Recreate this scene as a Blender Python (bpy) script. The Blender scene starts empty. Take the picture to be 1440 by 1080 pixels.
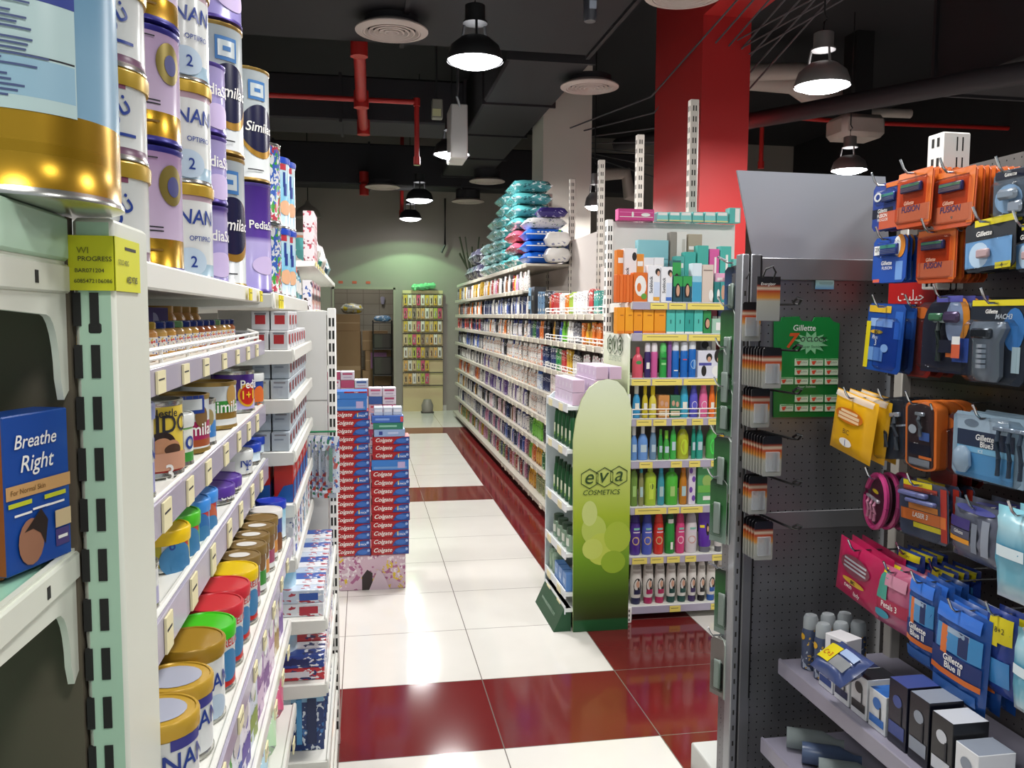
import bpy, bmesh, math, random
from mathutils import Matrix, Vector
R = random.Random(7)
S = bpy.context.scene
COL = S.collection
PI = math.pi
# ---------------------------------------------------------------- camera model (1440x1080 frame)
CF, YAW, PITCH, ROLL, EYE = 1187.8, .17403, .08007, .006088, 1.585
_F = Vector((math.sin(YAW)*math.cos(PITCH), math.cos(YAW)*math.cos(PITCH), -math.sin(PITCH)))
_R0 = Vector((math.cos(YAW), -math.sin(YAW), 0))
_U0 = _R0.cross(_F)
_R = math.cos(ROLL)*_R0 + math.sin(ROLL)*_U0
_U = -math.sin(ROLL)*_R0 + math.cos(ROLL)*_U0
CAMP = Vector((0, 0, EYE))
def ray(x, y): return _F + _R*((x-720)/CF) - _U*((y-540)/CF)
def _on(ax, x, y, v):
    d = ray(x, y); t = (v-CAMP[ax])/d[ax]; return CAMP + t*d
def onX(x, y, v): return _on(0, x, y, v)
def onY(x, y, v): return _on(1, x, y, v)
def onZ(x, y, v): return _on(2, x, y, v)
cam = bpy.data.cameras.new('camera'); co = bpy.data.objects.new('camera', cam); COL.objects.link(co)
cam.sensor_width = 36; cam.lens = CF/1440*36; cam.clip_start = .02; cam.clip_end = 60
m = Matrix((_R, _U, -_F)).transposed().to_4x4(); m.translation = CAMP; co.matrix_world = m
S.camera = co
# ---------------------------------------------------------------- materials
def lin(h):
    if not isinstance(h, str): return tuple(h[:3])
    h = h.lstrip('#'); o = []
    for i in (0, 2, 4):
        c = int(h[i:i+2], 16)/255; o.append(c/12.92 if c <= .04045 else ((c+.055)/1.055)**2.4)
    return tuple(o)
_M = {}
def mat(h, rough=.45, metal=0., emit=0., alpha=1., trans=0., coat=0., name=None):
    k = (h, rough, metal, emit, alpha, trans, coat)
    if k in _M: return _M[k]
    m = bpy.data.materials.new(name or 'plain_%s' % (h if isinstance(h, str) else 'tone')); m.use_nodes = True
    b = m.node_tree.nodes['Principled BSDF']; c = lin(h)
    b.inputs['Base Color'].default_value = (*c, 1); b.inputs['Roughness'].default_value = rough
    b.inputs['Metallic'].default_value = metal; b.inputs['Alpha'].default_value = alpha
    b.inputs['Transmission Weight'].default_value = trans; b.inputs['Coat Weight'].default_value = coat
    if emit:
        b.inputs['Emission Color'].default_value = (*c, 1); b.inputs['Emission Strength'].default_value = emit
    _M[k] = m; return m
def printed(base, inks=('#333344',), scale=60., stretch=(1, 1, 2.5), amount=.42, rough=.35, low=True):
    """packaging print: blocks of small ink marks over a base colour"""
    k = ('pr', base, tuple(inks), scale, stretch, amount, rough, low)
    if k in _M: return _M[k]
    m = bpy.data.materials.new('print_%s' % base); m.use_nodes = True
    nt = m.node_tree; N = nt.nodes; Lk = nt.links; b = N['Principled BSDF']
    b.inputs['Roughness'].default_value = rough
    tc = N.new('ShaderNodeTexCoord'); mp = N.new('ShaderNodeMapping'); mp.inputs['Scale'].default_value = stretch
    Lk.new(tc.outputs['Object'], mp.inputs[0])
    prev = None
    for i, ink in enumerate(inks):
        n = N.new('ShaderNodeTexNoise'); n.inputs['Scale'].default_value = scale*(1+.35*i); n.inputs['Detail'].default_value = 1
        mp2 = N.new('ShaderNodeMapping'); mp2.inputs['Location'].default_value = (i*3.7, i*1.3, i*5.1)
        Lk.new(mp.outputs[0], mp2.inputs[0]); Lk.new(mp2.outputs[0], n.inputs['Vector'])
        r = N.new('ShaderNodeMath'); r.operation = 'GREATER_THAN'; r.inputs[1].default_value = 1-amount
        Lk.new(n.outputs[0], r.inputs[0])
        fac = r.outputs[0]
        if low:
            n2 = N.new('ShaderNodeTexNoise'); n2.inputs['Scale'].default_value = scale*.22; n2.inputs['Detail'].default_value = 0
            Lk.new(mp2.outputs[0], n2.inputs['Vector'])
            r2 = N.new('ShaderNodeMath'); r2.operation = 'GREATER_THAN'; r2.inputs[1].default_value = .48
            Lk.new(n2.outputs[0], r2.inputs[0])
            mu = N.new('ShaderNodeMath'); mu.operation = 'MULTIPLY'; Lk.new(fac, mu.inputs[0]); Lk.new(r2.outputs[0], mu.inputs[1]); fac = mu.outputs[0]
        mx = N.new('ShaderNodeMix'); mx.data_type = 'RGBA'
        mx.inputs[7].default_value = (*lin(ink), 1)
        if prev is None: mx.inputs[6].default_value = (*lin(base), 1)
        else: Lk.new(prev, mx.inputs[6])
        Lk.new(fac, mx.inputs[0]); prev = mx.outputs[2]
    Lk.new(prev, b.inputs['Base Color'])
    _M[k] = m; return m
def clear(h='#ffffff', opacity=.25, rough=.05):
    """clear plastic film: mostly see-through with a glossy skin"""
    k = ('cl', h, opacity, rough)
    if k in _M: return _M[k]
    m = bpy.data.materials.new('clear_plastic'); m.use_nodes = True; nt = m.node_tree; N = nt.nodes
    b = N['Principled BSDF']; b.inputs['Base Color'].default_value = (*(lin(h) if opacity > .08 else (.04, .04, .04)), 1); b.inputs['Roughness'].default_value = rough
    t = N.new('ShaderNodeBsdfTransparent'); t.inputs[0].default_value = (*[.5+.5*c for c in lin(h)], 1)
    fr = N.new('ShaderNodeLayerWeight'); fr.inputs[0].default_value = .5
    pw = N.new('ShaderNodeMath'); pw.operation = 'POWER'; pw.inputs[1].default_value = 4; nt.links.new(fr.outputs['Facing'], pw.inputs[0])
    ad = N.new('ShaderNodeMath'); ad.operation = 'MULTIPLY_ADD'; ad.use_clamp = True; ad.inputs[1].default_value = .5; ad.inputs[2].default_value = opacity+.03
    nt.links.new(pw.outputs[0], ad.inputs[0])
    mx = N.new('ShaderNodeMixShader'); nt.links.new(ad.outputs[0], mx.inputs[0]); nt.links.new(t.outputs[0], mx.inputs[1]); nt.links.new(b.outputs[0], mx.inputs[2])
    nt.links.new(mx.outputs[0], N['Material Output'].inputs[0])
    _M[k] = m; return m
def gradmat(stops, axis=2, lo=0., hi=1., rough=.4, blobs=None):
    """colour running along one object axis"""
    k = ('gr', tuple(stops), axis, lo, hi, rough)
    if k in _M: return _M[k]
    m = bpy.data.materials.new('gradient_print'); m.use_nodes = True; nt = m.node_tree; N = nt.nodes; b = N['Principled BSDF']
    b.inputs['Roughness'].default_value = rough
    tc = N.new('ShaderNodeTexCoord'); sp = N.new('ShaderNodeSeparateXYZ'); nt.links.new(tc.outputs['Object'], sp.inputs[0])
    mr = N.new('ShaderNodeMapRange'); mr.inputs[1].default_value = lo; mr.inputs[2].default_value = hi
    nt.links.new(sp.outputs[axis], mr.inputs[0])
    cr = N.new('ShaderNodeValToRGB'); e = cr.color_ramp.elements
    while len(e) < len(stops): e.new(.5)
    for i, (p, c) in enumerate(stops): e[i].position = p; e[i].color = (*lin(c), 1)
    nt.links.new(mr.outputs[0], cr.inputs[0]); nt.links.new(cr.outputs[0], b.inputs['Base Color'])
    _M[k] = m; return m
def noisy(h1, h2, scale=4., rough=.6, metal=0., detail=3, name='worn_paint'):
    k = ('no', h1, h2, scale, rough, metal)
    if k in _M: return _M[k]
    m = bpy.data.materials.new(name); m.use_nodes = True; nt = m.node_tree; N = nt.nodes; b = N['Principled BSDF']
    b.inputs['Roughness'].default_value = rough; b.inputs['Metallic'].default_value = metal
    tc = N.new('ShaderNodeTexCoord'); n = N.new('ShaderNodeTexNoise'); n.inputs['Scale'].default_value = scale; n.inputs['Detail'].default_value = detail
    nt.links.new(tc.outputs['Object'], n.inputs['Vector'])
    mx = N.new('ShaderNodeMix'); mx.data_type = 'RGBA'; mx.inputs[6].default_value = (*lin(h1), 1); mx.inputs[7].default_value = (*lin(h2), 1)
    nt.links.new(n.outputs[0], mx.inputs[0]); nt.links.new(mx.outputs[2], b.inputs['Base Color'])
    _M[k] = m; return m
# ---------------------------------------------------------------- mesh builder
_T = {}
def text_geo(s, shear=0., bold=0.):
    k = (s, shear, bold)
    if k in _T: return _T[k]
    c = bpy.data.curves.new('lettering', 'FONT'); c.body = s; c.size = 1; c.align_x = 'CENTER'; c.align_y = 'CENTER'; c.shear = shear; c.offset = bold
    c.resolution_u = 3
    o = bpy.data.objects.new('lettering', c); COL.objects.link(o)
    dg = bpy.context.evaluated_depsgraph_get()
    me = bpy.data.meshes.new_from_object(o.evaluated_get(dg))
    vs = [v.co.copy() for v in me.vertices]; fs = [tuple(p.vertices) for p in me.polygons]
    bpy.data.objects.remove(o); bpy.data.curves.remove(c); bpy.data.meshes.remove(me)
    if vs:
        x0 = min(v.x for v in vs); x1 = max(v.x for v in vs); y0 = min(v.y for v in vs); y1 = max(v.y for v in vs)
        w = max(x1-x0, 1e-6); h = max(y1-y0, 1e-6)
        vs = [Vector(((v.x-(x0+x1)/2)/w, (v.y-(y0+y1)/2)/h, 0)) for v in vs]
    else: w = h = 1
    _T[k] = (vs, fs, w, h); return _T[k]
class MB:
    def __init__(s): s.v = []; s.f = []; s.m = []; s.mats = []; s.M = Matrix()
    def mi(s, m):
        if m not in s.mats: s.mats.append(m)
        return s.mats.index(m)
    def add(s, vs, fs, m):
        b = len(s.v); s.v += [s.M @ Vector(v) for v in vs]
        ms = m if isinstance(m, list) else None
        for i, f in enumerate(fs):
            s.f.append(tuple(b+j for j in f)); s.m.append(s.mi(ms[i] if ms else m))
        return s
    def box(s, x0, x1, y0, y1, z0, z1, m, c=0., top=None, front=None, side=None):
        """box; c chamfers the edges; top / front(-y) / side(+x,-x) may have materials of their own"""
        if x0 > x1: x0, x1 = x1, x0
        if y0 > y1: y0, y1 = y1, y0
        if z0 > z1: z0, z1 = z1, z0
        if c <= 0:
            v = [(x, y, z) for z in (z0, z1) for y in (y0, y1) for x in (x0, x1)]
            f = [(0, 2, 3, 1), (4, 5, 7, 6), (0, 1, 5, 4), (2, 6, 7, 3), (0, 4, 6, 2), (1, 3, 7, 5)]
            return s.add(v, f, [m, top or m, front or m, m, side or m, side or m])
        c = min(c, (x1-x0)*.45, (y1-y0)*.45, (z1-z0)*.45)
        bm = bmesh.new(); r = bmesh.ops.create_cube(bm, size=1)
        for v in bm.verts: v.co = Vector(((x0+x1)/2+v.co.x*(x1-x0), (y0+y1)/2+v.co.y*(y1-y0), (z0+z1)/2+v.co.z*(z1-z0)))
        bmesh.ops.bevel(bm, geom=bm.edges[:], offset=c, segments=1, affect='EDGES')
        bm.verts.index_update(); bm.normal_update()
        vs = [v.co.copy() for v in bm.verts]; fs = [tuple(v.index for v in f.verts) for f in bm.faces]
        ml = []
        for f in bm.faces:
            n = f.normal
            ml.append((top or m) if n.z > .9 else (front or m) if n.y < -.9 else (side or m) if abs(n.x) > .9 else m)
        bm.free(); return s.add(vs, fs, ml)
    def lathe(s, prof, m, n=20, c=(0, 0), sy=1., a0=0., caps=True):
        """prof: list of (r, z) or (r, z, material of the band that starts there)"""
        vs = []; fs = []; ml = []
        for p in prof:
            for i in range(n):
                a = a0+2*PI*i/n; vs.append((c[0]+p[0]*math.cos(a), c[1]+p[0]*sy*math.sin(a), p[1]))
        for k in range(len(prof)-1):
            mm = prof[k][2] if len(prof[k]) > 2 else m
            for i in range(n):
                j = (i+1) % n; fs.append((k*n+i, k*n+j, (k+1)*n+j, (k+1)*n+i)); ml.append(mm)
        if caps:
            fs.append(tuple(range(n-1, -1, -1))); ml.append(prof[0][2] if len(prof[0]) > 2 else m)
            q = (len(prof)-1)*n; fs.append(tuple(range(q, q+n))); ml.append(prof[-1][2] if len(prof[-1]) > 2 else m)
        return s.add(vs, fs, ml)
    def loft(s, secs, m, n=16, e=1., cx=0, cy=0, ml=None):
        """secs: (z, rx, ry[, exponent]); superellipse sections"""
        vs = []; fs = []; mm = []
        for sc in secs:
            ex = sc[3] if len(sc) > 3 else e
            for i in range(n):
                a = 2*PI*(i+.5)/n; ca, sa = math.cos(a), math.sin(a)
                vs.append((cx+sc[1]*math.copysign(abs(ca)**ex, ca), cy+sc[2]*math.copysign(abs(sa)**ex, sa), sc[0]))
        for k in range(len(secs)-1):
            for i in range(n):
                j = (i+1) % n; fs.append((k*n+i, k*n+j, (k+1)*n+j, (k+1)*n+i)); mm.append(ml[k] if ml else m)
        fs.append(tuple(range(n-1, -1, -1))); mm.append(ml[0] if ml else m)
        q = (len(secs)-1)*n; fs.append(tuple(range(q, q+n))); mm.append(ml[-1] if ml else m)
        return s.add(vs, fs, mm)
    def tube(s, pts, r, m, n=6):
        pts = [Vector(p) for p in pts]; vs = []; fs = []
        up = Vector((0, 0, 1))
        for i, p in enumerate(pts):
            t = ((pts[min(i+1, len(pts)-1)]-pts[max(i-1, 0)])).normalized()
            a = t.cross(up)
            if a.length < .05: a = t.cross(Vector((1, 0, 0)))
            a.normalize(); b = a.cross(t)
            for k in range(n):
                w = 2*PI*k/n; vs.append(p+r*(math.cos(w)*a+math.sin(w)*b))
        for i in range(len(pts)-1):
            for k in range(n):
                j = (k+1) % n; fs.append((i*n+k, i*n+j, (i+1)*n+j, (i+1)*n+k))
        fs.append(tuple(range(n-1, -1, -1))); q = (len(pts)-1)*n; fs.append(tuple(range(q, q+n)))
        return s.add(vs, fs, m)
    def prism(s, poly, t, m, plane='xz', at=0., side=None):
        """flat outline extruded by t from 'at' along the axis normal to plane"""
        def P(u, v, w): return {'xz': (u, w, v), 'yz': (w, u, v), 'xy': (u, v, w)}[plane]
        n = len(poly); vs = [P(u, v, at) for u, v in poly]+[P(u, v, at+t) for u, v in poly]
        fs = [tuple(range(n)), tuple(range(2*n-1, n-1, -1))]+[(i, (i+1) % n+n*0, (i+1) % n+n, i+n) for i in range(n)]
        return s.add(vs, fs, [m, m]+[side or m]*n)
    def quad(s, a, b, c, d, m): return s.add([a, b, c, d], [(0, 1, 2, 3)], m)
    def flat_text(s, txt, w, h, M, m, shear=0., bold=0., keep=True):
        vs, fs, tw, th = text_geo(txt, shear, bold)
        if keep and tw and th:            # fit inside w x h keeping proportions
            k = min(w/tw, h/th); w, h = tw*k, th*k
        old = s.M; s.M = old @ M; s.add([(v.x*w, v.y*h, 0) for v in vs], fs, m); s.M = old; return s
    def cyl_text(s, txt, w, h, r, a, z, m, shear=0., bold=0., keep=True, rot=0., sy=1.):
        vs, fs, tw, th = text_geo(txt, shear, bold)
        if keep: k = min(w/tw, h/th); w, h = tw*k, th*k
        o = []
        for v in vs:
            x, y = v.x*w, v.y*h
            if rot: x, y = x*math.cos(rot)-y*math.sin(rot), x*math.sin(rot)+y*math.cos(rot)
            t = a+x/r; o.append((r*math.cos(t), sy*r*math.sin(t), z+y))
        return s.add(o, fs, m)
    def cyl_patch(s, r, a, w, z, h, m, shape='rect', n=10, sy=1.):
        """print patch wrapped on a cylinder: centre angle a, arc width w (metres), height h"""
        if shape == 'rect':
            vs = []; n = max(n, int(w/r/.07))
            for i in range(n+1):
                t = a+(i/n-.5)*w/r
                for zz in (z-h/2, z+h/2): vs.append((r*math.cos(t), sy*r*math.sin(t), zz))
            fs = [(2*i, 2*i+2, 2*i+3, 2*i+1) for i in range(n)]
        else:
            vs = []; k = max(14, int(w/r/.05))
            for i in range(k+1):
                q = PI*i/k; t = a-.5*w*math.cos(q)/r
                for sg in (-1, 1): vs.append((r*math.cos(t), sy*r*math.sin(t), z+sg*.5*h*math.sin(q)))
            fs = [(2*i, 2*i+2, 2*i+3, 2*i+1) for i in range(k)]
        return s.add(vs, fs, m)
    def pillow(s, w, d, h, m, p=3., seam=.0, wr=0., n=10, rng=None, ml=None):
        """soft pack lying on z=0: w along x, d along y, h tall; pinched along its edges"""
        rng = rng or R; vs = []; fs = []; mm = []
        for sgn in (1, -1):
            for i in range(n+1):
                for j in range(n+1):
                    u = -1+2*i/n; v = -1+2*j/n
                    t = (max(0, 1-abs(u)**p)*max(0, 1-abs(v)**p))**.45
                    z = h/2+sgn*(h/2)*t+(rng.uniform(-wr, wr) if 0 < i < n and 0 < j < n else 0)
                    k = 1-.06*t*0
                    vs.append((u*w/2*k, v*d/2*k, z))
        N = (n+1)*(n+1)
        for i in range(n):
            for j in range(n):
                a = i*(n+1)+j; q = (a, a+n+1, a+n+2, a+1)
                fs.append(q); mm.append(ml(i/n, j/n) if ml else m)
                fs.append(tuple(N+x for x in reversed(q))); mm.append(ml(i/n, j/n) if ml else m)
        return s.add(vs, fs, mm)
    def build(s, name, parent=None, loc=None, rot=0., label=None, cat=None, group=None, kind=None, smooth=40., weld=False):
        me = bpy.data.meshes.new(name); me.from_pydata([tuple(v) for v in s.v], [], s.f); me.update()
        for mm in s.mats: me.materials.append(mm)
        me.polygons.foreach_set('material_index', s.m)
        if weld:
            bm = bmesh.new(); bm.from_mesh(me); bmesh.ops.remove_doubles(bm, verts=bm.verts, dist=1e-5); bm.to_mesh(me); bm.free()
        if smooth:
            me.polygons.foreach_set('use_smooth', [True]*len(me.polygons)); me.set_sharp_from_angle(angle=math.radians(smooth))
        o = bpy.data.objects.new(name, me); COL.objects.link(o)
        if parent: o.parent = parent
        if loc is not None: o.location = loc
        if rot: o.rotation_euler = (0, 0, rot) if not isinstance(rot, tuple) else rot
        tag(o, label, cat, group, kind); return o
LABELS = {}
def tag(o, label=None, cat=None, group=None, kind=None):
    if label:
        o['label'] = label; LABELS.setdefault(label.lower(), []).append(o)
    if cat: o['category'] = cat
    if group: o['group'] = group
    if kind: o['kind'] = kind
    return o
def empty(name, loc=(0, 0, 0), rot=0., label=None, cat=None, group=None):
    o = bpy.data.objects.new(name, None); COL.objects.link(o); o.location = loc; o.empty_display_size = .05
    if rot: o.rotation_euler = (0, 0, rot)
    return tag(o, label, cat, group)
KIDS = {}
def kids(o): return [c for c in COL.objects if c.parent == o] if o.name not in KIDS else KIDS[o.name]
def dup(o, loc, rot=None, label=None, group=None, tree=None):
    """copy of a thing with copies of its parts (tree: [(part, [sub-parts])])"""
    c = o.copy(); COL.objects.link(c); c.location = loc
    if rot is not None: c.rotation_euler = (0, 0, rot) if not isinstance(rot, tuple) else rot
    if label: tag(c, label)
    if group: c['group'] = group
    for p, subs in tree or ():
        q = p.copy(); COL.objects.link(q); q.parent = c
        for u in subs:
            w = u.copy(); COL.objects.link(w); w.parent = q
    return c
ORD = 'first second third fourth fifth sixth seventh eighth ninth tenth eleventh twelfth thirteenth fourteenth fifteenth sixteenth seventeenth eighteenth nineteenth twentieth'.split()
def nth(i):
    if i < 20: return ORD[i]
    t = ['twenty', 'thirty', 'forty', 'fifty', 'sixty', 'seventy', 'eighty', 'ninety'][(i+1)//10-2]; r = (i+1) % 10
    return t+'-'+ORD[r-1] if r else {'twenty': 'twentieth', 'thirty': 'thirtieth', 'forty': 'fortieth', 'fifty': 'fiftieth', 'sixty': 'sixtieth', 'seventy': 'seventieth', 'eighty': 'eightieth', 'ninety': 'ninetieth'}[t]
def XZ(x, y, z):   # text frame: reads along +x, faces -y
    return Matrix.Translation((x, y, z)) @ Matrix.Rotation(PI/2, 4, 'X')
def MY(x, y, z):   # reads along -y, faces -x
    return Matrix.Translation((x, y, z)) @ Matrix.Rotation(-PI/2, 4, 'Z') @ Matrix.Rotation(PI/2, 4, 'X')
def PY(x, y, z):   # reads along +y, faces +x
    return Matrix.Translation((x, y, z)) @ Matrix.Rotation(PI/2, 4, 'Z') @ Matrix.Rotation(PI/2, 4, 'X')
WHITE = mat('#f1efea', .35, name='white_enamel'); CREAM = mat('#e6e6df', .4, name='shelf_enamel')
BLACK = mat('#0c0c0e', .4, name='black_plastic'); CHROME = mat('#d0d4d8', .2, 1., name='chrome_wire'); STEEL = mat('#9a9ea2', .35, .9, name='grey_steel')
SLOT = mat('#20201e', .8, name='slot_dark')
# ================================================================ the room
def struct(name, b, **k): return b.build(name, kind='structure', **k)
TX0, TY0, TL = -.1017, 2.947, .6
def floor_material():
    m = bpy.data.materials.new('polished_porcelain_tile'); m.use_nodes = True; nt = m.node_tree; N = nt.nodes; K = nt.links; b = N['Principled BSDF']
    tc = N.new('ShaderNodeTexCoord'); sp = N.new('ShaderNodeSeparateXYZ'); K.new(tc.outputs['Object'], sp.inputs[0])
    def M(op, a, c=None):
        n = N.new('ShaderNodeMath'); n.operation = op
        for i, v in enumerate((a, c)):
            if v is None: continue
            if isinstance(v, (int, float)): n.inputs[i].default_value = v
            else: K.new(v, n.inputs[i])
        return n.outputs[0]
    tx = M('DIVIDE', M('SUBTRACT', sp.outputs[0], TX0), TL); ty = M('DIVIDE', M('SUBTRACT', sp.outputs[1], TY0), TL)
    ix = M('FLOOR', tx); iy = M('FLOOR', ty)
    # red cross bands: rows 0, 7, 14 ; red long band: column 2 ; far apron before the back wall stays pale
    row = M('COMPARE', M('FLOORED_MODULO', iy, 7.), 0.); row.node.inputs[2].default_value = .1
    far = M('LESS_THAN', iy, 14.5)
    row = M('MULTIPLY', row, far)
    col = M('COMPARE', ix, 2.); col.node.inputs[2].default_value = .1
    col = M('MULTIPLY', col, far); col = M('MULTIPLY', col, M('GREATER_THAN', iy, -.5))
    colx = M('MULTIPLY', col, M('LESS_THAN', ix, 2.5))
    low = M('MULTIPLY', M('COMPARE', ix, 2.), M('LESS_THAN', iy, -.5))
    red = M('MAXIMUM', M('MAXIMUM', row, colx), low)
    fx = M('ABSOLUTE', M('SUBTRACT', M('FRACT', tx), .5)); fy = M('ABSOLUTE', M('SUBTRACT', M('FRACT', ty), .5))
    gr = M('GREATER_THAN', M('MAXIMUM', fx, fy), .4965)
    nz = N.new('ShaderNodeTexNoise'); nz.inputs['Scale'].default_value = 3; nz.inputs['Detail'].default_value = 6; K.new(tc.outputs['Object'], nz.inputs['Vector'])
    def mix(f, a, c):
        x = N.new('ShaderNodeMix'); x.data_type = 'RGBA'
        for i, v in ((0, f), (6, a), (7, c)):
            if isinstance(v, str): x.inputs[i].default_value = (*lin(v), 1)
            else: K.new(v, x.inputs[i])
        return x.outputs[2]
    white = mix(nz.outputs[0], '#dad6cf', '#e6e3dd'); redc = mix(nz.outputs[0], '#651c1d', '#742424')
    c = mix(red, white, redc); c = mix(gr, c, '#77706a'); K.new(c, b.inputs['Base Color'])
    b.inputs['Roughness'].default_value = .09; b.inputs['Specular IOR Level'].default_value = .5
    return m
b = MB(); b.box(-4.2, 7.5, -3, 17, -.05, 0, floor_material()); struct('floor', b, smooth=0)
DARK = mat('#131216', .8, name='black_ceiling_paint')
b = MB(); b.box(-4.2, 7.5, -3, 17, 4.6, 4.65, DARK); struct('ceiling', b, smooth=0)
WALLM = noisy('#857f77', '#938d84', 1.5, .8, name='back_wall_paint')
b = MB(); YW = 14.1
b.box(-4.2, -.464, YW, YW+.12, 0, 4.6, WALLM); b.box(.486, 7.5, YW, YW+.12, 0, 4.6, WALLM); b.box(-.464, .486, YW, YW+.12, 2.01, 4.6, WALLM)
struct('wall_back', b, smooth=0)
b = MB(); b.box(-4.3, -4.2, -3, 17, 0, 4.6, mat('#3a3834', .8)); struct('wall_left', b, smooth=0)
b = MB(); b.box(7.5, 7.6, -3, 17, 0, 4.6, mat('#17161a', .8)); struct('wall_right', b, smooth=0)
# stock room behind the doorway
def tiles(h1, h2, w, hgt):
    m = bpy.data.materials.new('wall_tile'); m.use_nodes = True; nt = m.node_tree; N = nt.nodes; bb = N['Principled BSDF']
    tc = N.new('ShaderNodeTexCoord'); mp = N.new('ShaderNodeMapping'); mp.inputs['Rotation'].default_value = (PI/2, 0, 0)
    nt.links.new(tc.outputs['Object'], mp.inputs[0]); br = N.new('ShaderNodeTexBrick'); br.offset = 0
    br.inputs['Scale'].default_value = 1; br.inputs['Brick Width'].default_value = w; br.inputs['Row Height'].default_value = hgt; br.inputs['Mortar Size'].default_value = .006
    br.inputs['Color1'].default_value = (*lin(h1), 1); br.inputs['Color2'].default_value = (*lin(h1), 1); br.inputs['Mortar'].default_value = (*lin(h2), 1)
    nt.links.new(mp.outputs[0], br.inputs[0]); nt.links.new(br.outputs[0], bb.inputs['Base Color']); bb.inputs['Roughness'].default_value = .3; return m
b = MB(); b.box(-1.6, 1.6, 16.3, 16.4, 0, 4.6, tiles('#a8a08e', '#8a8272', .3, .2)); struct('wall_stockroom', b, smooth=0)
b = MB()
b.box(-.50, -.464, YW-.012, YW+.13, 0, 2.04, mat('#8f8a7c', .6)); b.box(.486, .52, YW-.012, YW+.13, 0, 2.04, mat('#8f8a7c', .6)); b.box(-.50, .52, YW-.012, YW+.13, 2.01, 2.05, mat('#8f8a7c', .6))
struct('door_1', b)
b = MB(); b.box(.52, 1.36, YW-.015, YW, 0, .09, mat('#b9b8ae', .5)); struct('baseboard_back', b)
# columns
RED = noisy('#b42425', '#bd2a2a', 2., .55, name='red_column_paint')
c0 = onY(985, 200, 6.5).x; c1 = onY(1052, 200, 6.5).x
b = MB(); b.box(c0, c1, 6.5, 7.6, 0, 3.96, RED); b.box(c0, c1, 1.5, 7.6, 3.96, 4.6, RED); struct('column_red', b, smooth=0)
w0 = onY(764, 200, 9).x; w1 = onY(832, 200, 9).x
b = MB(); b.box(w0, w1, 9., 9.6, 0, 4.6, noisy('#cfcabf', '#d8d3c8', 2., .6, name='cream_column_paint')); struct('column_cream', b, smooth=0)
# ================================================================ things under the ceiling
DUCT = mat('#17161b', .7, name='dark_duct_sheet'); DUCT2 = mat('#201e22', .75)
def duct(x0, x1, y0, y1, z0, z1, label, m=DUCT):
    b = MB(); b.box(x0, x1, y0, y1, z0, z1, m, .02)
    n = max(2, int((x1-x0 if x1-x0 > y1-y0 else y1-y0)/1.2))
    for i in range(n+1):       # seam flanges
        if x1-x0 > y1-y0: xx = x0+(x1-x0)*i/n; b.box(xx-.015, xx+.015, y0-.02, y1+.02, z0-.02, z1+.02, m)
        else: yy = y0+(y1-y0)*i/n; b.box(x0-.02, x1+.02, yy-.015, yy+.015, z0-.02, z1+.02, m)
    return b.build('air_duct', label=label, cat='duct')
duct(-2.6, 1.75, 4.9, 6.6, 3.62, 4.2, 'wide black air duct above the near end of the aisle')
duct(1.15, 1.83, 6.75, 12.5, 3.62, 4.2, 'long black air duct running above the long wall of shelves', DUCT2)
duct(-4, 4.2, 12.8, 13.3, 3.5, 4.1, 'black cross duct close to the back wall')
duct(-4, 1.05, 8.9, 9.6, 3.55, 4.0, 'low black cross duct beyond the red sprinkler pipe', DUCT2)
duct(4.05, 5.4, 2.2, 5.6, 3.2, 4.0, 'large black air duct above the razor displays', DUCT2)
LAMPG = 'metal pendant lamps over the aisles'
GRY = mat('#6d6a68', .5, .3, name='lamp_grey'); DGY = mat('#19191a', .6, .2, name='lamp_dark')
GLOW = mat('#fbfbff', .5, emit=24., name='lamp_diffuser')
def soffit(x, y): return 3.62 if (-2.6 < x < 1.75 and 4.9 < y < 6.6) or (1.15 < x < 1.83 and 6.75 < y < 12.5) else 3.2 if 4.05 < x < 5.4 and 2.2 < y < 5.6 else 3.5 if y > 12.8 and y < 13.3 else 4.6
def pendant(x, y, z, label, tone, d=.345):
    t = empty('pendant_lamp', (x, y, z), 0, label, 'lamp', LAMPG)
    r = d/2; b = MB(); b.lathe([(r, 0), (r*1.0, .02), (r*.86, .09), (r*.55, .135), (r*.5, .14), (r*.48, .136), (r*.83, .08), (r*.97, .01)], tone, 28, caps=False); b.build('lamp_shade', t)
    b = MB(); b.lathe([(.004, -.036), (r*.35, -.033), (r*.65, -.022), (r*.85, -.006), (r*.955, .012)], GLOW, 28); b.build('diffuser', t)
    b = MB(); b.lathe([(r*.3, .22), (r*.44, .225), (r*.44, .235), (r*.36, .235), (r*.36, .33), (r*.3, .335)], tone, 20); b.build('gear_housing', t)
    for k in range(3):
        a = k*2*PI/3+.5; b = MB(); b.tube([(r*.5*math.cos(a), r*.5*math.sin(a), .135), (r*.42*math.cos(a), r*.42*math.sin(a), .225)], .008, tone); b.build('bracket', t)
    b = MB(); b.tube([(0, 0, .33), (0, 0, .40), (.02, 0, .42), (0, 0, .45), (0, 0, max(.46, soffit(x, y)-z))], .006, DGY); b.build('hanger_rod', t)
    return t
LAMPS = [(668, 87, 5.25, 'dark', 'bright pendant lamp nearest above the white aisle tiles'), (635, 218, 8.1, 'dark', 'pendant lamp partly hidden behind the hanging white sign box'),
         (590, 282, 10.9, 'dark', 'dark pendant lamp third along the aisle, just above the last one'), (577, 308, 13.35, 'dark', 'farthest pendant lamp, lighting the green patch of back wall'),
         (1156, 122, 5.1, 'grey', 'grey pendant lamp beside the red column and pale pipes'), (1194, 240, 7.9, 'grey', 'smaller grey pendant lamp above the blank grey header panel')]
LPOS = []
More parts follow.
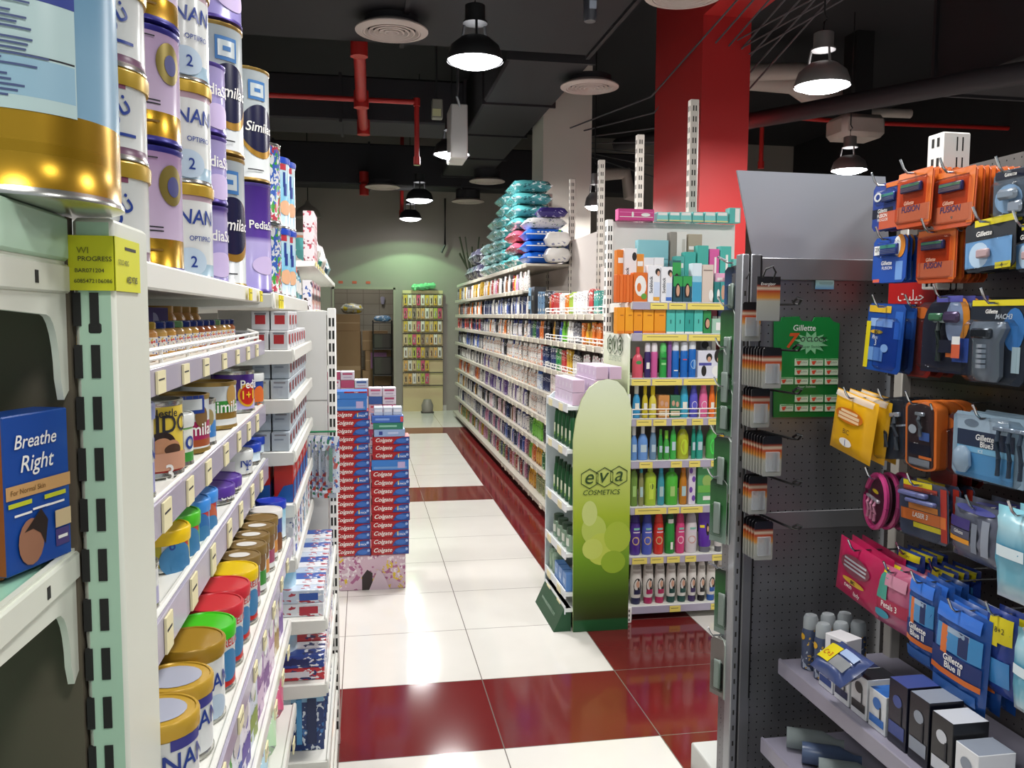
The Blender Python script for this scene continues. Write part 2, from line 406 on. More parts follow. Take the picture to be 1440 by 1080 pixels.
for px, py, yy, tn, lb in LAMPS:
    P = onY(px, py, yy); pendant(P.x, P.y, P.z, lb, DGY if tn == 'dark' else GRY); LPOS.append(P)
P = onY(836, 291, 8.45); pendant(P.x, P.y, P.z, 'small bright lamp glimpsed low between the tall white uprights', GRY, .2); LSM = P
def pendant_off(px, py, yy):
    P = onY(px, py, yy); t = empty('pendant_lamp', P, 0, 'small unlit conical lamp hanging high before the back wall', 'lamp')
    b = MB(); b.lathe([(.2, 0), (.2, .05), (.15, .13), (.05, .2), (.02, .26)], mat('#8d867e', .5), 20); b.build('lamp_shade', t)
    b = MB(); b.tube([(0, 0, .25), (0, 0, 4.6-P.z)], .008, DGY); b.build('hanger_rod', t)
pendant_off(433, 306, 13.6)
DIFW = mat('#b8aca6', .5, name='diffuser_white')
def diffuser(px, py, yy, label, d=.5, ztop=3.62):
    P = onY(px, py, yy); t = empty('ceiling_diffuser', P, 0, label, 'air vent', 'round ceiling air diffusers'); r = d/2
    b = MB(); b.lathe([(r*.78, .015), (r*.8, 0), (r, .012), (r, .02), (r*.8, .05)], DIFW, 36, caps=False); b.build('rim', t)
    for k in range(5):
        q = r*(.16+.145*k); b = MB(); b.lathe([(max(q-.022, .004), .022), (q, .0), (q+.012, .004), (q-.005, .035)], DIFW, 28, caps=(k == 0)); b.build('louver_ring', t)
    b = MB(); b.lathe([(r*.74, .04), (r*.74, max(.1, ztop-P.z))], mat('#242226', .7), 28); b.build('neck', t)
diffuser(551, 47, 6.05, 'large round ceiling air vent nearest, left of the bright lamp')
diffuser(829, 125, 7.2, 'round ceiling air vent above the cream column')
diffuser(538, 265, 12.4, 'round ceiling air vent close above the back wall', ztop=3.5)
diffuser(685, 257, 11.9, 'upper of two round air vents above the stacked teal packs')
diffuser(658, 285, 13.0, 'lower of two round air vents behind the stacked teal packs', ztop=3.49)
diffuser(962, -4, 5.2, 'round ceiling air vent cut by the picture top beside the red beam')
RP = mat('#a5201c', .45, name='red_pipe_paint')
def pipe(pts, r, label, m=RP, name='sprinkler_pipe', cat='pipe', couple=True):
    b = MB()
    for p, q in zip(pts, pts[1:]): b.tube([p, q], r, m, 10)
    if couple:
        for p in pts: 
            v = MB(); b.lathe([(r*1.35, -r*1.4), (r*1.35, r*1.4)], m, 10, (0, 0)) if False else None
            b.M = Matrix.Translation(p); b.loft([(-r*1.5, r*1.4, r*1.4), (r*1.5, r*1.4, r*1.4)], m, 10); b.M = Matrix()
    return b.build(name, label=label, cat=cat)
A = onY(380, 132, 7.6); B = onY(508, 140, 7.6); C_ = onY(586, 143, 7.6); D = onY(589, 226, 7.6)
zz = B.z
o = pipe([(A.x-1.2, 7.6, zz+.0), (B.x, 7.6, zz), (C_.x, 7.6, zz), (C_.x, 7.6, D.z)], .022, 'thin red sprinkler pipe crossing above the aisle with a drop end')
b = MB(); b.M = Matrix.Translation((C_.x, 7.6, D.z-.04)); b.lathe([(.03, 0), (.012, .012), (.012, .03), (.02, .045)], CHROME, 12); b.build('sprinkler_nozzle', o)
T = onY(505, 62, 6.6)
pipe([(T.x, 6.65, 3.60), (B.x, 7.6, zz), (B.x+.02, 8.8, zz+.02)], .048, 'thick red sprinkler main running along under the ceiling')
A = onY(512, 262, 12.75); pipe([(A.x, 12.7, A.z-.06), (A.x, 12.75, 3.6)], .05, 'short red pipe stub behind the far round vent')
A = onY(566, 270, 13.6); B = onY(565, 300, 13.6); pipe([(A.x, 13.6, 4.6), (B.x, 13.6, B.z)], .03, 'vertical red pipe against the back wall above the lamp')
A = onY(1072, 162, 9.); B = onY(1070, 232, 9.); Cc = onY(1200, 172, 9.); D = onY(1432, 181, 9.); E_ = onY(1432, 230, 9.)
pipe([tuple(B), tuple(A), tuple(Cc), tuple(D), tuple(E_)], .025, 'thin red sprinkler pipe right of the red column')
# hanging sign box, exit light, camera
P = onY(647, 186, 7.2); t = empty('hanging_sign_box', P, 0, 'white enamel box hung by a hook beside a lamp', 'sign')
p1 = onY(634, 145, 7.2); p2 = onY(658, 228, 7.2)
b = MB(); b.box(p1.x-P.x, p2.x-P.x, 0, .35, p2.z-P.z+.03, p1.z-P.z, mat('#c9c8c6', .25, .2), .01); b.build('body', t)
b = MB(); b.tube([(0, .01, p1.z-P.z-.03), (-.03, -.02, p1.z-P.z+.05), (-.02, 0, p1.z-P.z+.12), (-.02, 0, 4.6-P.z)], .012, STEEL); b.build('hook', t)
P = onY(614, 150, 8.6); t = empty('emergency_light', P, 0, 'small grey emergency light on the dark ceiling', 'lamp')
b = MB(); b.box(-.05, .06, -.04, .06, -.12, .07, mat('#77756a', .5), .01); b.box(-.045, .04, -.045, -.038, -.1, -.03, mat('#b9b88a', .4)); b.box(-.01, .01, 0, .02, .07, 4.6-P.z, DGY); b.build('body', t)
P = onY(830, 8, 4.4); t = empty('security_camera', P, 0, 'dark security camera high in the middle of the ceiling', 'camera')
b = MB(); b.loft([(-.08, .03, .03), (-.06, .035, .045), (.12, .035, .045)], mat('#34353c', .35), 14); b.build('body', t)
b = MB(); b.box(-.016, .02, -.05, -.043, -.03, .01, mat('#9aa2b0', .3)); b.build('label_plate', t)
b = MB(); b.tube([(0, 0, .1), (0, .05, 4.6-P.z)], .012, DGY); b.build('mount_arm', t)
# pale insulated pipes right of the column
PW = mat('#a49a92', .7, name='lagged_pipe')
def lag(pts, r, label):
    b = MB(); b.tube(pts, r, PW, 12); b.build('insulated_pipe', label=label, cat='pipe')
q = lambda x, y, d=8.6: tuple(onY(x, y, d))
lag([q(1050, 102), q(1120, 100), q(1150, 104)], .09, 'upper pale insulated pipe behind the grey pendant lamp')
lag([q(1050, 112, 8.8), q(1115, 118, 8.8), q(1140, 135, 8.8), q(1165, 138, 8.8), q(1190, 135, 8.8)], .11, 'lower pale insulated pipe bending behind the grey pendant lamp')
lag([q(1180, 155), q(1230, 158), q(1280, 160)], .05, 'short pale insulated pipe above the white ceiling unit')
P = onY(1210, 178, 8.4); b = MB(); b.box(-.25, .25, -.1, .3, -.12, .12, PW, .05); b.box(-.1, .1, -.04, .2, .12, 4.6-P.z, DGY); b.build('ceiling_unit', loc=P, label='pale box-shaped ceiling unit behind the dark cable tray', cat='air unit')
lag([q(842, 245, 11.), q(880, 244, 11.), q(885, 275, 11.), q(900, 276, 11.)], .09, 'pale bent pipe seen between the tall white uprights')
b = MB(); p = onY(1045, 215, 6.2); r_ = onY(1440, 50, 6.2)
b.tube([(p.x, 9.5, 3.55), (3.9, 5.0, 3.12), (4.6, 3.4, 3.0)], .07, DUCT2, 10); b.build('cable_tray', label='dark cable tray slanting across the ceiling right of the column', cat='cable tray')
for i in range(7):
    x0 = 2.3+.1*i; b = MB()
    b.tube([(x0+.5, 5.2, 4.1), (x0+.25, 7.4+.2*i, 3.55-.09*i), (x0-.1, 9+.25*i, 3.6), (x0-.2, 11, 4.0)], .008, mat('#4b494d', .6)); b.build('ceiling_cable', label=nth(i)+' loose cable of the bundle sagging beside the red column', cat='cable', group='loose ceiling cables')
for i in range(3):
    b = MB(); b.tube([(2.9+.05*i, 6.4, 3.75-.05*i), (3.4+.05*i, 4.2, 3.85), (3.95+.05*i, 3.2, 4.15)], .006, mat('#4a464a', .6)); b.build('ceiling_cable', label=nth(i)+' thin cable strung up and away right of the red column', cat='cable', group='thin cables right of the red column')
# ================================================================ light
def area(x, y, z, size, watts, col=(1, .98, .95), rx=0, ry=0, spread=180):
    l = bpy.data.lights.new('lamp_light', 'AREA'); l.shape = 'DISK'; l.size = size; l.energy = watts; l.color = col; l.spread = math.radians(spread)
    o = bpy.data.objects.new('lamp_light', l); COL.objects.link(o); o.location = (x, y, z); o.rotation_euler = (rx, ry, 0); return o
for i, P in enumerate(LPOS):
    if i != 3: area(P.x, P.y, P.z-.045, .33, 64, (1, .985, .96))
    else:
        for an, w in ((124, 60), (152, 22)):
            l = bpy.data.lights.new('lamp_light', 'SPOT'); l.energy = w; l.color = (.50, 1, .52); l.spot_size = math.radians(an); l.spot_blend = .12; l.shadow_soft_size = .03
            o = bpy.data.objects.new('lamp_light', l); COL.objects.link(o); o.location = (P.x, P.y, P.z-.06)
for x in (-1.9, .75, 3.2):                                   # unseen fill lights added as if pendant rows ran on behind and beside view
    for y in (-.6, 2.2): area(x, y, 3.4, .6, 40 if y < 0 or x < 0 else 60)
area(3.0, 7.3, 3.2, .5, 55); area(4.2, 9.5, 3.2, .5, 40); area(LSM.x, LSM.y, LSM.z-.03, .18, 22); area(-1.9, 5.2, 3.2, .5, 60); area(-1.9, 8., 3.2, .5, 60)  # area lights right of the columns are added without fixtures, to brighten them
area(.0, 15.3, 3.2, .5, 14)
W = bpy.data.worlds.new('world'); S.world = W; W.use_nodes = True
W.node_tree.nodes['Background'].inputs[0].default_value = (.85, .95, 1, 1); W.node_tree.nodes['Background'].inputs[1].default_value = .45
S.view_settings.view_transform = 'Standard'; S.view_settings.look = 'None'; S.view_settings.exposure = -.1
# ================================================================ shelving and product kit
LILAC = mat('#aba5b8', .25, name='price_strip_plastic'); TAG = mat('#e8dfb4', .6, name='price_ticket'); TAGY = mat('#e3d21e', .6, name='yellow_ticket')
INK = mat('#22222a', .6, name='ink')
def bracket_poly(d, h):
    """side view (u along -depth from the upright, v up), arched underside"""
    p = [(0, 0), (-d, 0), (-d, -.032)]
    for i in range(9):
        a = i/8; p.append((-d+.02+(d-.075)*a, -.034-.016*a-.02*math.sin(PI*a)*0))
    for i in range(7):
        a = PI/2*i/6; p.append((-.055+.04*math.sin(a)*.75, -.05-(h-.07)*(1-math.cos(a))))
    return p+[(-.018, -h), (0, -h+.01)]
def upright(parent, x, z0, z1, m, w=.035, d=.05, name='upright', slots=True, y=0., step=.05, both=True, ym=None):
    b = MB(); b.box(x-w/2, x+w/2, y-d, y, z0, z1, m, .003)
    if slots:
        n = int((z1-z0-.05)/step)
        for i in range(n):
            z = z1-.035-i*step
            for xo in (-w*.2, w*.2):
                b.box(x+xo-.0035, x+xo+.0035, y-d-.0008, y-d+.002, z-.03, z, SLOT)
            if both:
                for sx in (-1, 1):
                    for yo in (.35, .65): b.box(x+sx*w/2-.001, x+sx*w/2+.001, y-d*yo-.0035, y-d*yo+.0035, z-.03, z, SLOT)
    return b.build(name, parent)
def shelf(parent, x0, x1, d, z, m, lip=.035, strip=None, tags=(), guard=0., bracket=True, y=0., tagm=None, lipm=None, tagh=None, bh=.11):
    """one shelf: front at y-d; tags: list of (x0, x1) tickets along the strip"""
    b = MB(); b.box(x0+.004, x1-.004, y-d, y, z-.022, z, m, .004); b.box(x0+.004, x1-.004, y-d-.006, y-d+.004, z-lip, z+.004, lipm or m, .003)
    s = b.build('shelf', parent)
    if strip:
        b = MB(); b.box(x0+.006, x1-.006, y-d-.012, y-d-.0065, z-strip, z+.002, LILAC, .001); st = b.build('price_strip', s)
    hh = strip or lip
    for a, c in tags:
        b = MB(); b.box(a, c, y-d-.0155, y-d-.0125, z-(tagh or hh)+.002, z-.002, tagm or TAG)
        b.box(a+(c-a)*.1, a+(c-a)*.8, y-d-.0159, y-d-.0153, z-hh*.42, z-hh*.36, INK); b.build('price_ticket', s)
    if guard:
        b = MB(); n = max(2, int((x1-x0)/.16))
        for zz in (.5, 1.): b.tube([(x0+.01, y-.05, z+guard*zz)]*0+[(x0+.012, y-d+.03, z+.01+guard*zz*.9), (x0+.012, y-d+.004, z+guard*zz), (x1-.012, y-d+.004, z+guard*zz), (x1-.012, y-d+.03, z+.01+guard*zz*.9)], .0032, WHITE, 5)
        for i in range(n+1):
            xx = x0+.012+(x1-x0-.024)*i/n; b.tube([(xx, y-d+.004, z), (xx, y-d+.004, z+guard)], .003, WHITE, 5)
        b.build('wire_guard', s)
    if bracket:
        for xx in (x0, x1-.004):
            b = MB(); b.prism([(y+u, z+v-.002) for u, v in bracket_poly(d, bh)], .004, m, 'yz', xx); b.build('bracket', s)
    return s
TINT = {}
def profile(kind, w, d, h):
    """loft sections and cap sections of a bottle standing on z=0"""
    rx, ry = w/2, d/2
    if kind == 'oval': return [(0, rx*.9, ry*.9), (.004, rx, ry), (h*.45, rx, ry), (h*.62, rx*.9, ry*.95), (h*.72, rx*.62, ry*.75), (h*.78, rx*.34, ry*.5)], [(h*.78, rx*.36, ry*.55), (h*.99, rx*.34, ry*.5), (h, rx*.3, ry*.42)]
    if kind == 'shoulder': return [(0, rx*.92, ry*.9, .6), (.005, rx, ry, .6), (h*.72, rx, ry, .6), (h*.80, rx*.7, ry*.8, .8), (h*.83, rx*.42, ry*.6, 1)], [(h*.83, rx*.46, ry*.62), (h*.985, rx*.44, ry*.6), (h, rx*.38, ry*.5)]
    if kind == 'spray': return [(0, rx*.94, ry*.94), (.004, rx, ry), (h*.70, rx, ry), (h*.745, rx*.86, ry*.86)], [(h*.745, rx*.9, ry*.9), (h*.93, rx*.88, ry*.88), (h*.985, rx*.7, ry*.7), (h, rx*.4, ry*.4)]
    if kind == 'slim': return [(0, rx*.85, ry*.85), (.006, rx*.97, ry), (h*.40, rx, ry), (h*.62, rx*.9, ry*.92), (h*.78, rx*.66, ry*.78), (h*.82, rx*.56, ry*.66)], [(h*.82, rx*.58, ry*.68), (h*.985, rx*.54, ry*.62), (h, rx*.46, ry*.54)]
    if kind == 'tube': return [(h*.13, rx*.82, ry*.9), (h*.16, rx*.9, ry), (h*.6, rx, ry*.7), (h*.93, rx, ry*.16, .6), (h, rx, ry*.12, .6)], [(0, rx*.78, ry*.9), (h*.13, rx*.8, ry*.92)]
    if kind == 'tottle': return [(h*.14, rx*.8, ry*.9), (h*.2, rx*.9, ry), (h*.5, rx, ry), (h*.8, rx*.85, ry*.8), (h*.96, rx*.5, ry*.5), (h, rx*.3, ry*.3)], [(0, rx*.74, ry*.85), (.004, rx*.78, ry*.9), (h*.14, rx*.8, ry*.9)]
    if kind == 'jar': return [(0, rx*.9, ry*.9), (.004, rx, ry), (h*.68, rx, ry), (h*.74, rx*.8, ry*.8)], [(h*.74, rx*.92, ry*.92), (h*.97, rx*.92, ry*.92), (h, rx*.85, ry*.85)]
    if kind == 'baby': return [(0, rx*.85, ry*.85), (.006, rx*.97, ry*.97), (h*.35, rx, ry), (h*.58, rx*.86, ry*.9), (h*.68, rx*.56, ry*.6), (h*.72, rx*.42, ry*.46)], [(h*.72, rx*.54, ry*.56), (h*.985, rx*.54, ry*.56), (h, rx*.48, ry*.5)]
    if kind == 'sham': return [(0, rx*.86, ry*.86), (.005, rx*.96, ry*.96), (h*.3, rx, ry), (h*.66, rx*.97, ry*.97), (h*.76, rx*.86, ry*.9)], [(h*.765, rx*.84, ry*.88), (h*.90, rx*.74, ry*.78), (h*.97, rx*.56, ry*.6), (h, rx*.3, ry*.34)]
    raise KeyError(kind)
def bottle(name, kind, w, d, h, body, cap, art=(), loc=(0, 0, 0), rot=0., label=None, cat='bottle', group=None, parts=True, n=14):
    """body mesh with its print; cap is a part of its own. art: (shape, u, z fraction, width, height, material[, text]) on the -y side"""
    bs, cs = profile(kind, w, d, h); b = MB(); b.loft(bs, body, n)
    zs = [s[0] for s in bs]
    def surf(u, z):
        for k in range(len(bs)-1):
            if bs[k][0] <= z <= bs[k+1][0]:
                t = (z-bs[k][0])/max(1e-6, bs[k+1][0]-bs[k][0]); rx = bs[k][1]+t*(bs[k+1][1]-bs[k][1]); ry = bs[k][2]+t*(bs[k+1][2]-bs[k][2]); break
        else: rx, ry = bs[-1][1], bs[-1][2]
        q = max(-.96, min(.96, u/max(rx, 1e-5))); return (u, -ry*math.sqrt(1-q*q)*1.0-.0012, z)
    for a in art:
        sh, u, zf, ww, hh, mm = a[:6]
        z = zf*h
        if sh == 'ell': vs = [surf(u+ww/2*math.cos(2*PI*i/14), z+hh/2*math.sin(2*PI*i/14)) for i in range(14)]; b.add(vs, [tuple(range(14))], mm)
        elif sh == 'rect':
            k = 4; vs = [surf(u-ww/2+ww*i/k, z+s*hh/2) for i in range(k+1) for s in (-1, 1)]; b.add(vs, [(2*i, 2*i+2, 2*i+3, 2*i+1) for i in range(k)], mm)
        elif sh == 'txt':
            g, fs, tw, th = text_geo(a[6]); kk = min(ww/tw, hh/th); b.add([tuple(Vector(surf(u+v.x*tw*kk, z+v.y*th*kk))+Vector((0, -.0006, 0))) for v in g], fs, mm)
    if not parts:
        b.loft(cs, cap, n); return b.build(name, None, loc, rot, label, cat, group)
    o = b.build(name, None, loc, rot, label, cat, group)
    c = MB(); c.loft(cs, cap, n); c.build('cap', o); return o
def carton(name, w, d, h, m, art=(), loc=(0, 0, 0), rot=0., label=None, cat='box', group=None, top=None, side=None, c=.0012):
    """upright carton standing on z=0, front at -y; art: (shape, u, v fraction of height, w, h, material[, text, shear]) on front, or prefixed 's' for +x side, 'm' for -x side"""
    b = MB(); b.box(-w/2, w/2, -d/2, d/2, 0, h, m, c, top=top, side=side)
    for a in art:
        f, sh = (a[0][0], a[0][1:]) if a[0][0] in 'sm' and a[0] not in ('star',) else ('f', a[0])
        u, z, ww, hh, mm = a[1], a[2]*h, a[3], a[4], a[5]; e = .0008+.0003*(len(b.f) % 5)
        if f == 's': M = PY(w/2+e, u, z)
        elif f == 'm': M = MY(-w/2-e, u, z)
        else: M = XZ(u, -d/2-e, z)
        old = b.M; b.M = M
        if sh == 'rect': b.add([(-ww/2, -hh/2, 0), (ww/2, -hh/2, 0), (ww/2, hh/2, 0), (-ww/2, hh/2, 0)], [(0, 1, 2, 3)], mm)
        elif sh == 'ell': b.add([(ww/2*math.cos(2*PI*i/16), hh/2*math.sin(2*PI*i/16), 0) for i in range(16)], [tuple(range(16))], mm)
        elif sh == 'txt': b.flat_text(a[6], ww, hh, Matrix(), mm, shear=a[7] if len(a) > 7 else 0, bold=.008)
        elif sh == 'vtxt': b.flat_text(a[6], hh, ww, Matrix.Rotation(PI/2, 4, 'Z'), mm, bold=.02)
        elif sh == 'poly': b.add([(x, y, 0) for x, y in a[6]], [tuple(range(len(a[6])))], mm)
        b.M = old
    return b.build(name, None, loc, rot, label, cat, group, smooth=0)
TIN = mat('#c9c9c4', .22, .9, name='tinplate'); GOLD = mat('#c79a2b', .25, .75, name='gold_tin')
def tin(name, r, h, bands, lid=None, art=(), loc=(0, 0, 0), rot=0., label=None, cat='can', group=None, n=28, lidh=.016, lidart=None, lidr=1.03, rimc=TIN):
    """round can. bands: [(z fraction where the band starts, material)]; art: (shape, angle deg, z fraction, w, h, material[, text, shear])"""
    b = MB(); pf = [(r*.93, 0, rimc), (r*1.0, .002, rimc), (r*1.0, .006, rimc), (r*.975, .009, bands[0][1])]
    for i, (zf, m) in enumerate(bands):
        if i: pf += [(r*.975, zf*h, m)]
    pf += [(r*.975, h-.009, rimc), (r, h-.006, rimc), (r, h-.001, rimc), (r*.93, h-.0005, rimc)]
    if lid is None: pf += [(r*.92, h-.006, rimc)]
    b.lathe(pf, bands[0][1], n)
    rr = r*.98
    for ai, a in enumerate(art):
        sh, an, zf, ww, hh, mm = a[:6]; an = math.radians(an)
        if sh in ('rect', 'ell'): b.cyl_patch(rr+.0002+(.0004 if len(art) < 20 else .00006)*ai, an, ww, zf*h, hh, mm, sh)
        else: b.cyl_text(a[6], ww, hh, rr+.0012+(.0004 if len(art) < 20 else .00006)*ai, an, zf*h, mm, shear=a[7] if len(a) > 7 else 0, rot=a[8] if len(a) > 8 else 0, bold=.012)
    o = b.build(name, None, loc, rot, label, cat, group)
    if lid:
        q = r*lidr; c = MB(); c.lathe([(q*.99, h-lidh), (q, h-lidh*.5), (q, h+.002), (q*.965, h+.0045), (q*.91, h+.0045), (q*.89, h+.003)], lid, n)
        if lidart:
            ms, ww, hh = lidart; c.add([(q*ww*math.cos(2*PI*i/20), q*hh*math.sin(2*PI*i/20), h+.0038) for i in range(20)], [tuple(range(20))], ms)
        c.build('lid', o)
    return o
def cy(px, xc, r, py=300):
    """y of a circle of radius r at x=xc whose right-hand silhouette falls on pixel column px"""
    d = ray(px, py); n = math.hypot(d.x, d.y); dx, dy = d.x/n, d.y/n
    return (xc*dy+r)/dx
def zat(px, py, y): return onY(px, py, y).z
# ================================================================ end shelf unit beside the camera
GRN = mat('#b3d4bb', .4, name='green_cast_enamel'); GRNT = mat('#9fd3bb', .35, name='mint_shelf'); OFFW = mat('#d9dccf', .4, name='offwhite_enamel')
t = empty('end_shelf_unit', (-.6, .87, 0), 0, 'pale green metal end shelf unit with arched brackets beside the camera', 'shelf unit')
def endup(parent):
    b = MB(); x0, x1 = .328, .365; b.box(x0, x1, 0, .13, 0, 1.676, OFFW, .004, front=GRN)  # front tint paints in the greenish light on this face
    for i in range(31):
        z = 1.655-i*.05
        for xx in (x0+.018, x0+.0035): b.box(xx-.004 if xx > x0+.01 else x0-.001, xx+.004 if xx > x0+.01 else x0+.006, -.0012, .003, z-.032, z, SLOT)
    b.box(x0+.012, x0+.024, -.0014, .002, 1.566, 1.576, SLOT, .003)
    return b.build('upright', parent)
endup(t)
b = MB(); b.box(-.35, .325, -.004, .012, 0, 1.676, mat('#5d5546', .8)); b.build('back_panel', t)  # panel colour darkened to stand for shade under the shelves
for k, z in enumerate((1.628, 1.352, 1.09, .83, .5)):
    b = MB(); b.box(-.35, .313, -.47, -.006, z-.02, z, GRNT, .003); b.box(-.35, .313, -.476, -.466, z-.04, z+.004, OFFW, .002); s = b.build('shelf', t)
    b = MB(); d, hh = .465, .13
    b.prism([(u*1., z+v+.006) for u, v in bracket_poly(d, hh)], .006, OFFW, 'yz', .316)
    b.box(.314, .326, -d, -.002, z-.024, z+.003, OFFW, .002); b.box(.3258, .3266, -.09, -.083, z-.017, z-.006, SLOT); b.build('bracket', s)
b = MB(); b.box(.316, .326, -.47, -.002, 1.634, 1.676, GRN, .003); b.box(-.35, .316, -.47, -.006, 1.655, 1.676, GRN, .003); b.build('top_plate', t)
# yellow ticket on the upright corner
YT = mat('#d8d81c', .5); b = MB()
x0, x1, yy = .328-.6, .365-.6, .87
b.box(x0-.006, x1+.0015, yy-.0035, yy-.0015, 1.607, 1.659, YT); b.box(x1+.0008, x1+.0022, yy-.0035, yy+.086, 1.607, 1.659, YT)
b.flat_text('WI', .012, .006, XZ(x0+.01, yy-.0042, 1.645), mat('#7a7a12'))
b.flat_text('PROGRESS', .03, .0055, XZ(x1-.016, yy-.0042, 1.637), INK); b.flat_text('GOLD 400G', .04, .005, PY(x1+.003, yy+.022, 1.635), INK)
b.flat_text('BAR071204', .026, .004, XZ(x0+.016, yy-.0042, 1.626), INK); b.flat_text('6085472106086', .034, .0038, XZ(x0+.019, yy-.0042, 1.616), INK)
b.flat_text('AED 97.85', .04, .009, PY(x1+.003, yy+.052, 1.619), INK, bold=.02); b.box(x1+.0022, x1+.0026, yy+.03, yy+.07, 1.648, 1.651, INK)
b.build('price_ticket', label='yellow paper price ticket folded round the green-lit upright', cat='price tag')
# big blue can on the end unit
BLU = gradmat(((0, '#7fa6bf'), (.5, '#86aec8'), (1, '#5e93b8')), 2, 0, .25, .25)
PALE = printed('#c5dcda', ('#5d6c8c', '#7b8aa8'), 190, (.55, .55, 3.2), .5, .3, False)
tin('infant_formula_can', .1, .30, [(0, GOLD), (.12, mat('#b98f22', .25, .7)), (.15, GOLD), (.235, BLU)], mat('#5d93ba', .3), [
    ('rect', -96, .62, .215, .235, mat('#c3dbdb', .25)), ('rect', -96, .315, .213, .03, mat('#9fc4d8', .25)), ('rect', -96, .372, .213, .0015, INK), ('rect', -94, .535, .209, .010, mat('#2c3f92')),
    ('txt', -78, .537, .05, .0065, WHITE, 'INGREDIENTS'), ('rect', -94, .635, .209, .010, mat('#2c3f92')),
    ('rect', -118, .11, .10, .045, mat('#7c9a2b')), ('rect', -84, .11, .02, .03, mat('#b9b9c8'))] +
    [('rect', -71+R.uniform(-14, 2), .262+.0135*i, R.uniform(.045, .10), .0017, mat('#4a5784', .4)) for i in range(30) if abs(.262+.0135*i-.535) > .025],
    (-.315, cy(176, -.315, .1), 1.677), 0, 'huge blue formula can with a gold base standing on the end unit', n=80)
# box on the end unit shelf
def rotbox():
    pr = Vector((-.276, .852, 1.358)); an = math.radians(18); dx, dy = math.sin(an), math.cos(an)
    w, h, d = .084, .139, .035; BL = mat('#17489c', .35); cx = pr-Vector((dx*w/2, dy*w/2, 0))
    # front faces +x rotated: local -y -> (dy, -dx)
    rot = math.atan2(dy, dx)
    M = cx+Vector((-dy, dx, 0))*d/2
    SK = mat('#9a6a50', .6)
    return carton('nasal_strip_box', w, d, h, BL, [('rect', 0, .52, w*.99, .012, mat('#c79a63')),
        ('txt', -0.0029, .83, 0.0540, .026, WHITE, 'Breathe', .25), ('txt', -0.0014, .67, 0.0432, .027, WHITE, 'Right', .25),
        ('rect', -0.0252, .44, 0.0288, .004, mat('#c4c829')), ('rect', 0.0194, .44, 0.0288, .004, mat('#c4c829')), ('rect', 0.0000, .385, 0.0216, .002, WHITE), ('rect', 0.0202, .38, 0.0252, .002, WHITE), ('rect', -0.0216, .37, 0.0216, .002, WHITE),
        ('ell', -0.0130, .18, 0.0324, .042, SK), ('poly', 0, .0, 0, 0, mat('#2a1d18'), [(-0.0216, .035), (0.0000, .052), (0.0086, .04), (0.0043, .018), (-0.0014, .03), (-0.0108, .036)]),
        ('rect', 0.0288, .27, 0.0216, .016, mat('#cdb88f')), ('rect', 0.0288, .14, 0.0187, .016, mat('#4a3b78')), ('rect', 0.0288, .14, 0.0130, .003, WHITE),
        ('txt', -0.0144, .52, 0.0432, .006, mat('#7c5a30'), 'For Normal Skin')], tuple(M), rot, 'blue nasal strip box with white slanted lettering on the mint shelf', side=mat('#b5602c'))
rotbox()
b = MB(); b.box(-.05, .05, -.03, .03, 0, .12, mat('#b5602c', .5), .001, side=mat('#c9c2a8')); b.build('orange_box', loc=(-.365, .795, 1.354), rot=.3, label='orange box half hidden behind the blue nasal strip box', cat='box')

# ================================================================ baby food shelving along the left side of the aisle
XB = -.72
LV = [1.645, 1.517, 1.352, 1.212, 1.0, .78, .55, .3, .1]      # shelf tops of the near bay
FR = [-.262, -.262, -.262, -.258, -.198, -.20, -.19, -.17, -.15]
t = empty('baby_food_shelving', (XB, .95, 0), PI/2, 'white metal shelving stacked with formula cans and baby jars', 'shelf unit')
b = MB(); b.box(0, 1.32, -.02, 0, 0, 1.66, mat('#c9c6bd', .6)); b.build('back_panel', t)
upright(t, 1.32, 0, 1.63, WHITE)
for i, (z, fx) in enumerate(zip(LV, FR)):
    d = fx-XB
    tg = []
    if i: 
        for k in range(7): a = .12+.16*k+.03*R.random(); tg.append((a, a+.035+.01*R.random()))
    else: tg = [(1.0, 1.04), (1.2, 1.24)]
    shelf(t, .05 if i < 2 else 0.06, 1.30, d, z, CREAM, .03, strip={1: .032, 2: .042, 3: .05, 4: .03}.get(i), tags=tg, guard=(.022 if i == 1 else 0), bracket=i in (0, 1), tagm=TAGY if i == 0 else None)
# second bay, deeper shelves
XF2 = -.185
t2 = empty('toothpaste_shelving', (XB, 2.29, 0), PI/2, 'deeper white shelving bay holding small medicine boxes beyond the cans', 'shelf unit')
b = MB(); b.box(0.02, .76, -.02, 0, 0, 1.6, mat('#c9c6bd', .6)); b.build('back_panel', t2)
L2 = [1.492, 1.362, 1.222, 1.08, .93, .76, .58, .36, .22, .07]
shelf(t2, 0, 1.35, -.235-XB, 1.64, CREAM, .04, tags=[(.05, .08), (.1, .12), (.13, .16)], tagm=TAGY)
for i, z in enumerate(L2):
    fx = XF2 if i < 5 else -.108
    shelf(t2, 0, .76, fx-XB, z, CREAM, .03, bracket=True, bh=.05)
t3 = empty('partition_panel', (-.3, 3.08, 0), 0, 'plain white shelving end panel with a slotted edge behind the toothpaste bay', 'panel')
b = MB(); b.box(-.2, .17, 0, .03, 0, 1.60, mat('#d6d5d2', .5), .002); b.box(-.2, .17, -.001, .002, 1.28, 1.283, mat('#9a9996')); b.box(-.2, .17, -.001, .002, .95, .953, mat('#9a9996')); b.build('panel', t3)
upright(t3, .188, 0, 1.61, WHITE, .03, .04, both=False, y=.035, step=.045)

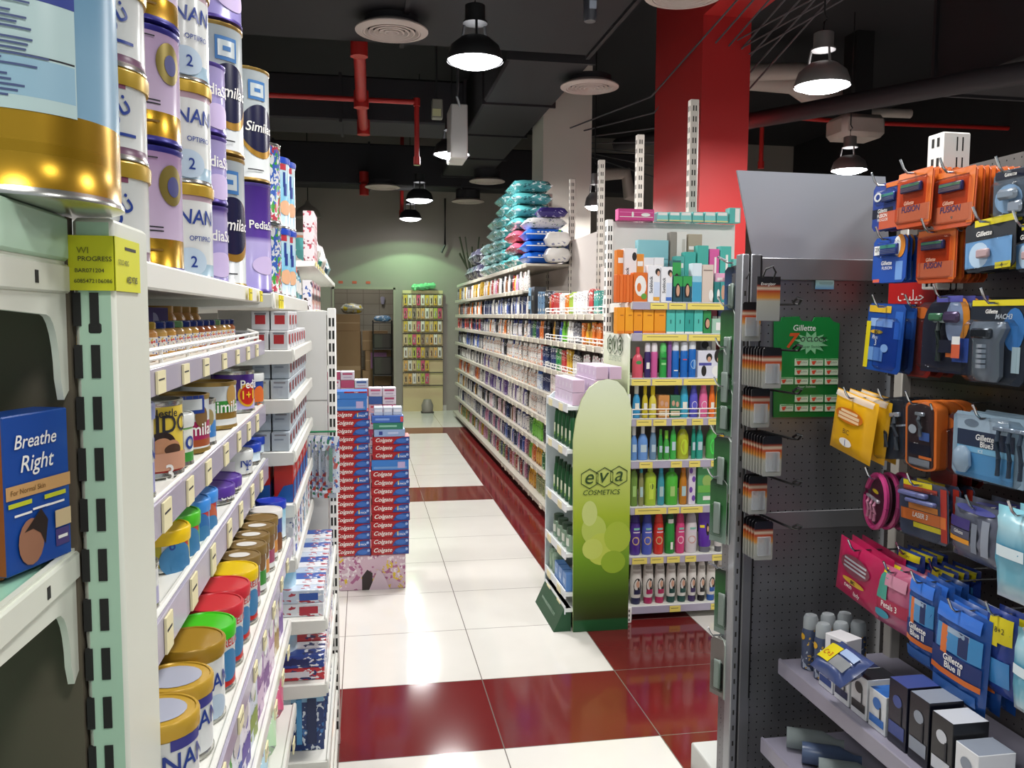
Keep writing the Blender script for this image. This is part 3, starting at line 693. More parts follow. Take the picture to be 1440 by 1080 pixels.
# ---- cans along the top shelf: (pixel column of the right edge, radius, x of centre, [(bottom row, top row, kind)])
W_ = mat('#d9dcda', .2); SIL = mat('#c2c8cc', .25, .3); LILW = gradmat(((0, '#cdbfd6'), (.75, '#bfa6c9'), (1, '#96659f')), 2, 0, .2, .22)
NAV = mat('#1b1c3c', .25); PUR = mat('#4a2b86', .25); GRW = gradmat(((0, '#d8dcdc'), (1, '#b9c3c6')), 2, 0, .25, .22); LAV = gradmat(((0, '#8f86c2'), (.45, '#b3a8d8'), (.5, '#5a3f98'), (1, '#472a86')), 2, 0, .3, .22)
SKY = gradmat(((0, '#e6f0f6'), (.35, '#7fc6e6'), (.6, '#a7dcf0'), (1, '#eef5f8')), 2, 0, .25, .22)
NB = mat('#27408e', .3); PK = printed('#d8d6d2', ('#5c6a96', '#b9586a'), 90, (1, 1, 1.5), .4, .22)
def kind_can(k, r, h):
    if k == 's26': return dict(bands=[(0, GOLD), (.27, LILW)], lid=None, rimc=mat('#37348a', .3, .3), art=[('rect', -60, .36, .05, .002, INK), ('rect', -58, .33, .045, .002, INK), ('ell', -26, .7, .05, .06, mat('#8a7a3c', .3, .5)), ('ell', -24, .69, .026, .03, mat('#3d3f78')), ('rect', -62, .18, .05, .003, mat('#7a5a12')), ('rect', -58, .9, .03, .002, INK)])
    if k == 'script': return dict(bands=[(0, mat('#6d4a62', .3)), (.16, W_)], lid=mat('#c3a13a', .3, .4), art=[('txt', -48, .55, .10, .035, NB, '\ufee5\ufe8e\ufee7', 0, .5), ('rect', -60, .9, .06, .02, mat('#7b3f5c')), ('rect', -44, .3, .05, .004, NB)])
    if k == 'nan': return dict(bands=[(0, mat('#9db8c9', .25)), (.18, W_), (.85, mat('#b59aa6', .25))], lid=mat('#caa53a', .3, .4), art=[('txt', -40, .68, .08, .04, NB, 'NAN', .1), ('txt', -36, .45, .05, .014, NB, 'OPTIPRO'), ('ell', -55, .2, .07, .05, mat('#b7cadb')), ('txt', -50, .2, .05, .02, NB, '2')])
    if k == 'pedia': return dict(bands=[(0, LAV)], lid=None, rimc=mat('#5a4a9a', .3, .4), art=[('txt', -25, .62, .12, .03, WHITE, 'PediaSure'), ('ell', -30, .25, .09, .05, mat('#c9b7e0'))])
    if k == 'simi': return dict(bands=[(0, GRW)], lid=None, rimc=mat('#a88a4a', .3, .6), art=[('ell', -36, .44, .13, .14, mat('#b88a35', .3, .5)), ('ell', -38, .47, .12, .125, NAV), ('txt', -36, .48, .10, .032, WHITE, 'Similac', .2), ('rect', -45, .8, .055, .05, mat('#2d6aa6')), ('rect', -45, .8, .043, .034, GRW), ('rect', -45, .8, .02, .01, mat('#2d6aa6')), ('rect', -50, .1, .05, .003, INK)])
    if k == 'kids': return dict(bands=[(0, printed('#cfd2d4', ('#3f9a3c', '#b03a48', '#3d5fae'), 50, (1, 1, 1), .5, .25))], lid=None)
    if k == 'anchor': return dict(bands=[(0, SKY)], lid=mat('#2a4bb8', .3), art=[('rect', -38, .88, .03, .02, mat('#b3283a')), ('rect', -34, .70, .012, .05, NB), ('rect', -30, .56, .016, .04, NB), ('ell', -30, .3, .06, .05, mat('#e8b48c'))])
TOP = [(212, .072, -.350, [(352, 240, 'script'), (238, 122, 'script'), (120, 0, 'script')]),
       (259, .074, -.345, [(372, 214, 's26'), (213, 52, 's26'), (51, -90, 's26')]),
       (300, .070, -.345, [(386, 268, 'nan'), (262, 128, 'nan'), (124, -10, 'nan')]),
       (321, .062, -.335, [(397, 292, 'pedia'), (291, 196, 'pedia'), (195, 95, 'pedia')]),
       (346, .085, -.345, [(400, 226, 'simi'), (225, 45, 'simi'), (44, -90, 'pedia')]),
       (382, .085, -.335, [(408, 262, 'pedia'), (261, 104, 'simi')]),
       (396, .08, -.325, [(417, 318, 'kids'), (316, 205, 'kids')]),
       (408, .075, -.32, [(424, 325, 'anchor'), (322, 226, 'anchor')]),
       (416, .075, -.315, [(428, 328, 'anchor'), (326, 232, 'anchor')])]
KN = dict(s26='pale lilac formula can with a gold base', script='white milk can with blue slanted script', nan='white formula can with dark blue lettering and gold lid', pedia='purple nutrition can with white lettering',
          simi='silver white formula can with a round navy badge', kids='white can with colourful printed pictures', anchor='tall sky blue milk can with a blue lid')
LVN = ['bottom', 'middle', 'top']
TD = {}
for ci, (px, r, xc, st) in enumerate(TOP):
    y = cy(px, xc, r); z = LV[0] if y < 2 else 1.645
    z0 = z+.001
    for si, (pb, pt, k) in enumerate(st):
        zt = zat(px-8, pt, y); h = max(.11, zt-z0)
        s = kind_can(k, r, h)
        TD[(k, ci)] = TD.get((k, ci), 0)+1
        where = ('at the bottom', 'in the middle', 'at the top')[si] if len(st) == 3 else ('at the bottom', 'on top')[si]
        tin('formula_can' if k != 'anchor' else 'milk_powder_can', r, h, s['bands'], s.get('lid'), s.get('art', ()), (xc, y, z0), 0, KN[k]+' '+where+' of the '+nth(ci)+' stack' if len(KN[k].split()) < 9 else KN[k]+' of stack '+nth(ci), 'can', 'cans stacked along the top shelf', rimc=s.get('rimc', TIN))
        z0 += h+.004
# ---- third level: cans and pouches
def row(levelz, xt, items, cap):
    for (px, r, pt, nm, lb, kw) in items:
        r *= .85; xc = xt-r; y = cy(px, xc, r); h = min(zat(px-10, pt, y), 1.49 if levelz > 1.3 else 1.322)-levelz-.001-(.005 if 'lid' in kw else 0)
        kw = dict(kw); tin(nm, r, h, label=lb, cat='can', group=cap, loc=(xc, y, levelz+.001), **kw)
RD = mat('#c02a22', .3); GN = mat('#3d8f3a', .3); MG = mat('#a8285c', .3); YL = mat('#e2c64a', .3)
row(1.352, -.259, [
 (209, .055, 566, 'formula_can', 'silver can with blue letters beside the yellow toddler milk tin', dict(bands=[(0, mat('#8d8fc0', .3)), (.4, W_)], lid=mat('#7a86b8', .3), art=[('txt', -45, .55, .08, .05, NB, 'NAN')])),
 (251, .062, 560, 'milk_tin', 'yellow toddler milk tin with a red 3 and two faces', dict(bands=[(0, RD), (.17, YL), (.97, RD)], art=[('txt', -42, .70, .09, .035, INK, 'NIDO'), ('txt', -46, .84, .05, .012, INK, 'Nestle'), ('ell', -52, .40, .05, .045, mat('#2a1a16')), ('ell', -51, .37, .035, .035, mat('#c08a66')), ('ell', -34, .34, .034, .034, mat('#c08a66')), ('ell', -33, .37, .03, .016, mat('#4a3022')), ('rect', -42, .22, .08, .025, mat('#c9957a')), ('txt', -42, .08, .03, .024, WHITE, '3')])),
 (265, .05, 580, 'milk_tin', 'green and white milk tin with a white lid', dict(bands=[(0, GN), (.3, mat('#e4e8e0', .3)), (.75, mat('#7fb86a', .3))], lid=W_, art=[('txt', -40, .55, .06, .03, NB, 'No')])),
 (289, .06, 553, 'formula_can', 'white formula can with a magenta band and teddy bear', dict(bands=[(0, W_), (.12, mat('#a5522f', .3)), (.24, MG), (.55, GRW)], rimc=mat('#a88a4a', .3, .6), art=[('txt', -36, .42, .08, .028, WHITE, 'Similac'), ('ell', -30, .62, .03, .035, mat('#7a5a34')), ('rect', -52, .84, .05, .03, NB), ('rect', -52, .84, .038, .018, GRW)])),
 (298, .05, 560, 'formula_can', 'white formula can with a bright blue band', dict(bands=[(0, W_), (.2, mat('#3a7fc4', .3)), (.55, GRW)], art=[('ell', -35, .62, .03, .03, mat('#9a8a5a'))])),
 (328, .065, 535, 'formula_can', 'white formula can with a green band and gold bear', dict(bands=[(0, W_), (.22, mat('#8a6a2a', .3)), (.36, GN), (.6, GRW)], rimc=mat('#a88a4a', .3, .6), art=[('txt', -34, .48, .09, .03, WHITE, 'Similac'), ('ell', -25, .7, .03, .045, mat('#b08a4a'))])),
 (354, .06, 520, 'nutrition_can', 'purple nutrition can with a round yellow sticker', dict(bands=[(0, mat('#a99fce', .3)), (.3, PUR)], art=[('ell', -38, .42, .055, .055, mat('#d8a018')), ('ell', -38, .42, .045, .045, RD), ('txt', -38, .43, .035, .02, mat('#f0d030'), '1+1'), ('txt', -30, .68, .08, .02, WHITE, 'Pedia')])),
 (367, .05, 524, 'milk_tin', 'small yellow can with a round blue badge and white lid', dict(bands=[(0, mat('#d9b436', .3)), (.45, mat('#e8d45a', .3))], lid=W_, art=[('ell', -35, .68, .045, .05, NB), ('ell', -36, .3, .04, .05, mat('#d86a28'))])),
], 'tins on the third shelf of the baby food shelving')
# ---- fourth level
CER = lambda base, lid, lb, cup: dict(bands=[(0, mat(base, .3)), (.78, mat('#b99a4a', .3, .2))], lid=mat(lid, .3), art=[('rect', -50, .72, .03, .022, W_), ('txt', -50, .72, .02, .016, NB, '6'), ('rect', -28, .74, .03, .018, RD), ('ell', -40, .32, .055, .05, mat(cup)), ('ell', -30, .14, .04, .03, mat('#3f7fae'))])
row(1.212, -.257, [
 (210, .05, 790, 'formula_can', 'white and purple can behind the upright under the yellow tin', dict(bands=[(0, mat('#a9a6c8', .3)), (.5, W_)])),
 (256, .055, 738, 'cereal_tin', 'yellow baby cereal tin with a yellow lid and blue cup picture', CER('#c4b62a', '#f0c818', '', '#3f7fae')),
 (271, .055, 718, 'cereal_tin', 'baby cereal tin with a bright green lid', CER('#3f9a4a', '#4fc02c', '', '#3f7fae')),
 (286, .055, 700, 'cereal_tin', 'baby cereal tin with a mid blue lid, nearer one', CER('#5a9ad0', '#3f8fe0', '', '#2f6fae')),
 (297, .055, 688, 'cereal_tin', 'baby cereal tin with a mid blue lid, farther one', CER('#5a8ac0', '#3f8fe0', '', '#c06040')),
 (322, .06, 680, 'nutrition_can', 'purple nutrition can with purple lid, nearer one', dict(bands=[(0, mat('#9a90b8', .3)), (.4, PUR)], lid=mat('#5b3a9c', .3), art=[('txt', -34, .62, .07, .02, WHITE, 'Pedia'), ('rect', -40, .8, .03, .02, mat('#3d2470'))])),
 (332, .06, 668, 'nutrition_can', 'purple nutrition can with purple lid, farther one', dict(bands=[(0, mat('#9a90b8', .3)), (.4, PUR)], lid=mat('#5b3a9c', .3), art=[('txt', -34, .62, .07, .02, WHITE, 'Pedia')])),
 (349, .055, 632, 'milk_tin', 'violet and white milk tin with a white lid', dict(bands=[(0, mat('#a04a9a', .3)), (.3, mat('#e4e0ea', .3)), (.7, mat('#7a4aa8', .3))], lid=W_, art=[('ell', -36, .5, .06, .07, W_), ('txt', -36, .62, .05, .02, NB, 'No'), ('txt', -36, .42, .04, .014, NB, '2')])),
 (361, .055, 622, 'milk_tin', 'sky blue milk tin with a royal blue lid, nearest of three', dict(bands=[(0, SKY)], lid=mat('#2142b0', .3))),
 (370, .055, 612, 'milk_tin', 'sky blue milk tin with a royal blue lid, middle of three', dict(bands=[(0, SKY)], lid=mat('#2142b0', .3))),
 (377, .055, 604, 'milk_tin', 'sky blue milk tin with a royal blue lid, farthest of three', dict(bands=[(0, SKY)], lid=mat('#2142b0', .3))),
], 'tins on the fourth shelf of the baby food shelving')
# ---- fifth level: tins seen from above by their lids (centre pixel of the lid, radius, lid colour, ...)
Z5, ZL = LV[4], 1.10
BRN = mat('#8a6f3e', .35, .2)
ROWL = [(222, 1094, .066, '#c9a138', 'pale', 'formula tin with a gold ring lid and frosted centre, nearest'), (233, 1034, .066, '#c9a138', 'pale', 'formula tin with a gold ring lid and frosted centre, nearer of two'), (246, 985, .068, '#c9a138', 'pale', 'formula tin with a gold ring lid and frosted centre, farther of two'),
        (256, 943, .070, '#a98428', None, 'tall white formula tin with a plain dull gold lid'), (264, 922, .066, '#3fc41e', None, 'cereal tin with a vivid green lid'), (277, 890, .066, '#cc2f3a', None, 'cereal tin with a red lid, nearer of two'),
        (291, 861, .066, '#cc2f3a', None, 'cereal tin with a red lid, farther of two'), (305, 838, .066, '#e6c40c', None, 'cereal tin with a bright yellow lid'), (318, 816, .064, '#8a6f3e', 'tag', 'brown lidded formula tin with a white sticker, nearest of four'),
        (330, 797, .064, '#8a6f3e', 'tag', 'brown lidded formula tin with a white sticker, second of four'), (338, 780, .062, '#8a6f3e', 'tag', 'brown lidded formula tin with a white sticker, third of four'), (348, 765, .062, '#8a6f3e', 'tag', 'brown lidded formula tin with a white sticker, farthest of four'),
        (357, 748, .062, '#8a6f3e', None, 'plain brown lidded formula tin before the white lid'), (363, 734, .062, '#8a6f3e', None, 'plain brown lidded formula tin touching the white lidded one'), (375, 719, .064, '#e8e6e2', None, 'yellow milk tin with a flat white lid and blue badge'),
        (384, 703, .06, '#2540b8', None, 'milk tin with a royal blue lid at the far end by the toothpaste'), (393, 692, .06, '#2540b8', None, 'milk tin with a royal blue lid, farther of two by the toothpaste')]
YP = 1.002
for i, (px, py, r, lc, sp, lb) in enumerate(ROWL):
    if i in (0, 12, 16): continue
    r *= .72 if i < 8 else .63
    P = onZ(px, py, ZL+.005); h = ZL-Z5+(.012 if i == 3 else 0)
    P.y = max(P.y, YP+r*1.02); YP = P.y+r*1.02
    if 'formula' in lb and 'gold' in lb: bd = [(0, W_), (.82, mat('#b99a3a', .3, .3))]; ar = [('txt', -30, .55, .07, .035, NB, 'NAN'), ('rect', -30, .85, .05, .03, mat('#3a3a8a')) if sp else ('ell', -40, .2, .06, .04, mat('#b7cadb'))]
    elif 'cereal' in lb: bd = [(0, RD), (.22, printed('#c98a4a', ('#3f6fae', '#d8d4c8'), 60, (1, 1, 1), .5, .3)), (.85, mat('#b99a4a', .3))]; ar = [('txt', -28, .78, .07, .02, RD, 'CERELAC'), ('ell', -28, .42, .05, .05, mat('#3f7fae')), ('rect', -28, .78, .08, .026, W_)][::-1]
    elif 'yellow milk' in lb: bd = [(0, mat('#d9a436', .3)), (.4, YL)]; ar = [('ell', -30, .68, .06, .055, NB), ('ell', -30, .25, .04, .05, mat('#7a4a2a'))]
    elif 'blue' in lb: bd = [(0, SKY)]; ar = []
    else: bd = [(0, W_), (.2, mat(('#3d8f3a', '#d08a3a', '#a04a6a')[i % 3], .3)), (.5, GRW)]; ar = [('ell', -30, .7, .03, .04, mat('#7a5a34'))]
    la = (mat('#aeb2c4', .3), .7, .7) if sp == 'pale' else (mat('#d9d7d2', .5), .5, .42) if sp == 'tag' else None
    tin('formula_tin' if 'formula' in lb else 'milk_tin' if 'milk' in lb else 'cereal_tin', r, h, bd, mat(lc, .3, .15 if lc in ('#c9a138', '#a98428', '#8a6f3e') else 0), ar, (min(P.x, -.203-r), P.y, Z5+.001), 0, lb, 'can', 'lidded tins on the fifth shelf', lidart=la)
# ---- second level: jars and packs behind the wire guard
JL = [('#c9c8c4', '#c9a878'), ('#b5973c', '#c08a50'), ('#b5973c', '#b87a48'), ('#b5973c', '#c08a50'), ('#27387a', '#c9a05a'), ('#27387a', '#c9964a'), ('#6f9a6a', '#b08a58'), ('#27387a', '#c9a05a'), ('#27387a', '#c99a4a'), ('#27387a', '#a8623a'), ('#27387a', '#a85f3a'), ('#27387a', '#b06a40')]
for i, (lc, fc) in enumerate(JL+JL[6:10]):
    y = 1.09+.062*i; r = .025; b = MB()
    b.lathe([(r*.9, 0), (r, .005), (r, .010, printed('#e2ddd4', ('#c8463a', '#d8b030', '#3a58a0'), 120, (1, 1, 1), .4, .3)), (r, .034, mat(fc, .15)), (r, .040), (r*.78, .046)], mat(fc, .15), 18)
    o = b.build('baby_food_jar', None, (-.315, y, LV[1]+.001), 0, nth(i)+' small baby food jar behind the wire guard, from the near upright', 'jar', 'small jars behind the wire guard')
    b = MB(); b.lathe([(r*.86, .045), (r*.92, .046), (r*.92, .054), (r*.84, .056)], mat(lc, .25, .6), 18); b.build('lid', o)
for i in range(4):
    b = MB(); r = .033; b.lathe([(r*.9, 0), (r, .005), (r, .06), (r*.8, .070), (r*.8, .074)], mat('#c08a3c', .15), 16)
    o = b.build('juice_bottle', None, (-.37, 1.63+.08*i, LV[1]+.001), 0, nth(i)+' tall amber drink bottle standing behind the small jars', 'bottle', 'amber bottles behind the jars')
    b = MB(); b.lathe([(r*.85, .070), (r*.85, .082)], mat('#a9843a', .3), 16); b.build('cap', o)
for i in range(3):
    carton('tea_box', .09, .06, .078, printed('#3b2a6c', ('#6f5fa8',), 50, (1, 1, 1), .36, .3), [('ell', 0, .7, .03, .03, mat('#9a9ac0'))], (-.375, 1.30+.105*i, LV[1]+.001), PI/2-.35, nth(i)+' dark violet box standing behind the small jars', 'box', 'violet boxes behind the jars')
# ---- medicine boxes on the second bay
MBX = [('#dcdde0', '#b5262c'), ('#b9c3cc', '#8a2a34'), ('#b9c3cc', '#8a2a34')]
for li, z in enumerate(L2[:3]):
    wc, ac = MBX[li]; n = 0
    for tier in range(2):
        for j in range(7):
            if li == 0 and tier == 1 and j not in (0, 1, 2): continue
            y = 2.345+.095*j+(.03 if tier else 0); ww, hh, dd = .062, .05, .095
            for k in range(3 if j == 0 else 1):
                x = XF2-.035-.05*k; n += 1
                if tier and k == 2: continue
                carton('medicine_box', .046, .09, .05, mat(wc, .4), [('rect', 0, .55, .026, .024, mat(ac)) if li == 0 else ('rect', -.004, .62, .024, .004, mat('#8f99a8')), ('srect', .0, .55, .04, .026, mat(ac)), ('srect', .035, .5, .012, .04, mat('#9fb0c4')), ('rect', 0, .86, .03, .004, mat('#8a8a90'))],
                       (x, y, z+.001+tier*.0515), 0, nth(n-1)+(' white box with red panels', ' grey blue box with maroon panels', ' grey box with maroon squares')[li]+' on the '+('topmost', 'second', 'third')[li]+' shelf of the deep bay', 'box', 'medicine boxes on the deep bay')
for j in range(5):
    for k in range(2):
        if j and k: continue
        carton('toothpaste_box', .05, .09, .10, RD, [('poly', 0, 0, 0, 0, mat('#1f5fae'), [(-.025, .0), (.025, .0), (.025, .05), (.0, .045), (-.015, .02)]), ('srect', 0, .3, .08, .05, mat('#1f5fae')), ('stxt', 0, .75, .07, .02, W_, 'Colgate', .3)],
               (XF2-.03-.06*k, 2.36+.12*j, L2[3]+.001), 0, ('upright red and blue toothpaste box, '+nth(j)+' along the shelf edge' if not k else 'red toothpaste box tucked behind the first upright one'), 'box', 'upright toothpaste boxes')
# blue lidded milk tins lower down the deep bay
for i, (px, py) in enumerate([(404, 766), (402, 842)]):
    y = cy(410, -.245, .055); zt = zat(404, py, y); zb = zat(404, py+74, y)
    tin('milk_tin', .055, zt-zb, [(0, SKY)], mat('#2540b8', .3), (), (-.245, y, zb), 0, ('upper', 'lower')[i]+' sky blue tin with dark blue lid stacked low on the deep bay', 'can', 'pair of stacked blue tins')
L2b = zb
# ---- lower shelves: cereal packs, wipes, tissue, toothbrush cards
PKS = [('#3f9a2e', '#e8e8e0'), ('#dfe3ea', '#3a55a8'), ('#e9e6ee', '#5b4aa0'), ('#cfd8e6', '#8aa04a'), ('#8a5a9c', '#d8c0d8'), ('#d8c8dc', '#7a4a90'), ('#b58ab5', '#e8d8e8'), ('#dcd8c8', '#a88a4a'), ('#c9b7d6', '#7a5aa0')]
for i in range(9):
    y = 1.28+.105*i; h = .15 if i < 7 else .13
    carton('cereal_box', .095, .05, h, printed(PKS[i][0], (PKS[i][1],), 40, (1, 1, 1), .45, .4), [('rect', 0, .3, .07, .03, mat(PKS[i][1])), ('ell', 0, .7, .05, .04, W_)], (-.235, y, LV[5]+.001), PI/2-.05, nth(i)+' flat baby cereal carton on the knee-high shelf, from the near end', 'box', 'cereal cartons under the lidded tins')
def bag(name, w, d, h, m, loc, rot, label, cat, group=None, p=3., wr=.003, rx=0., n=9):
    b = MB(); b.pillow(w, d, h, m, p, wr=wr, n=n); return b.build(name, None, loc, (rx, 0, rot) if rx else rot, label, cat, group, smooth=60)
LOW = [('#c9597c', 2.18, 'pink soft pack', .12), ('#b7d8b0', 2.0, 'pale green soft pack', .12), ('#a9cfe0', 1.82, 'pale blue wipes pack', .13), ('#dfe6ee', 1.64, 'white wipes pack', .12), ('#d8d2e0', 1.46, 'pale lilac soft pack', .12)]
for c_, y, nm, h in LOW:
    bag('wipes_pack', .10, .17, .10, printed(c_, ('#f2f2f4', '#8a7aa8'), 26, (1, 1, 1), .38, .3), (-.262, y, LV[6]+.005), .1, nm+' squeezed onto the lower shelf beside the aisle', 'wipes pack', 'soft packs on the lower shelf')
# low shelves of the deep bay: flat boxes, brush cards, sponges and tissue packs
for i in range(12):
    y = 2.345+.056*i
    for ly in range(2):
        c_ = (('#e4e6ec', '#2c4a9c', '#dfe3ea', '#3f6fb8', '#e8e8ee', '#d8dce8'), ('#dfe3ea', '#c8d4e4', '#2f55a8', '#e4e6ec', '#b8c8dc', '#3f62b0'))[ly][(i*5+ly) % 6]
        carton('toothpaste_box', .14, .05, .036, printed(c_, ('#b03a48', '#4f6ab0', '#f0f0f2'), 40, (1, 1, 2), .42, .3), [('rect', .03, .5, .05, .02, mat('#b83040' if (i+ly) % 3 == 0 else '#2f55a8'))], (-.184, y, L2[5]+.001+.037*ly), R.uniform(-.03, .03), nth(i)+' flat toothpaste box, '+('lower', 'upper')[ly]+' layer, lying crosswise on the knee-high shelf', 'box', 'flat toothpaste boxes on the knee-high shelf')
        c_ = (('#c8303c', '#e8e8ee', '#243a8a', '#e4e4ea'), ('#e8e4ec', '#2a4aa0', '#dfe3ea', '#b8303a'))[ly][(i*3+ly) % 4]
        carton('toothpaste_box', .14, .05, .034, printed(c_, ('#22306a', '#b03a48', '#f0f0f2'), 40, (1, 1, 2), .42, .3), [('rect', -.01, .5, .08, .016, mat('#1c2a66' if (i+ly) % 2 else '#e6e6ec'))], (-.184, y, L2[6]+.001+.035*ly), R.uniform(-.03, .03), nth(i)+' flat dental box, '+('lower', 'upper')[ly]+' layer, lying crosswise on the shin-high shelf', 'box', 'flat dental boxes on the shin-high shelf')
for i in range(11):
    y = 2.36+.056*i; b = MB(); b.box(-.065, .065, -.003, .003, 0, .17, printed('#233a72', ('#3f78b8', '#dfe6ee'), 60, (1, 1, .8), .42, .3)); b.box(-.065, .065, -.0035, .0035, .14, .17, mat('#8fc0e0', .3))
    b.box(-.045, -.025, -.008, -.003, .02, .15, mat('#c8d4e0', .3)); b.box(-.01, .005, -.008, -.003, .02, .15, mat('#4f9ad0', .3)); b.box(.02, .045, -.008, -.003, .02, .15, mat('#1c2c5a', .3))
    b.build('toothbrush_card', None, (-.184, y, L2[7]+.001), 0, nth(i)+' dark blue toothbrush card in the row above the sponges', 'toothbrush', 'toothbrush cards by the floor')
for q_ in range(2):
    for i in range(3):
        carton('sponge_pack', .125, .10, .032, mat('#d8862a', .8), [('rect', .02, .5, .05, .02, mat('#8f8aa0'))], (-.184, 2.46+.3*q_, L2[8]+.001+.0335*i), .03, ('lowest', 'middle', 'topmost')[i]+' orange sponge pack of the '+('nearer', 'farther')[q_]+' pile by the floor', 'sponge', 'orange sponge packs')
bag('wipes_pack', .13, .12, .09, printed('#e9e6ee', ('#b9a0b8', '#d8b8a0'), 30, (1, 1, 1), .36, .35), (-.186, 2.61, L2[8]+.007), .05, 'crumpled white pack between the two orange sponge piles', 'wipes pack')
for q_, y in enumerate((2.42, 2.62, 2.82)):
    zz = L2[9]+.006
    for c_, h, nm in (('#d9cfb4', .05, 'cream soap pack'), ('#f0eee8', .06, 'white tissue pack')):
        bag('tissue_pack', .13, .17, h, printed(c_, ('#b9a0b8', '#d8b8a0'), 30, (1, 1, 1), .36, .35), (-.184, y, zz), .05, nm+' in the '+('nearest', 'middle', 'farthest')[q_]+' pile on the floor-level shelf', 'tissue pack', 'soft packs on the floor-level shelf of the deep bay'); zz += h+.002
for i in range(14):
    y = 2.335+.05*i; c_ = ('#d8dce4', '#3f7f6a', '#c8d0dc', '#b9483a', '#dfe3ea', '#4a6ab0', '#e4e6ec', '#c8b0a0', '#8fb0c8')[i % 9]
    carton('dental_pack', .09, .035, .115 if i % 2 else .13, printed(c_, ('#5a6a9a', '#eef0f4'), 50, (1, 1, 1), .42, .3), [], (-.235, y, L2[4]+.001), R.uniform(-.1, .1), nth(i)+' slim dental pack on the waist-high shelf of the deep bay', 'dental pack', 'dental packs on the deep bay')
for i in range(5):
    b = MB(); b.box(-.03, .03, -.004, .004, -.20, 0, printed(('#d8dce4', '#c8d0dc', '#e4e6ec', '#b8c4d0', '#d0d8e0')[i], ('#2f7a5a', '#c8402c', '#4a6ab0'), 40, (1, 1, .7), .4, .3)); b.box(-.018, .018, -.012, -.004, -.17, -.03, clear('#f4f8fc', .1)); b.box(-.006, .006, -.009, -.004, -.16, -.04, mat(('#2f7a5a', '#c8402c', '#3a62b0', '#d8d8dc', '#2f7a5a')[i], .3))
    b.build('brush_card', None, (-.165+.012*i, 3.04-.008*i, 1.16-.02*(i % 2)), 0, nth(i)+' brush card hanging on the white slotted panel', 'brush card', 'brush cards hanging on the white panel')
b = MB(); b.tube([(-.20, 3.06, 1.17), (-.10, 3.03, 1.175)], .004, mat('#2f8a5a', .4)); b.build('peg_hook', None, None, 0, 'green peg hook across the white slotted panel', 'hook')
# ================================================================ cosmetics display stand
def tri(poly): return poly
t = empty('cosmetics_display_stand', (1.16, 4.25, 0), 0, 'tall green and white cardboard cosmetics display stand with a rounded side panel', 'display stand')
OX, OY = 1.16, 4.25
SIDEG = gradmat(((0, '#164a26'), (.045, '#17512a'), (.05, '#2a3310'), (.14, '#3c5416'), (.3, '#6f9a20'), (.46, '#a0b72a'), (.62, '#bcca68'), (.8, '#cfd9a2'), (1, '#d9e2c8')), 2, 0, 1.28, .35)
pts = [onY(a, b, 4.02) for a, b in ((806, 889), (806, 620), (810, 590), (818, 562), (829, 545), (842, 536), (856, 533), (868, 536), (878, 546), (885, 560), (888, 575), (883, 885))]
b = MB(); b.prism([(p.x-OX, max(0, p.z)) for p in pts], .012, SIDEG, 'xz', 4.02-OY, side=mat('#b8c98a', .5))
FY = 4.02-OY
for (px, py, rx, ry, c) in ((835, 745, 24, 28, '#b3c65a'), (829, 722, 15, 24, '#c3d17c'), (846, 772, 30, 31, '#b9c94f'), (868, 755, 26, 30, '#a5bc3a'), (862, 790, 24, 22, '#8fae2c'), (833, 772, 20, 20, '#c0cf62')):
    P = onY(px, py, 4.02); k = 4.2/1188; b.add([(P.x-OX+rx*k*.75*math.cos(2*PI*i/22), FY-.0008-.0002*len(b.mats), P.z+ry*k*.75*math.sin(2*PI*i/22)) for i in range(22)], [tuple(range(22))], mat(c, .45))
DKG = mat('#2c4a20', .4)
for k, (ch, px) in enumerate((('e', 829), ('v', 850), ('a', 870))):
    P = onY(px, 673-2*k, 4.02); hx = .052; b.tube([(P.x-OX+hx*math.cos(PI/6+PI/3*i)*.95, FY-.004, P.z+hx*.95*math.sin(PI/6+PI/3*i)) for i in range(7)], .0022, DKG, 4)
    b.flat_text(ch, .05, .05, XZ(P.x-OX, FY-.004, P.z-.002), DKG, .25)
P = onY(846, 692, 4.02); b.flat_text('COSMETICS', .19, .032, XZ(P.x-OX, FY-.004, P.z), DKG, .2)
b.build('side_panel', t, smooth=0)
b = MB(); b.box(.985-OX, 1.31-OX, 4.50-OY, 4.515-OY, .03, 1.14, mat('#cfdce0', .5)); 
b.prism([(.985-OX, 1.14), (1.31-OX, 1.14), (1.31-OX, 1.2), (1.06-OX, 1.2)], .012, mat('#cfdce0', .5), 'xz', 4.501-OY); b.build('rear_side_panel', t)
b = MB(); b.box(1.298-OX, 1.31-OX, 4.032-OY, 4.50-OY, 0, 1.2, mat('#dfe3d8', .5)); b.build('back_board', t)
h0, h1 = onX(848, 476, 1.304), onX(893, 510, 1.304)
b = MB(); hz0 = 1.2; hz1 = 1.50; b.prism([(4.05-OY, hz0), (4.49-OY, hz0), (4.49-OY, hz1-.02), (4.46-OY, hz1), (4.08-OY, hz1-.0), (4.05-OY, hz1-.02)], .01, gradmat(((0, '#cfdca8'), (1, '#e4e8da')), 2, 1.2, 1.5, .4), 'yz', 1.30-OX)
for k, (ch, yy) in enumerate((('e', 4.36), ('v', 4.27), ('a', 4.18))):
    b.tube([(1.297-OX, yy-OY+.052*math.cos(PI/6+PI/3*i), 1.44+.05*math.sin(PI/6+PI/3*i)) for i in range(7)], .0022, DKG, 4)
    b.flat_text(ch, .06, .06, MY(1.2965-OX, yy-OY, 1.44), DKG, .2)
b.flat_text('COSMETICS', .22, .03, MY(1.2965-OX, 4.27-OY, 1.37), mat('#8fa08a')); b.build('header_card', t)
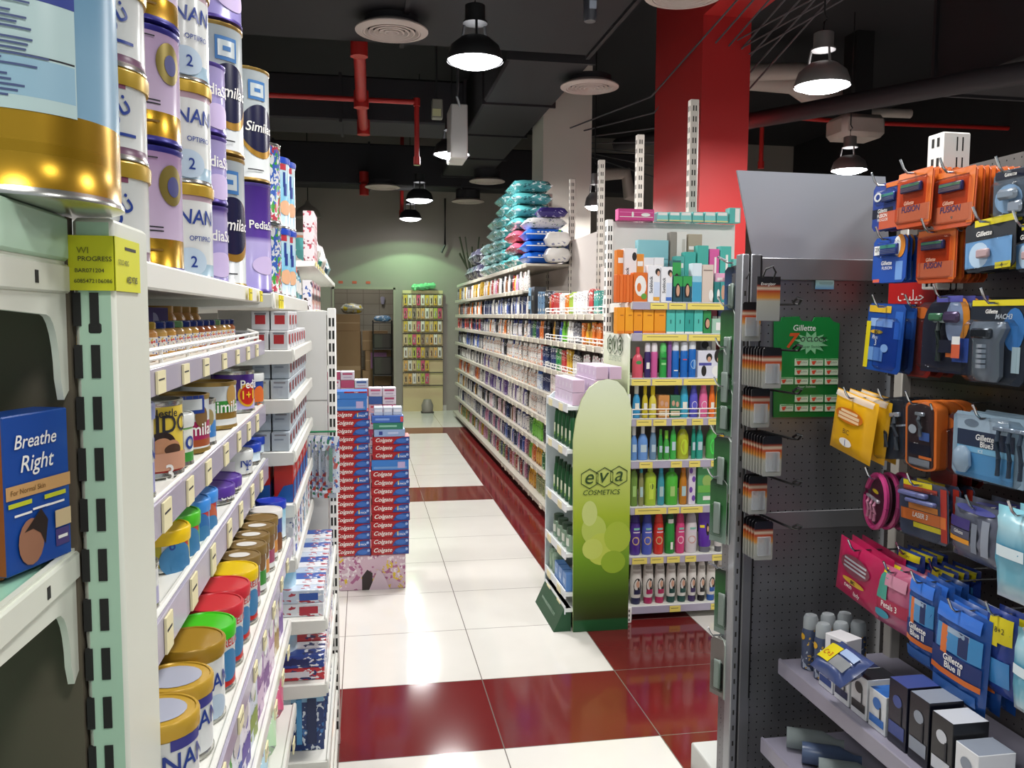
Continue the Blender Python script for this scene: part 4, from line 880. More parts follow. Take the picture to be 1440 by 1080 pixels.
b = MB(); b.add([(.93-OX, 4.04-OY, 0), (.93-OX, 4.5-OY, 0), (.985-OX, 4.5-OY, .12), (.985-OX, 4.04-OY, .12), (1.02-OX, 4.04-OY, 0), (1.02-OX, 4.5-OY, 0), (1.02-OX, 4.5-OY, .12), (1.02-OX, 4.04-OY, .12)], [(0, 3, 2, 1), (0, 4, 7, 3), (1, 2, 6, 5), (3, 7, 6, 2), (0, 1, 5, 4), (4, 5, 6, 7)], mat('#14492a', .4))
b.flat_text('www.evacosmetics.com', .30, .03, Matrix.Translation((.953-OX, 4.27-OY, .064)) @ Matrix.Rotation(-PI/2, 4, 'Z') @ Matrix.Rotation(1.14, 4, 'X'), mat('#9fb8a4')); b.build('plinth', t)
for k, (z, kk) in enumerate(((1.142, 0), (.925, 1), (.64, 1), (.40, 2), (.2, 3), (.12, 9))):
    b = MB(); b.box(.99-OX, 1.298-OX, 4.033-OY, 4.5-OY, z-.018, z, mat('#dfe4e2', .5)); b.box(.984-OX, .99-OX, 4.034-OY, 4.5-OY, z-.03, z+.012, mat('#e4e8ea', .4)); s = b.build('shelf', t)
    for yy in (4.12, 4.36):
        b = MB(); b.box(.9815-OX, .984-OX, yy-OY, yy+.08-OY, z-.032, z+.004, TAG); b.build('price_ticket', s)
LPK = mat('#d9c6dc', .5); LPK2 = mat('#cbaec4', .5)
n = 0
for k, (xx, zz_, y0) in enumerate([(1.05, 1.143, 4.10), (1.05, 1.208, 4.10), (1.16, 1.143, 4.10), (1.16, 1.208, 4.10), (1.24, 1.273, 4.10), (1.17, 1.273, 4.10)]):
    for j in range(5):
        o = carton('cream_box', .075, .062, .063, LPK, [('rect', 0, .5, .02, .02, mat('#e6dbe8'))], (xx, y0+.078*j, zz_), -PI/2, nth(n)+' pale pink cream box piled on top of the display stand, from the nearest', 'box', 'pale pink cream boxes on the stand', side=LPK2); n += 1
BGR = mat('#1c5a30', .3); GLS = mat('#8fae94', .2)
for lv, z in ((1, .925), (2, .64)):
    for j in range(5):
        bottle('hair_oil_bottle', 'slim', .05, .04, .19, BGR, mat('#123c20', .3), [('rect', 0, .35, .03, .05, mat('#dfe6c8')), ('ell', 0, .2, .03, .03, mat('#7fae4a'))], (1.03, 4.08+.085*j, z+.001), -PI/2, nth(j)+' dark green bottle on the '+('upper', 'lower')[lv-1]+' green row of the display stand', group='dark green bottles in the display stand')
for j in range(4):
    bottle('cream_jar', 'jar', .075, .06, .12, GLS, mat('#2f4a34', .4), [('rect', 0, .4, .05, .04, mat('#dfe6d8'))], (1.035, 4.09+.1*j, .401), -PI/2, nth(j)+' pale green jar on the knee-high shelf of the display stand', 'jar', 'pale green jars in the display stand')
for j in range(3):
    carton('soap_box', .08, .05, .09, mat('#5f8fd0', .4), [('rect', 0, .5, .05, .03, mat('#9fc0ea'))], (1.02, 4.09+.09*j, .2015), -PI/2, nth(j)+' sky blue box on the low shelf of the display stand', 'box', 'sky blue boxes in the display stand')
for j in range(2):
    bottle('cream_jar', 'shoulder', .07, .06, .14, GLS, mat('#2f4a34', .4), (), (1.03, 4.37+.085*j, .201), -PI/2, ('nearer', 'farther')[j]+' pale bottle on the low shelf behind the sky blue boxes', 'bottle')

# ================================================================ shampoo end shelving facing the camera
EX0, EX1, EYB = 1.345, 2.10, 4.60
ES = [1.659, 1.498, 1.27, 1.061, .841, .599, .337, .072]
t = empty('shampoo_end_shelving', ((EX0+EX1)/2, EYB, 0), 0, 'white end shelving full of shampoo bottles beside the display stand', 'shelf unit')
hw = (EX1-EX0)/2
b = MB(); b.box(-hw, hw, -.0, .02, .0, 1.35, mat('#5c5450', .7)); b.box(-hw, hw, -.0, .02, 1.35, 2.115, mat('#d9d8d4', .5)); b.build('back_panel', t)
upright(t, -hw+.0, 0.0, 2.12, WHITE, .035, .05, step=.05, y=0, ym=None)
b = MB(); b.box(-hw-.02, -hw+.015, -.50, 0, 0, .085, WHITE, .004)
for i in range(3): b.box(-hw-.003, -hw+.003, -.501, -.49, .012+.024*i, .024+.024*i, SLOT)
b.build('foot', t)
TAGR = [[(.10, .19), (.2, .29), (.3, .52), (.53, .72)], [(.06, .30), (.31, .52), (.53, .68)], [(.0, .10), (.11, .27), (.28, .52), (.53, .62), (.64, .72)], [(.03, .11), (.12, .19), (.22, .3), (.33, .39), (.42, .49), (.56, .62)], [(.05, .12), (.22, .28), (.32, .38), (.44, .5), (.54, .6), (.64, .7)], [(.03, .2), (.21, .27), (.28, .4), (.5, .56), (.57, .64)], [(.02, .1), (.12, .19), (.21, .28), (.31, .37), (.46, .53), (.55, .72)], [(.23, .29), (.46, .53), (.58, .66)]]
for i, z in enumerate(ES):
    dd = .44 if i < 2 else .46
    shelf(t, -hw, hw, dd, z, CREAM, .036, strip=.036, tags=[(a-hw, c-hw) for a, c in TAGR[i]], guard=(.05 if i == 3 else 0), bracket=True, bh=.10, tagm=mat('#e6d46a', .6))
EYF = 4.165
def onE(px, py): return onY(px, py, EYF)
def eitem(row, x0, x1, py0, kind, cols, label, dep=None, yo=0., art=(), nm=None, z=None, **kw):
    a = onY(x0, py0, EYF+yo); c = onY(x1, py0, EYF+yo); zb = (ES[row] if z is None else z)+.001; w = c.x-a.x; h = a.z-zb; x = (a.x+c.x)/2
    d = dep or (w*.75 if kind != 'box' else .06)
    if kind == 'box': return carton(nm or 'cosmetic_box', w*.97, d, h, mat(cols[0], .35), [(q[0], q[1]*w, q[2], q[3]*w, q[4]*h, q[5]) + tuple(q[6:]) for q in art], (x, EYF+yo+d/2, zb), 0, label, 'box', kw.get('group'))
    return bottle(nm or 'shampoo_bottle', kind, w*.95, min(d, w*.8), h, mat(cols[0], .22) if len(cols[0]) < 8 else clear(cols[0][:7], .55), mat(cols[1], .3), [(q[0], q[1]*w, q[2], q[3]*w, q[4]*h, q[5]) + tuple(q[6:]) for q in art], (x, EYF+yo+d/2, zb), 0, label, 'bottle', kw.get('group'))
WM = mat('#e8e6e2', .5); SKN = mat('#c99a80', .6); HAIR = mat('#1c1614', .5); TEAL = '#3fa89e'; TG = mat('#2f9a4a'); OR_ = '#e08a20'
# top of the unit
for i, (a, c, col, lb) in enumerate([(869, 921, '#c2347e', 'long bright pink box with white pattern on top of the end shelving')]):
    eitem(0, a, c, 293, 'box', [col], lb, z=2.116, yo=.37, art=[('rect', 0, .3, .9, .05, WM), ('rect', 0, .7, .9, .04, mat('#e58ab8')), ('ell', -.1, .5, .06, .5, WM), ('ell', .25, .5, .25, .3, WM)])
for i, a in enumerate((924, 941, 957, 974, 991, 1008)):
    eitem(0, a, a+16, 298, 'box', ['#5fb8b4' if i % 2 else '#7fc8c6'], nth(i)+' small teal and white box in the row on top of the end shelving', z=2.116, yo=.37, art=[('rect', 0, .8, .8, .3, WM), ('rect', 0, .1, .98, .12, mat('#d9cf8a'))], group='teal boxes on top of the end shelving')
eitem(0, 1026, 1042, 292, 'box', ['#4fb0a8'], 'last and tallest teal box on top of the end shelving', z=2.116, yo=.37, art=[('rect', .2, .5, .4, .9, WM)])
# first shelf: back rows first (they stand on boxes behind the front row)
def stackedbox(a, c, p0, p1, col, lb, yo, art=()):
    z = onY(a, p1, EYF+yo).z; zb = ES[0]
    return eitem(0, a, c, p0, 'box', [col], lb, yo=yo, dep=.055, art=art)
SB = lambda ink: [('rect', .28, .7, .4, .36, WM), ('ell', .25, .85, .36, .2, HAIR), ('ell', .3, .8, .2, .16, SKN), ('rect', .2, .25, .5, .22, mat('#cfdcec')), ('vtxt', -.22, .45, .26, .8, INK, 'Sunblock')]
stackedbox(897, 941, 337, 0, '#7fb8c2', 'wide pale teal carton at the back of the top shelf', .24, [('rect', 0, .35, .98, .01, mat('#4f8a94')), ('rect', 0, .7, .98, .01, mat('#4f8a94'))])
stackedbox(943, 952, 326, 0, '#8a857c', 'narrow silver grey carton at the back, nearest the teal one', .24)
stackedbox(952, 966, 326, 0, '#d9d6d0', 'tall white silver carton at the back of the top shelf', .24, [('rect', .2, .6, .3, .6, mat('#b9b4ac'))])
stackedbox(968, 988, 329, 0, '#a89c88', 'beige carton at the back of the top shelf', .24, [('rect', 0, .8, .9, .05, WM), ('rect', 0, .6, .9, .03, WM)])
for i, (a, c, p, col, lb) in enumerate([(868, 878, 351, '#d9791c', 'orange carton behind the first white sunscreen carton'), (895, 906, 357, '#d98a2a', 'golden orange carton in the middle row'), (905, 920, 362, '#dedee2', 'white carton in the middle row, nearest the golden one'), (920, 934, 362, '#e4e4e6', 'white carton in the middle row, beside the teal one'),
        (950, 963, 360, '#4fa8a0', 'small teal carton low in the middle row'), (963, 979, 354, '#3fa89e', 'teal carton with an orange stripe in the middle row'), (981, 997, 345, '#44a89c', 'taller teal carton with an orange stripe in the middle row'), (998, 1012, 350, '#d05a9c', 'pink carton in the middle row'), (1013, 1029, 346, '#4ab0a4', 'tall teal carton right of the pink carton'), (1031, 1044, 364, '#6fb8b0', 'small teal carton at the far end of the middle row')]):
    art = [('rect', 0, .25, .98, .05, mat('#e0965a'))] if 'stripe' in lb else [('rect', .1, .5, .2, .7, WM)] if 'pink' in lb else [('rect', 0, .8, .7, .1, WM)]
    stackedbox(a, c, p, 0, col, lb, .14, art)
stackedbox(878, 896, 349, 0, '#e2e2e4', 'white sunscreen carton with a dark haired figure, middle row', .12, [('vtxt', -.25, .55, .26, .8, INK, 'Block'), ('ell', .3, .85, .36, .16, HAIR), ('rect', .2, .4, .5, .1, mat('#8fa8d0'))])
for i in range(5): stackedbox(867.5+4.6*i, 872+4.6*i, 386, 0, ('#d8641c', '#e0702a')[i % 2], nth(i)+' thin orange carton in the front row of the top shelf', .0)
stackedbox(891, 911, 383, 0, '#d86a1c', 'orange carton with a white leafy picture in the front row', 0, [('ell', 0, .55, .8, .7, WM), ('ell', -.1, .5, .3, .3, mat('#d8702a')), ('ell', .25, .2, .4, .2, mat('#5f9a3a'))])
for i, (a, c, p, ink) in enumerate([(911.5, 929, 373, '#e0a23a'), (930, 946, 375, '#3f6fc0')]):
    stackedbox(a, c, p, 0, '#e6e6ea', 'white sunscreen carton with '+('an orange', 'a blue')[i]+' foot band in the front row', 0, [('ell', .28, .83, .4, .18, HAIR), ('ell', .34, .78, .22, .14, SKN), ('rect', .22, .35, .48, .4, mat('#c9d4ea')), ('rect', .2, .1, .5, .1, mat(ink)), ('vtxt', -.24, .48, .26, .84, INK, 'Sunblock')])
for i, a in enumerate((947, 960.5)):
    stackedbox(a, a+13, 388, 0, '#1f4a5a', 'dark teal carton with a green top and a woman, '+('nearer the sunscreen', 'beside the blue white carton')[i], 0, [('rect', 0, .8, .98, .38, TG), ('ell', 0, .42, .6, .62, HAIR), ('ell', .02, .45, .36, .42, SKN), ('rect', 0, .1, .98, .18, mat('#1f4a5a'))])
stackedbox(946, 958, 366, 0, '#2a5a5a', 'green topped carton with a woman, raised in the middle row', .07, [('rect', 0, .8, .98, .3, TG), ('ell', 0, .5, .6, .4, HAIR), ('ell', .02, .5, .36, .28, SKN)])
stackedbox(974, 987.5, 370, 0, '#d4e2ea', 'tall white carton fading to blue in the front row', 0, [('rect', 0, .3, .98, .55, mat('#3f9ac0')), ('rect', 0, .6, .98, .15, mat('#8fc4d8'))])
stackedbox(988, 1004, 372, 0, '#d4c4b8', 'tall pearl beige carton in the front row', 0, [('rect', 0, .85, .8, .03, mat('#8a7a70')), ('ell', .3, .2, .4, .3, WM)])
stackedbox(1005, 1013, 396, 0, '#2a7a7a', 'small dark teal carton low in the front row', 0, [('ell', .2, .4, .5, .5, WM)])
stackedbox(1013.5, 1021, 396, 0, '#3f9a9a', 'small teal carton with a face low in the front row', 0, [('ell', 0, .5, .7, .7, SKN)])
stackedbox(1006, 1020, 384, 0, '#e0a8c4', 'pale pink carton behind the small teal ones', .065, [('rect', 0, .8, .6, .1, WM)])
stackedbox(1022, 1040, 390, 0, '#dfa8b8', 'pink carton with a baby face at the end of the front row', 0, [('ell', .1, .45, .6, .6, SKN), ('rect', 0, .9, .8, .1, WM)])
# second shelf
for i, (a, c) in enumerate(((868, 879), (879.5, 891), (891.5, 904), (904.5, 920), (920.5, 937))):
    eitem(1, a, c, 432, 'box', [('#e8951c', '#eda020')[i % 2]], nth(i)+' orange carton on the second shelf from the upright', art=[('rect', 0, .06, .95, .1, mat('#5a4a9a') if i == 2 else mat('#d9761a')), ('rect', .1, .7, .4, .04, mat('#b56a10'))], group='orange cartons on the second shelf')
for i, a in enumerate((937.5, 950.5, 963.5, 976.5)):
    eitem(1, a, a+12.5, 435 if i < 3 else 434, 'box', [('#4fb8ac', '#2f9a90')[i == 2]], nth(i)+' teal carton on the second shelf', art=[('rect', 0, .04, .95, .1, WM), ('rect', 0, .5, .1, .16, mat('#1c5a58'))], group='teal cartons on the second shelf')
eitem(1, 989.5, 1000.5, 437, 'box', ['#2f8a4a'], 'green carton with a woman on the second shelf', art=[('ell', 0, .45, .7, .5, HAIR), ('ell', .05, .45, .5, .38, SKN)])
eitem(1, 1001.5, 1020, 448, 'box', ['#9fc4b0'], 'low pale green carton on the second shelf', art=[('rect', .1, .5, .6, .5, WM)])
for i, (a, col) in enumerate(((936, '#2a6a66'), (950, '#3a8a84'), (1000, '#9a3a4a'), (1008, '#4a5a90'), (1020, '#c9c0d0'))):
    eitem(1, a, a+11, 430 if i < 2 else 434, 'box', [col], ('dark teal carton at the back of the second shelf', 'mid teal carton at the back of the second shelf', 'maroon carton at the back of the second shelf', 'slate blue carton at the back of the second shelf', 'pale lilac carton at the end of the second shelf')[i], yo=.12, art=[('rect', 0, .5, .6, .4, WM)])
# third shelf
eitem(2, 891, 907, 488, 'oval', ['#d4566a', '#c84a5c'], 'rounded coral red bottle partly behind the stand header', nm='shower_bottle', art=[('ell', 0, .5, .5, .12, mat('#3f8a4a'))])
eitem(2, 907.5, 916.5, 482, 'spray', ['#3a2a62', '#d9d4dc'], 'dark violet spray with a white cap on the third shelf', nm='spray_bottle', art=[('rect', 0, .35, .5, .18, WM)])
eitem(2, 916.8, 926.5, 482, 'spray', ['#c85a96', '#e4dce0'], 'pink spray with a white cap on the third shelf', nm='spray_bottle')
eitem(2, 929, 939.5, 482, 'spray', ['#2f9a44', '#5fc46a'], 'green spray can on the third shelf', nm='spray_bottle', art=[('rect', 0, .55, .7, .06, mat('#1a5a2a')), ('rect', 0, .4, .6, .06, mat('#8fd08a'))])
eitem(2, 940, 945, 478, 'box', ['#7a4a8a'], 'narrow purple carton behind the green spray')
for i, a in enumerate((946, 958.5, 970)):
    eitem(2, a, a+11, 480 if i != 2 else 477, 'spray', ['#1f66b8', '#d8dce2'], ('first', 'second', 'third')[i]+' of three blue spray cans on the third shelf', nm='spray_bottle', art=[('ell', .1, .35, .8, .25, mat('#8fb8e0'))] if i == 2 else [('rect', 0, .5, .5, .03, mat('#d04a5a'))] if i == 1 else [('rect', 0, .2, .5, .03, WM)])
eitem(2, 981.5, 1017, 493, 'box', ['#d4d4e0'], 'white gift carton with black and blue pictures on the third shelf', dep=.1, art=[('ell', .3, .8, .3, .5, HAIR), ('ell', -.05, .75, .24, .3, HAIR), ('ell', -.05, .68, .14, .2, SKN), ('ell', .33, .66, .14, .2, SKN), ('rect', -.2, .5, .5, .1, mat('#4a4a9a')), ('ell', .25, .25, .36, .4, WM), ('ell', -.25, .25, .2, .4, HAIR)])
eitem(2, 985, 1002, 474, 'box', ['#8a8a90'], 'black and white patterned carton behind the gift carton', yo=.13, art=[('ell', -.1, .8, .6, .2, HAIR), ('ell', .2, .7, .3, .12, WM), ('ell', -.2, .6, .3, .1, WM)])
eitem(2, 1013, 1026, 474, 'box', ['#a8303c'], 'dark red carton at the back end of the third shelf', yo=.13)
# fourth shelf
R4 = [(891, 902.5, 541, 'baby', '#3f96c8', '#e6e6e2', 'blue mouthwash style bottle with a white cap'), (904, 913, 541, 'baby', '#c9b42c', '#e2c81c', 'dull yellow baby oil bottle, back one'), (914, 925.5, 543, 'baby', '#d6c74a', '#e8cf1c', 'yellow baby oil bottle with a yellow cap'), (958, 970.5, 538, 'slim', '#3fa8c8', '#3f9ac0', 'sky blue shower bottle behind the wire guard'),
      (971.5, 984, 538, 'slim', '#5a58c0', '#4a4ab0', 'indigo shower bottle with a round badge'), (985, 998, 538, 'slim', '#e06a9a', '#e86a94', 'pink shower bottle with a round badge'), (998.5, 1007.5, 540, 'slim', '#e8742a', '#e87a2a', 'orange shower bottle behind the wire guard'), (1007.8, 1014, 541, 'slim', '#e2b42a', '#e8c02a', 'amber shower bottle behind the wire guard'), (1014.5, 1026, 548, 'slim', '#8fbe3a', '#9ac83f', 'lime shower bottle at the end of the wire guard')]
for a, c, p, k, bc, cc, lb in R4:
    eitem(3, a, c, p, k, [bc, cc], lb+' on the fourth shelf', nm='shower_bottle', art=[('ell', 0, .35, .6, .24, mat('#e6dfe6')), ('ell', 0, .35, .52, .2, mat(bc))] if 'badge' in lb else [('rect', 0, .35, .5, .2, mat('#e6e2d4'))])
for i, (a, c, col) in enumerate(((926.5, 942, '#c88a4a'), (943, 957, '#3f7a5a'))):
    P = onE((a+c)/2, 577); bag('wipes_pack', (c-a)*.0037, .08, .05, printed(col, ('#e8d8c4', '#5a4030'), 50, (1, 1, 1), .4, .3), (P.x, EYF+.03, 1.062), 0, ('orange brown', 'dark green')[i]+' soft pack printed with faces behind the wire guard', 'soft pack', rx=0) if False else eitem(3, a, c, 556, 'box', [col], ('orange brown', 'dark green')[i]+' pack printed with faces behind the wire guard', art=[('ell', -.2, .65, .3, .25, SKN), ('ell', .2, .6, .3, .25, SKN), ('rect', 0, .2, .9, .2, mat('#e8d4b0'))], nm='soft_pack')
eitem(3, 948, 957, 539, 'slim', ['#4a48a0', '#3f3f96'], 'violet blue shower bottle behind the dark green pack', yo=.09, nm='shower_bottle')
# fifth shelf
R5 = [(888, 898, 599, 'baby', '#5f8ac4', '#e6e6e6', 'pale blue clear bottle, nearest the stand'), (898.5, 913.5, 600, 'oval', '#6a96d4', '#e8e8ea', 'wide blue oval bottle with a white cap'), (915, 925, 600, 'slim', '#6a8aa8', '#e4e4e4', 'grey blue narrow bottle with a white cap'), (926.5, 933.5, 604, 'slim', '#2f8a3f', '#5faa3a', 'small dark green bottle'), (933.8, 943.5, 606, 'baby', '#3f9a3f', '#7fc83a', 'small green bottle with a lime cap'),
      (944, 953, 592, 'oval', '#3fae4a', '#6a8a70', 'green bottle half behind the yellow one'), (954, 972, 592, 'oval', '#a8ae2a', '#6f8a6a', 'yellow liquid soap bottle with a leaf print'), (973.5, 980, 594, 'slim', '#1f8a74', '#6a9a90', 'narrow sea green bottle'), (980.5, 991, 593, 'oval', '#2a9a8a', '#8ab0ac', 'sea green liquid soap bottle'), (995.5, 1012.5, 593, 'oval', '#4aa84a', '#8ab098', 'leaf green liquid soap bottle with a bright leaf print'), (1014, 1027, 590, 'oval', '#d8a41c', '#d8b82a', 'golden yellow bottle at the end')]
for a, c, p, k, bc, cc, lb in R5:
    eitem(4, a, c, p, k, [bc, cc], lb+' on the fifth shelf', nm='soap_bottle', art=[('ell', .02, .32, .56, .42, mat({'yellow liquid': '#b8cf2a', 'leaf green li': '#3fd04a'}.get(lb[:13], '#9fb4cc')))] if 'leaf print' in lb else [('rect', 0, .35, .55, .22, mat('#b8cbd4'))])
# sixth shelf
R6 = [(888, 898, 652, 'shoulder', '#6a8a3a', '#5a6a2a', 'olive green shower bottle, nearest the stand'), (899, 907, 655, 'slim', '#8a8a5a', '#2f9ab0', 'slim bottle with a blue teal cap'), (908.5, 925, 655, 'shoulder', '#a8c43a', '#a8c43a', 'wide lime bottle with a dark flower print'), (926, 936.5, 655, 'slim', '#3f96a8', '#2f9ac0', 'slim sea blue bottle with a blue cap'), (938, 955.5, 655, 'shoulder', '#4fb03a', '#3f9a3f', 'wide vivid green bottle'), (957, 968.5, 655, 'slim', '#b8761f', '#b86a1c', 'amber bottle with an orange cap')]
for a, c, p, k, bc, cc, lb in R6:
    eitem(5, a, c, p, k, [bc, cc], lb+' on the sixth shelf', nm='shower_bottle', art=[('rect', 0, .36, .66, .4, mat('#c4da4a')), ('ell', .05, .48, .3, .14, mat('#2a4a1a'))] if 'flower' in lb else [('rect', 0, .35, .5, .25, mat('#9fc470' if 'green' in lb else '#a8c4c4'))])
eitem(5, 969.5, 979, 650, 'box', ['#d8d0dc'], 'white carton with purple swirls on the sixth shelf', art=[('ell', -.2, .8, .5, .14, mat('#6a3fa0')), ('ell', .2, .6, .5, .14, mat('#6a3fa0')), ('ell', -.2, .35, .5, .14, mat('#6a3fa0')), ('ell', .2, .15, .5, .14, mat('#6a3fa0'))])
eitem(5, 981.5, 1008, 653, 'box', ['#4a9a5a'], 'wide glossy green pack with a fruit picture on the sixth shelf', dep=.05, nm='soap_pack', art=[('ell', 0, .58, .5, .3, mat('#8fb05a')), ('rect', 0, .15, .4, .1, WM), ('rect', 0, .38, .95, .18, mat('#6ab04a')), ('rect', 0, .92, .5, .06, mat('#c4e0d0'))])
eitem(5, 1012, 1025, 655, 'tube', ['#c9848c', '#c0303a'], 'pink tube with a red cap at the end of the sixth shelf', nm='cream_tube', art=[('ell', 0, .5, .6, .2, mat('#7a2a3a'))])
# seventh shelf
R7 = [(887.5, 903.5, 722, '#4a2a8a', '#3a2078', 'deep purple'), (904.5, 920, 722, '#4a5ab8', '#3a3f96', 'cornflower blue'), (921, 936, 722, '#cc2f24', '#d8402a', 'bright red'), (937, 951.5, 722, '#1f8a34', '#1f5a34', 'green'), (952, 965.5, 722, '#d03f78', '#c03a6a', 'hot pink'), (966, 983.5, 722, '#d6cfd2', '#b0aab0', 'white')]
for a, c, p, bc, cc, nm_ in R7:
    eitem(6, a, c, p, 'sham', [bc, cc], nm_+' shampoo bottle standing on the seventh shelf', art=[('rect', 0, .8, .5, .1, WM), ('rect', .1, .2, .24, .18, WM)] if nm_ == 'green' else [('ell', -.02, .34, .62, .2, mat({'white': '#c99a94', 'hot pink': '#e8b0c4'}.get(nm_, '#c9a87a'))), ('ell', 0, .34, .36, .13, mat(bc)), ('rect', .05, .62, .5, .05, mat('#7fb8a8')), ('rect', .05, .54, .6, .025, mat('#d8c8d8'))])
eitem(6, 984.5, 1004, 719, 'tube', ['#5a2fa0', '#6a6a74'], 'purple squeeze pack with a woman on the seventh shelf', nm='shampoo_pack', dep=.05, art=[('ell', .12, .55, .26, .3, HAIR), ('ell', .14, .56, .14, .14, SKN), ('rect', -.25, .62, .3, .06, mat('#e8d02a'))])
eitem(6, 1006.5, 1019, 722, 'tottle', ['#d4d0cc', '#5a5a60'], 'plain white bottle with a grey cap on the seventh shelf')
# eighth shelf
R8 = [(888, 905.5, '#1f2248', 'navy'), (906, 922, '#a82058', 'magenta'), (922.5, 938, '#b02a5a', 'raspberry'), (938.5, 953.5, '#15453f', 'dark green'), (954, 968.5, '#1a4a44', 'bottle green'), (969, 982, '#3a2a5a', 'violet'), (982.5, 995, '#121218', 'black'), (995.5, 1009, '#2a5aa8', 'blue'), (1009.5, 1022, '#c8902a', 'amber')]
for a, c, col, nm_ in R8:
    eitem(7, a, c, 786, 'tottle', ['#dcd8d2', col], 'white conditioner bottle with '+('an ' if nm_[0] in 'a' else 'a ')+nm_+' cap and dark haired woman', nm='conditioner_bottle', art=[('ell', .04, .40, .62, .34, HAIR), ('ell', .06, .44, .28, .15, SKN), ('rect', .04, .27, .56, .10, mat(col)), ('rect', 0, .8, .6, .08, mat('#a8a29a')), ('rect', 0, .70, .6, .04, mat('#c0bab2'))])
# ================================================================ long wall of shelves on the right of the aisle
XW, XFR = 1.86, 1.415
BAYW, Y0 = .95, 4.66
RZ = [.10, .33, .55, .77, .98, 1.18, 1.40, 1.60]
LVNAME = ['floor-level', 'ankle-high', 'shin-high', 'knee-high', 'waist-high', 'elbow-high', 'chest-high', 'head-high', 'over-head']
PANELM = mat('#cfcac2', .6)
for i in range(9):
    yn = Y0+BAYW*i; yf = yn+BAYW
    t = empty('wall_shelving', (XW, yf, 0), -PI/2, nth(i)+' bay of the long run of white shelving, counted from the display stand', 'shelf unit', 'bays of the long shelving run')
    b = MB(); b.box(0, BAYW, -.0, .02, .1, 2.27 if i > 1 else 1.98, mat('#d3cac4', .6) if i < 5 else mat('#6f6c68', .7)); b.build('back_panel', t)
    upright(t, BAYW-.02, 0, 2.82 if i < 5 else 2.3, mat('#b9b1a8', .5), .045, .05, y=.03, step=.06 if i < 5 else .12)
    zs = RZ+([1.82, 2.06] if i >= 3 else [])
    for k, z in enumerate(zs):
        dd = XW-XFR+(.03 if k == 0 else 0)-(.03 if z > 2 else 0)
        tg = [(.04+.22*q+.05*R.random(), .09+.22*q+.05*R.random()) for q in range(4)] if i < 4 else []
        shelf(t, 0, BAYW, dd, z, mat('#b9b2a6', .45), .036, strip=None, tags=tg, guard=.045 if (i < 2 and k in (5, 6, 7)) else 0, bracket=i < 3, bh=.09, tagm=mat('#e0dcc8', .6))
    b = MB(); b.box(.0, BAYW, -.42, -.40, 0, .075, mat('#4a3a38', .7)); b.build('kick_plate', t)
    if i == 0:
        b = MB(); b.box(BAYW+.0, BAYW+.012, -.03, .0, 0, 2.0, WHITE); b.build('end_strip', t)
# product designs: key -> (name, colour words, maker args)
def art_lab(c, f=.35, hh=.3): return [('rect', 0, f, .030, hh*.17, mat(c))]
WP = lambda base, *inks: printed(base, inks or ('#3a3a48',), 75, (1, 1, 1.3), .42, .3)
DES = {
 'Wo': ('speckled_bottle', 'white speckled orange', 'shoulder', .058, .04, .165, WP('#e6e3de', '#d8802a', '#4a4a5a'), '#efeeea'), 'Ww': ('lotion_bottle', 'plain white', 'oval', .06, .04, .165, WP('#ece9e4', '#8a8a98'), '#f0efec'),
 'Wk': ('black_capped_bottle', 'white dark capped', 'shoulder', .055, .04, .165, WP('#e2dfda', '#2a2a3a'), '#1c1c22'), 'Wn': ('navy_capped_bottle', 'white navy capped', 'oval', .06, .042, .16, WP('#e4e2e4', '#3a4a9a'), '#27357e'),
 'Bk': ('deodorant_can', 'black', 'spray', .045, .045, .16, WP('#1b1b20', '#b9b9c0'), '#0f0f12'), 'Nv': ('deodorant_can', 'navy', 'spray', .045, .045, .165, WP('#22305e', '#c4cad8'), '#1a2448'),
 'Gy': ('deodorant_can', 'grey', 'spray', .045, .045, .16, WP('#7c7c84', '#2a2a30', '#d8d8dc'), '#4a4a50'), 'Pu': ('lotion_bottle', 'purple', 'oval', .055, .04, .15, WP('#5a4488', '#d8d0e4'), '#4a3a78'),
 'Bl': ('lotion_bottle', 'blue', 'oval', .058, .04, .16, WP('#3a5ab0', '#e4e8f0'), '#2a3f96'), 'Pk': ('lotion_bottle', 'pink', 'oval', .058, .04, .155, WP('#d898b8', '#f0e4ea', '#a04a78'), '#e0b0c8'),
 'Rd': ('shampoo_bottle', 'red', 'shoulder', .058, .04, .155, WP('#a83a3a', '#e8d8d0'), '#8a2a2a'), 'Br': ('shampoo_bottle', 'brown', 'slim', .05, .04, .155, WP('#7a5038', '#d8c8a8'), '#4a2f20'),
 'Am': ('shampoo_bottle', 'amber yellow', 'oval', .06, .042, .155, WP('#d8a02c', '#7a3a20'), '#e0b030'), 'Gn': ('shampoo_bottle', 'dark green', 'shoulder', .056, .04, .155, WP('#2a6a3a', '#c8d8b0'), '#1f4a2a'),
 'Lm': ('shampoo_bottle', 'lime green', 'oval', .06, .042, .16, WP('#6fc03a', '#2f7a2a'), '#8fd04a'), 'Og': ('shampoo_bottle', 'orange', 'oval', .06, .042, .15, WP('#d8702c', '#f0d8b0'), '#e88a3a'),
 'GO': ('shampoo_bottle', 'green orange capped', 'shoulder', .062, .045, .17, WP('#7a8a5a', '#d8d8a0'), '#e0842a'), 'Tq': ('shampoo_bottle', 'blue white', 'shoulder', .062, .045, .18, WP('#dfe6ee', '#3a78c0'), '#2f62b8'),
}
